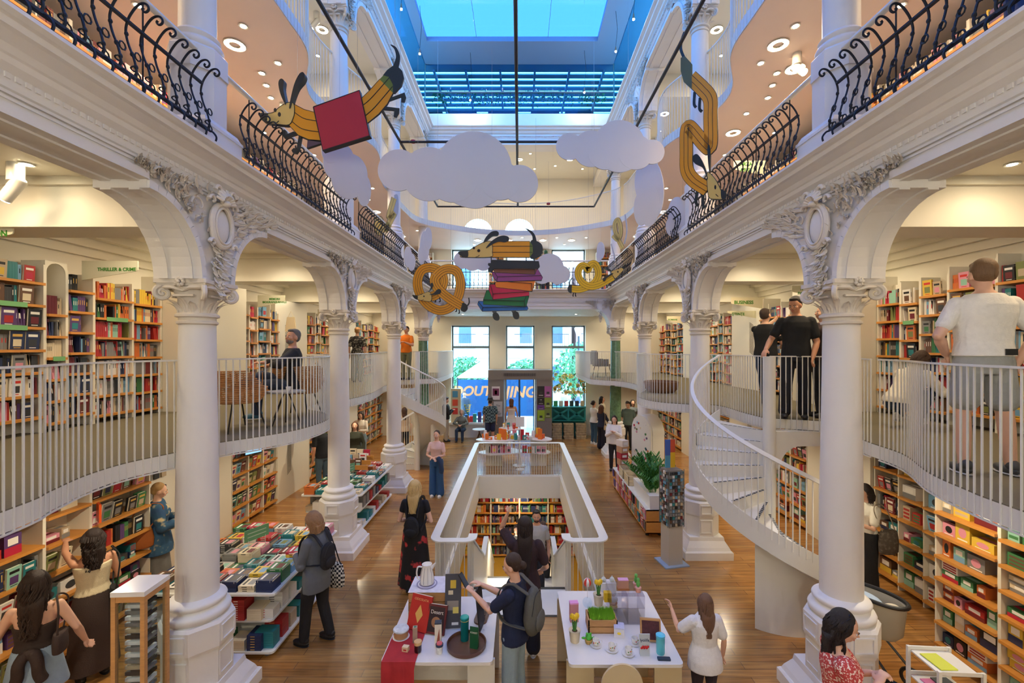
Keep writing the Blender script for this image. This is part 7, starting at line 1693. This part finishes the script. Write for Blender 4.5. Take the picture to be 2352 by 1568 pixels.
t=item('monitor','dark-framed screen with blue picture standing in the left ground floor shelves','monitor',-5.55,9.35,1.48,68); q=MB(); q.box(-.2,.2,-.012,.012,0,.3,BLK); q.build('frame',t); q=MB(); q.box(-.18,.18,-.015,-.012,.02,.28,mat('screen_blue',(120,170,214),.3,emit=.5)); q.build('screen',t); q=MB(); q.box(-.04,.05,-.017,-.015,.12,.2,C((90,96,106))); q.build('picture',t)
rr_=random.Random(6)
for s,n_,y0,y1 in ((-1,'left',6.6,7.25),(1,'right',6.45,6.8)):
    if s<0:
        q=MB(); q.box(-5.76,-5.72,6.5,7.33,0,2.4,SHW); q.build('pegboard',None,'white peg panel with hanging accessories beside the first left pier','panel')
        for i in range(5):
            for j in range(5):
                o=item('hanging_pack','small dark accessory pack on the left peg panel, column %s, row %s'%(ORD[i],ORD[j]),'packet',-5.70,6.62+.14*i,2.1-.3*j,0); q=MB(); q.box(-.012,.012,-.045,.045,-.16,0,PM[rr_.choice((0,15,8,16,5,17))]); q.build('pack',o); q=MB(); q.tube([(0,0,0),(0,0,.03)],.003,C((150,150,150)),4); q.build('hook',o)
# ---- entrance portal ----
PG=mat('portal_grey',(132,124,118),.6)
t=thing('entrance_portal','taupe grey door portal with posters and air grille in front of the entrance','portal',(0,17.9,0))
for nm,a,b in (('pillar',-1.25,-.62),('pillar',.68,1.30)): q=MB(); q.box(a,b,0,.95,0,2.42,PG); q.build(nm,t)
q=MB(); q.box(-1.25,1.30,-.02,.95,2.42,2.80,PG); q.build('lintel',t)
q=MB()
for k in range(34): q.box(-.62+.038*k,-.605+.038*k,-.03,-.02,2.56,2.68,C((70,66,62)))
q.build('air_grille',t,kind='stuff')
def poster(x0,x1,z0,z1,c,label,stripes=(),y=17.888,txt=None,tc=(240,240,236)):
    o=thing('poster',label,'poster',((x0+x1)/2,y,(z0+z1)/2)); w,h=(x1-x0)/2,(z1-z0)/2; q=MB(); q.box(-w,w,-.004,.004,-h,h,C(c)); q.build('sheet',o)
    for a,b,c0,c1,cc in stripes: q=MB(); q.box(-w+2*w*a,-w+2*w*b,-.006,-.004,-h+2*h*c0,-h+2*h*c1,C(cc)); q.build('print',o)
    if txt: text_loops(txt,h*.36,C(tc),'lettering',o,loc=(0,-.007,h*.45),rot=(R(90),0,0),ext=.001)
poster(-1.1,-.78,1.62,2.15,(224,214,216),'white poster with red and blue picture on the left portal pillar',((.1,.9,.3,.85,(120,50,90)),(.35,.65,.4,.7,(206,50,60))))
poster(-1.02,-.68,.95,1.55,(196,192,188),'large grey notice lettered in dark on the left portal pillar',((.15,.85,.2,.24,(90,90,92)),(.15,.7,.3,.34,(90,90,92)),(.15,.8,.1,.14,(90,90,92))),txt='The',tc=(50,50,52))
for a,b,c,e,col,l,tx in ((.72,1.0,1.72,2.16,(44,40,42),'black poster top left',None),(1.0,1.28,1.72,2.16,(176,100,160),'magenta poster top right',None),(.72,1.0,1.42,1.7,(36,34,38),'black lettered poster in the middle','pop'),(.72,1.0,1.24,1.41,(110,60,150),'purple strip poster in the middle',None),(1.0,1.28,1.3,1.7,(140,160,60),'olive green poster middle right',None),(.72,1.0,.78,1.2,(150,180,50),'lime green poster bottom left',None),(1.0,1.28,.9,1.28,(120,140,70),'dark green poster bottom right',None)):
    poster(a,b,c,e,col,l+' on the right portal pillar',((.2,.8,.15,.2,(230,230,226)),(.3,.7,.3,.5,(60,60,60))),txt=tx)
DBL=mat('door_frame_blue',(60,110,160),.4)
q=MB()
for x in (-.56,-.02,.02,.60): q.box(x-.02,x+.02,18.9,18.95,.0,2.4,DBL)
q.box(-.57,.63,18.9,18.95,2.36,2.42,DBL); o=q.build('door_1',kind='structure')
q=MB(); q.box(-.54,-.04,18.92,18.925,.02,2.36,CLEAR); q.box(.3,.58,18.93,18.935,.02,2.36,CLEAR); q.build('door_glass',o,kind='structure')
# ---- display island with curved shelves in front of the entrance ----
t=item('curved_display_table','white wavy two-level display table of red and orange gifts beyond the stairwell','table',0,14.05,0)
for z,k in ((.85,1),(.45,.95)):
    P=spline([(-1.35*k,-.1,0),(-.9*k,-.42*k,0),(-.35*k,-.3*k,0),(.2*k,-.12*k,0),(.8*k,-.3*k,0),(1.02*k,0,0),(.7*k,.4*k,0),(0,.3*k,0),(-.8*k,.42*k,0)],6,closed=True)
    q=MB(); q.pz([(p.x,p.y) for p in P],z-.03,z,WHT); q.build('shelf',t)
for x_ in (-.8,.6): q=MB(); q.box(x_-.25,x_+.25,-.01,.01,0,.82,STEEL); q.build('support_panel',t)
q=MB(); q.lathe([(.2,0),(.2,.02),(.08,.05),(.03,.3),(.025,.82)],STEEL,24,c=(0,-.0,0)); q.build('pedestal',t)
ri=random.Random(9)
cols=((236,120,40),(244,190,50),(210,60,50),(232,140,150),(230,228,222),(200,40,60),(60,150,150),(226,90,60))
kinds=('candle','box','framed card','mug')
for i in range(30):
    a=ri.uniform(-1.15,.85); b_=ri.uniform(-.2,.2); c=cols[ri.randrange(8) if a>-.2 else ri.choice((0,1,0,4))]; h_=ri.uniform(.1,.3)
    o=item('gift_item','small %s gift object, %s in the cluster on the wavy display table'%({0:'orange',1:'yellow',2:'red',3:'pink',4:'white',5:'crimson',6:'teal',7:'coral'}[cols.index(c)],ordn(i)),'gift',a,14.05+b_,.851,ri.uniform(-30,30),'gifts on the wavy display table')
    q=MB()
    if i%3==0: q.lathe([(.05,0),(.06,h_*.4),(.04,h_*.8),(.0,h_*.82)],C(c,.4),14)
    elif i%3==1: q.box(-.07,.07,-.01,.01,0,h_*1.2,C(c))
    else: q.box(-.06,.06,-.04,.04,0,h_*.7,C(c)); 
    q.build('body',o)
    q=MB(); q.box(-.03,.03,-.045,-.041,h_*.15,h_*.5,WHT); q.build('label',o) if i%3==2 else None
for sgx in (-1,1): fill_row(Matrix.Translation((-.95 if sgx<0 else .05,13.82,.451)),.8,.3,.16,'mixed','%s half, lower level, wavy display table'%('left' if sgx<0 else 'right'),[2,19,10,1])
t=item('sign_holder','white sign sheet on a slim post above the wavy display table','sign',.02,13.6,0); q=MB(); q.lathe([(.13,0),(.12,.02),(.02,.05)],STEEL,20); q.build('base',t); q=MB(); q.tube([(0,0,.04),(0,0,1.3)],.012,STEEL,8); q.build('post',t); q=MB(); q.box(-.13,.13,-.01,.0,1.3,1.6,WHT); q.build('sheet',t)
# round white tables beyond, teal counter, bags, stool, window displays
t=item('round_table','small round white table with gifts nearer the entrance','table',-.35,16.2,0); q=MB(); q.lathe([(.28,0),(.28,.02),(.05,.05),(.035,.75),(.4,.76),(.4,.79),(0,.79)],WHT,32); q.build('body',t)
for i in range(7):
    a=i*.9; o=item('gift_item','small box %s on the round white table by the entrance'%ORD[i],'gift',-.35+.24*cos(a),16.2+.24*sin(a),.791,i*20); q=MB(); q.box(-.06,.06,-.015,.015,0,.16,C(cols[(i*3)%8])); q.build('body',o)
t=item('stool','small round stool with cream seat and crossed wooden legs','stool',-1.6,17.9,0); q=MB(); q.lathe([(.0,.42),(.28,.42),(.28,.45),(0,.45)],WHT,28); q.build('seat',t)
for k in range(3): a=2*pi*k/3+.4; q=MB(); q.tube([(.14*cos(a),.14*sin(a),0),(-.05*cos(a),-.05*sin(a),.42)],.022,WAL,8); q.build('leg',t)
TEAL=mat('teal_planks',(22,134,128),.5)
t=item('teal_counter','teal painted counter with crossed planks under the right window','counter',2.0,18.5,0); 
q=MB(); q.box(-.68,.72,-.2,.3,1.24,1.28,TEAL); q.build('top',t)
for x_ in (-.66,-.0,.68): q=MB(); q.box(x_-.03,x_+.03,-.18,-.12,.72,1.24,TEAL); q.build('post',t)
for s in (0,1):
    for d_ in (-1,1): q=MB(); q.tube([(-.66+.67*s,-.15,.98-d_*.22),(.0+.67*s,-.15,.98+d_*.22)],0,TEAL,sq=(.05,.08)); q.build('cross_plank',t)
q=MB(); q.box(-.68,.72,.2,.28,0,1.24,TEAL); q.build('back',t); q=MB(); q.box(-.68,.72,-.2,.2,.70,.73,TEAL); q.build('lower_board',t)
for i,x_ in enumerate((1.52,2.0,2.5)):
    t=item('burlap_bag_pile','pile of folded black and beige burlap bags under the teal counter, '+('left','middle','right')[i],'bags',x_,18.25,0)
    for k in range(9):
        q=MB(); q.rbox(-.2+ri.uniform(-.02,.02),.2,-.14,.14,.07*k,.07*k+.06,mat('burlap_print',(176,156,120),.9,noise_=.75,scale=9),.03); q.build('folded_bag',t)
for i in range(6):
    o=item('display_book','book standing on the teal counter, %s from the left'%ORD[i],'book',1.5+.22*i,18.55,1.281,ri.uniform(-20,20)); q=MB(); q.box(-.08,.08,-.012,.012,0,.22,C(((70,160,90),(226,214,190),(206,60,60),(50,70,60),(60,60,66),(226,200,150))[i])); q.build('cover',o)
t=item('sunflower_garland','bunch of yellow sunflowers with leaves hanging in the right window','flowers',2.05,18.6,2.15)
for k in range(46):
    a,b_=ri.uniform(-.66,.7),ri.uniform(-.35,.45); yy=ri.uniform(-.08,.08)
    q=MB(); q.M=Matrix.Translation((a,yy,b_))@Matrix.Rotation(ri.uniform(-.5,.5),4,'Z')@Matrix.Rotation(R(90),4,'X')
    for j in range(9): t_=2*pi*j/9; q.ell((.05*cos(t_),.05*sin(t_),0),(.022,.022,.006),C((244,190,20)),6,4)
    q.ell((0,0,.008),.022,C((110,66,30)),8,5); q.build('sunflower',t)
for k in range(24):
    q=MB(); q.M=Matrix.Translation((ri.uniform(-.66,.7),ri.uniform(-.08,.08),ri.uniform(-.4,.45)))@Matrix.Rotation(ri.uniform(0,6),4,'Y'); leaf(q,Matrix.Identity(4),.12,.03,.6,FOL); q.build('leaf',t)
q=MB(); q.tube([(-.7,0,.46),(.74,0,.46)],.008,FOL,5); q.build('string',t)
t=item('window_shelf','cream stand with red framed pictures in the left window','shelf',-2.62,18.55,0); q=MB(); q.box(-.2,.2,-.05,.1,0,2.0,CREAM); q.build('panel',t)
for k,z in enumerate((.95,1.3,1.65)): q=MB(); q.box(-.14,.08,-.06,-.05,z,z+.26,C(((206,60,50),(232,90,60),(90,160,190))[k])); q.build('picture',t)
q=MB(); q.box(-2.95,-1.2,18.35,18.87,.55,.62,WHT); q.build('window_bench',None,'low white window bench along the left window','bench')
q=MB(); q.box(-2.9,-1.25,18.45,18.85,.0,.55,WHT); q.build('bench_base',None,'closed white base panel beneath the left window bench','panel')
for i,(x_,c,h_) in enumerate(((-2.2,(70,130,200),.3),(-2.0,(220,60,70),.24),(-1.85,(60,170,160),.34),(-1.65,(90,70,140),.42),(-1.45,(40,140,80),.2),(-1.3,(226,120,60),.26))):
    o=item('toy_box','colourful toy box on the left window bench, %s from the left'%ORD[i],'toy',x_,18.6,.621); q=MB(); q.box(-.07,.07,-.05,.05,0,h_,C(c)); q.build('box',o)
t=item('vase','orange vase with yellow blossom twigs in the left window','vase',-2.15,18.45,.621+.0); t.location=(-2.1,18.45,.62); q=MB(); q.lathe([(.04,0),(.06,.1),(.03,.25),(.035,.27)],C((226,110,50)),16); q.build('vase',t)
for k in range(12): 
    a=ri.uniform(0,6.28); q=MB(); q.tube([(0,0,.25),(.1*cos(a),.05*sin(a),.5),(.18*cos(a),.08*sin(a),.75)],.004,FOL,4); 
    for j in range(4): q.ell((.05*cos(a)+.04*j*cos(a),.05*sin(a),.45+.09*j),.018,C((244,206,60)),6,4)
    q.build('twig',t)
# ================= STREET OUTSIDE =================
ST=mat('street_paving',(150,152,156),.8,noise_=.15,scale=3)
q=MB(); q.box(-14,14,19.3,44,-.15,-.02,ST); struct('ground_street',q)
FA=mat('facade_white',(222,228,232),.8); FW=mat('facade_window',(70,100,130),.25); FI=mat('facade_iron',(50,60,76),.6)
def house(x0,x1,y,h,m,label,nx,n0=0):
    t=thing('town_house',label,'building',((x0+x1)/2,y,0)); w=(x1-x0)/2; q=MB(); q.box(-w,w,0,6,0,h,m); q.build('wall',t)
    q=MB(); q.box(-w-.1,w+.1,-.3,0,h-.5,h,m); q.box(-w,w,-.15,0,3.0,3.25,m); q.build('cornice',t)
    for i in range(nx):
        cx=-w+(i+.5)*2*w/nx
        for z0,z1 in ((.8,2.6),(3.9,6.3),(7.4,9.4)):
            if z1>h-.4: continue
            q=MB(); q.box(cx-.55,cx+.55,-.06,0,z0,z1,m); q.build('surround',t)
            q=MB(); q.M=XZ; q.pz([(cx-.42,z0+.1)]+[(cx+.42*cos(R(180-a)),z1-.45+.3*sin(R(a))) for a in range(0,181,15)]+[(cx+.42,z0+.1)],.06,.09,FW); q.build('window',t)
        q=MB(); q.box(cx-.8,cx+.8,-.7,0,3.7,3.8,m); q.build('balcony',t)
        q=MB()
        for k in range(12): q.box(cx-.78+.14*k,cx-.76+.14*k,-.68,-.66,3.8,4.6,FI)
        q.box(cx-.8,cx+.8,-.69,-.65,4.58,4.63,FI); q.build('balcony_rail',t)
house(-9,3.6,31,10.5,FA,'white town house with arched windows and balconies across the street',6)
house(3.95,7,30,10,mat('facade_pink',(226,186,186),.8),'pale pink house across the street, right window view',2)
def tree(x,y,z0,r,label):
    t=thing('tree',label,'tree',(x,y,0)); q=MB(); q.tube([(0,0,0),(.1,0,z0*.6),(0,0,z0+r*.3)],0,C((90,72,60)),8,rr=[.12,.09,.05]); q.build('trunk',t)
    q=MB(); rt=random.Random(int(x*10)); 
    for k in range(1500):
        d_=V((rt.gauss(0,1),rt.gauss(0,1),rt.gauss(0,1))).normalized()*r*rt.random()**.4; p=d_+V((0,0,z0+r*.7)); s_=.12
        a=V((rt.uniform(-1,1),rt.uniform(-1,1),rt.uniform(-1,1))).normalized()*s_; b_=a.orthogonal().normalized()*s_*.6
        q.add([p-a,p+b_,p+a,p-b_],[(0,1,2,3)],FOL2)
    q.build('foliage',t)
tree(3.6,25.5,1.2,1.7,'leafy street tree seen in the right window'); tree(-3.1,26,1.0,1.3,'low leafy tree seen in the left window'); tree(.3,26.4,1.0,1.2,'leafy tree seen in the middle window')
t=item('cafe_parasol','large white cafe parasol outside the left window','parasol',-1.9,22.2,0); q=MB(); q.lathe([(1.5,2.25),(1.5,2.3),(.05,3.0)],WHT,4,ph=pi/4); q.build('canopy',t); q=MB(); q.tube([(0,0,0),(0,0,3)],.03,C((120,100,80)),8); q.build('pole',t)
t=item('street_banner','blue banner with large slanted orange letters outside the entrance','banner',-.3,21.0,0)
q=MB(); q.box(-2.6,1.6,-.01,.01,.5,2.2,C((24,96,168),.7)); q.build('fabric',t)
text_loops('DOUT A',.62,C((240,160,110)),'lettering',t,loc=(-1.65,-.013,1.65),rot=(R(90),0,0),ext=.002,bold=.02,shear=.2); text_loops('JING',.72,C((240,160,110)),'lettering',t,loc=(.35,-.013,1.6),rot=(R(90),0,0),ext=.002,bold=.02,shear=.2)
for sx in (-2.6,1.6): q=MB(); q.tube([(sx,0,0),(sx,0,2.3)],.03,FI,8); q.build('post',t)
for i,(x_,y_,c) in enumerate(((2.2,21.5,(214,226,238)),(2.75,20.9,(90,110,150)),(-2.5,20.4,(60,80,110)))):
    person('passer-by outside the %s window, %s of the three'%('right' if i<2 else 'left',ORD[i]),x_,y_,0,90*i,1.7,i%2,'light',top=dict(c=c,sleeve=.5,name='top'),bottom=dict(kind='trousers',c=(60,70,90)),hair=dict(style='short',c=(60,44,36)),vox=.02)
t=item('street_lamp','grey iron street lamp in the right window view','street lamp',3.1,23.5,0); q=MB(); q.tube([(0,0,0),(0,0,4.6)],.05,FI,8); q.build('pole',t); q=MB(); q.lathe([(.08,4.3),(.2,4.6),(.22,4.7),(.05,4.9)],WHT,8); q.build('lantern',t)
# restaurant silhouettes behind the attic glass
for i,x_ in enumerate((-3.2,-2.0,-.6,.9,2.1)):
    t=item('rooftop_table','dark rooftop cafe table behind the attic glass, %s from the left'%ORD[i],'table',x_,16.0,11.58); q=MB(); q.box(-.5,.5,-.3,.3,.35,.4,C((40,56,70))); q.box(-.05,.05,-.05,.05,0,.35,C((40,56,70))); q.build('body',t)
t=item('hanging_plants','trailing plants along the rooftop glass railing','plants',0,15.45,12.3); q=MB()
for k in range(900):
    p=V((ri.uniform(-3,3),ri.uniform(-.08,.08),ri.uniform(-.3,.3)*abs(sin(k)))); a=V((ri.uniform(-1,1),ri.uniform(-1,1),ri.uniform(-1,1))).normalized()*.05; b_=a.orthogonal()*.6; q.add([p-a,p+b_,p+a,p-b_],[(0,1,2,3)],FOL)
q.build('leaves',t,kind='stuff')
# ================= LAMPS =================
WARM=(1,.84,.6)
RING=MB()
def ring_mesh():
    mb=MB(); n=28
    vs=[];fs=[]
    for r in (.072,.122):
        for j in range(n): t=2*pi*j/n; vs.append((r*cos(t),r*sin(t),-.012))
    for j in range(n): fs.append((j,(j+1)%n,n+(j+1)%n,n+j))
    mb.add(vs,fs,RINGE); return mb.mesh('glow_ring')
def rim_mesh():
    mb=MB(); mb.tube([(.13*cos(2*pi*k/24),.13*sin(2*pi*k/24),-.006) for k in range(24)],.009,STEEL,6,closed=True); mb.lathe([(.064,-.0105),(.125,-.0105),(.125,-.001),(.064,-.001),(.064,-.0105)],STEEL,28); mb.f=mb.f[:-2]; mb.m=mb.m[:-2]; mb.s=mb.s[:-2]; return mb.mesh('rim')
def spot_mesh():
    mb=MB(); mb.lathe([(.0,-.006),(.035,-.006),(.036,-.004)],mat('spot_glow',(255,244,214),.5,emit=30),14); return mb.mesh('lens')
def srim_mesh():
    mb=MB(); mb.lathe([(.036,-.004),(.055,-.008),(.06,0),(.036,0)],STEEL,14); return mb.mesh('trim_ring')
RG,RM,SG,SR=ring_mesh(),rim_mesh(),spot_mesh(),srim_mesh()
def plight(x,y,z,e,parent=None,r=.05,color=WARM,cone=None):
    l=bpy.data.lights.new('lamp_light','SPOT' if cone else 'POINT'); l.energy=e*1.15; l.color=color; l.shadow_soft_size=r
    if cone: l.spot_size=R(cone); l.spot_blend=.6
    o=bpy.data.objects.new('lamp_light',l); COL.objects.link(o); o.location=(x,y,z)
    if parent is not None: o.parent=parent; o.location=(0,0,z)
    return o
def ring_lamp(x,y,z,e,where,s=1.0):
    t=thing('ring_lamp','round white ring lamp glowing '+where,'ceiling lamp',(x,y,z),0,'ring lamps '+where)
    a=put('glow_ring',RG,t); b=put('rim',RM,t)
    if s!=1: t.scale=(s,s,1)
def spot_lamp(x,y,z,e,where):
    t=thing('recessed_spotlight','small round recessed spotlight shining '+where,'ceiling light',(x,y,z),0,'recessed spotlights '+where)
    put('lens',SG,t); put('trim_ring',SR,t)
    if e: plight(0,0,-.05,e,t,.03,cone=150)
side={-1:'left',1:'right'}
for s in (-1,1):
    for i,y in enumerate((2.6,6.4,10.0,13.6,17.2)):
        w='in the %s gallery ceiling, %s arch bay'%(side[s],('nearest','second','third','fourth','last')[i])
        ring_lamp(s*4.6,y if i else 3.55,5.35,26,w)
        for dx,dy in ((.7,.9),(-.6,1.0),(.1,-.9)):
            if i: spot_lamp(s*(4.7+dx),y+dy,5.355,7,w)
    spot_lamp(s*4.45,4.05,5.355,1,'beside the ring lamp in the nearest %s gallery bay'%side[s])
    # beneath the mezzanines
    for i,y in enumerate((2.5,4.9,7.2,9.6,12.0,14.4,17.0)):
        spot_lamp(s*4.35,y,2.49,17,'under the %s mezzanine, over the ground floor shelves'%side[s])
    # peach ceiling
    w='in the peach ceiling over the %s upper gallery'%side[s]
    for x,y in ((4.6,4.3),(3.87 if s<0 else 3.52,6.1),(4.9 if s<0 else 4.07,6.62),(4.1,8.6),(4.35,10.8),(4.35,13.6),(4.35,16.6)): ring_lamp(s*x,y,7.82,20,w)
    for x,y in ((4.6,5.4),(3.54,5.75),(3.87,6.74),(3.5,6.5),(3.98,7.05),(4.1,7.4),(4.0,7.9),(3.9,9.2),(4.4,9.6),(4.9,8.6),(3.8,11.6),(4.2,12.5),(4.0,14.6),(3.6,15.8)): spot_lamp(s*x,y,7.82,3,w)
    w='in the top ceiling above the %s upper mezzanine'%side[s]
    for y in (6.4,10.0,13.6,17.0): ring_lamp(s*4.4,y,10.79,24,w)
    for x,y in ((3.8,5.6),(4.8,7.3),(4.0,9.0),(4.9,10.9),(3.9,12.8),(4.6,14.7),(5.3,9.4),(5.0,12.2)): spot_lamp(s*x,y,10.79,4,w)
for x in (-1.6,-.4,.9,2.0):
    ring_lamp(x,17.2,7.82,10,'under the curved end balcony')
    spot_lamp(x+.5,16.8,7.82,2,'under the curved end balcony'); spot_lamp(x-.2,17.9,7.82,2,'under the curved end balcony')
for x in (-1.9,0,1.9):
    ring_lamp(x,16.9,10.79,20,'in the coffered ceiling above the end balcony',.9)
    for dx,dy in ((.4,-.6),(-.5,.5),(.6,.8)): spot_lamp(x+dx,17+dy,10.79,3,'in the coffered ceiling above the end balcony')
for x in (-2.2,2.2): spot_lamp(x,17.4,4.995,30,'in the ceiling by the street windows')
for x,y in ((-2.6,11),(2.6,11),(0,13.6),(-3.4,8),(3.4,8),(-.4,10.5)):
    spot_lamp(x,y,-.51,26,'in the basement ceiling')

for i,(x,y) in enumerate(((-2.95,11.2),(-2.8,12.6),(2.8,11.0),(2.75,12.8),(2.1,14.5),(-1.6,14.6))): plight(x,y,13.3-1.2-.2*(i%3),7,None,.04,color=(1,.95,.88))

for i,x in enumerate((-2.4,-1.2,0,1.2,2.4)): plight(x,-1.75,4.72,19,None,.06,color=(1,.93,.82))  # added fill light for the unseen row behind the camera
for x in (-2,0,2):  # upper row of added fill lamps, out of view
    plight(x,-1.75,10.6,6,None,.06,color=(1,.93,.82)); spot_lamp(x,-1.9,10.79,0,'as added fill, unseen in the ceiling behind the camera')
flush_books()
flush_remesh()
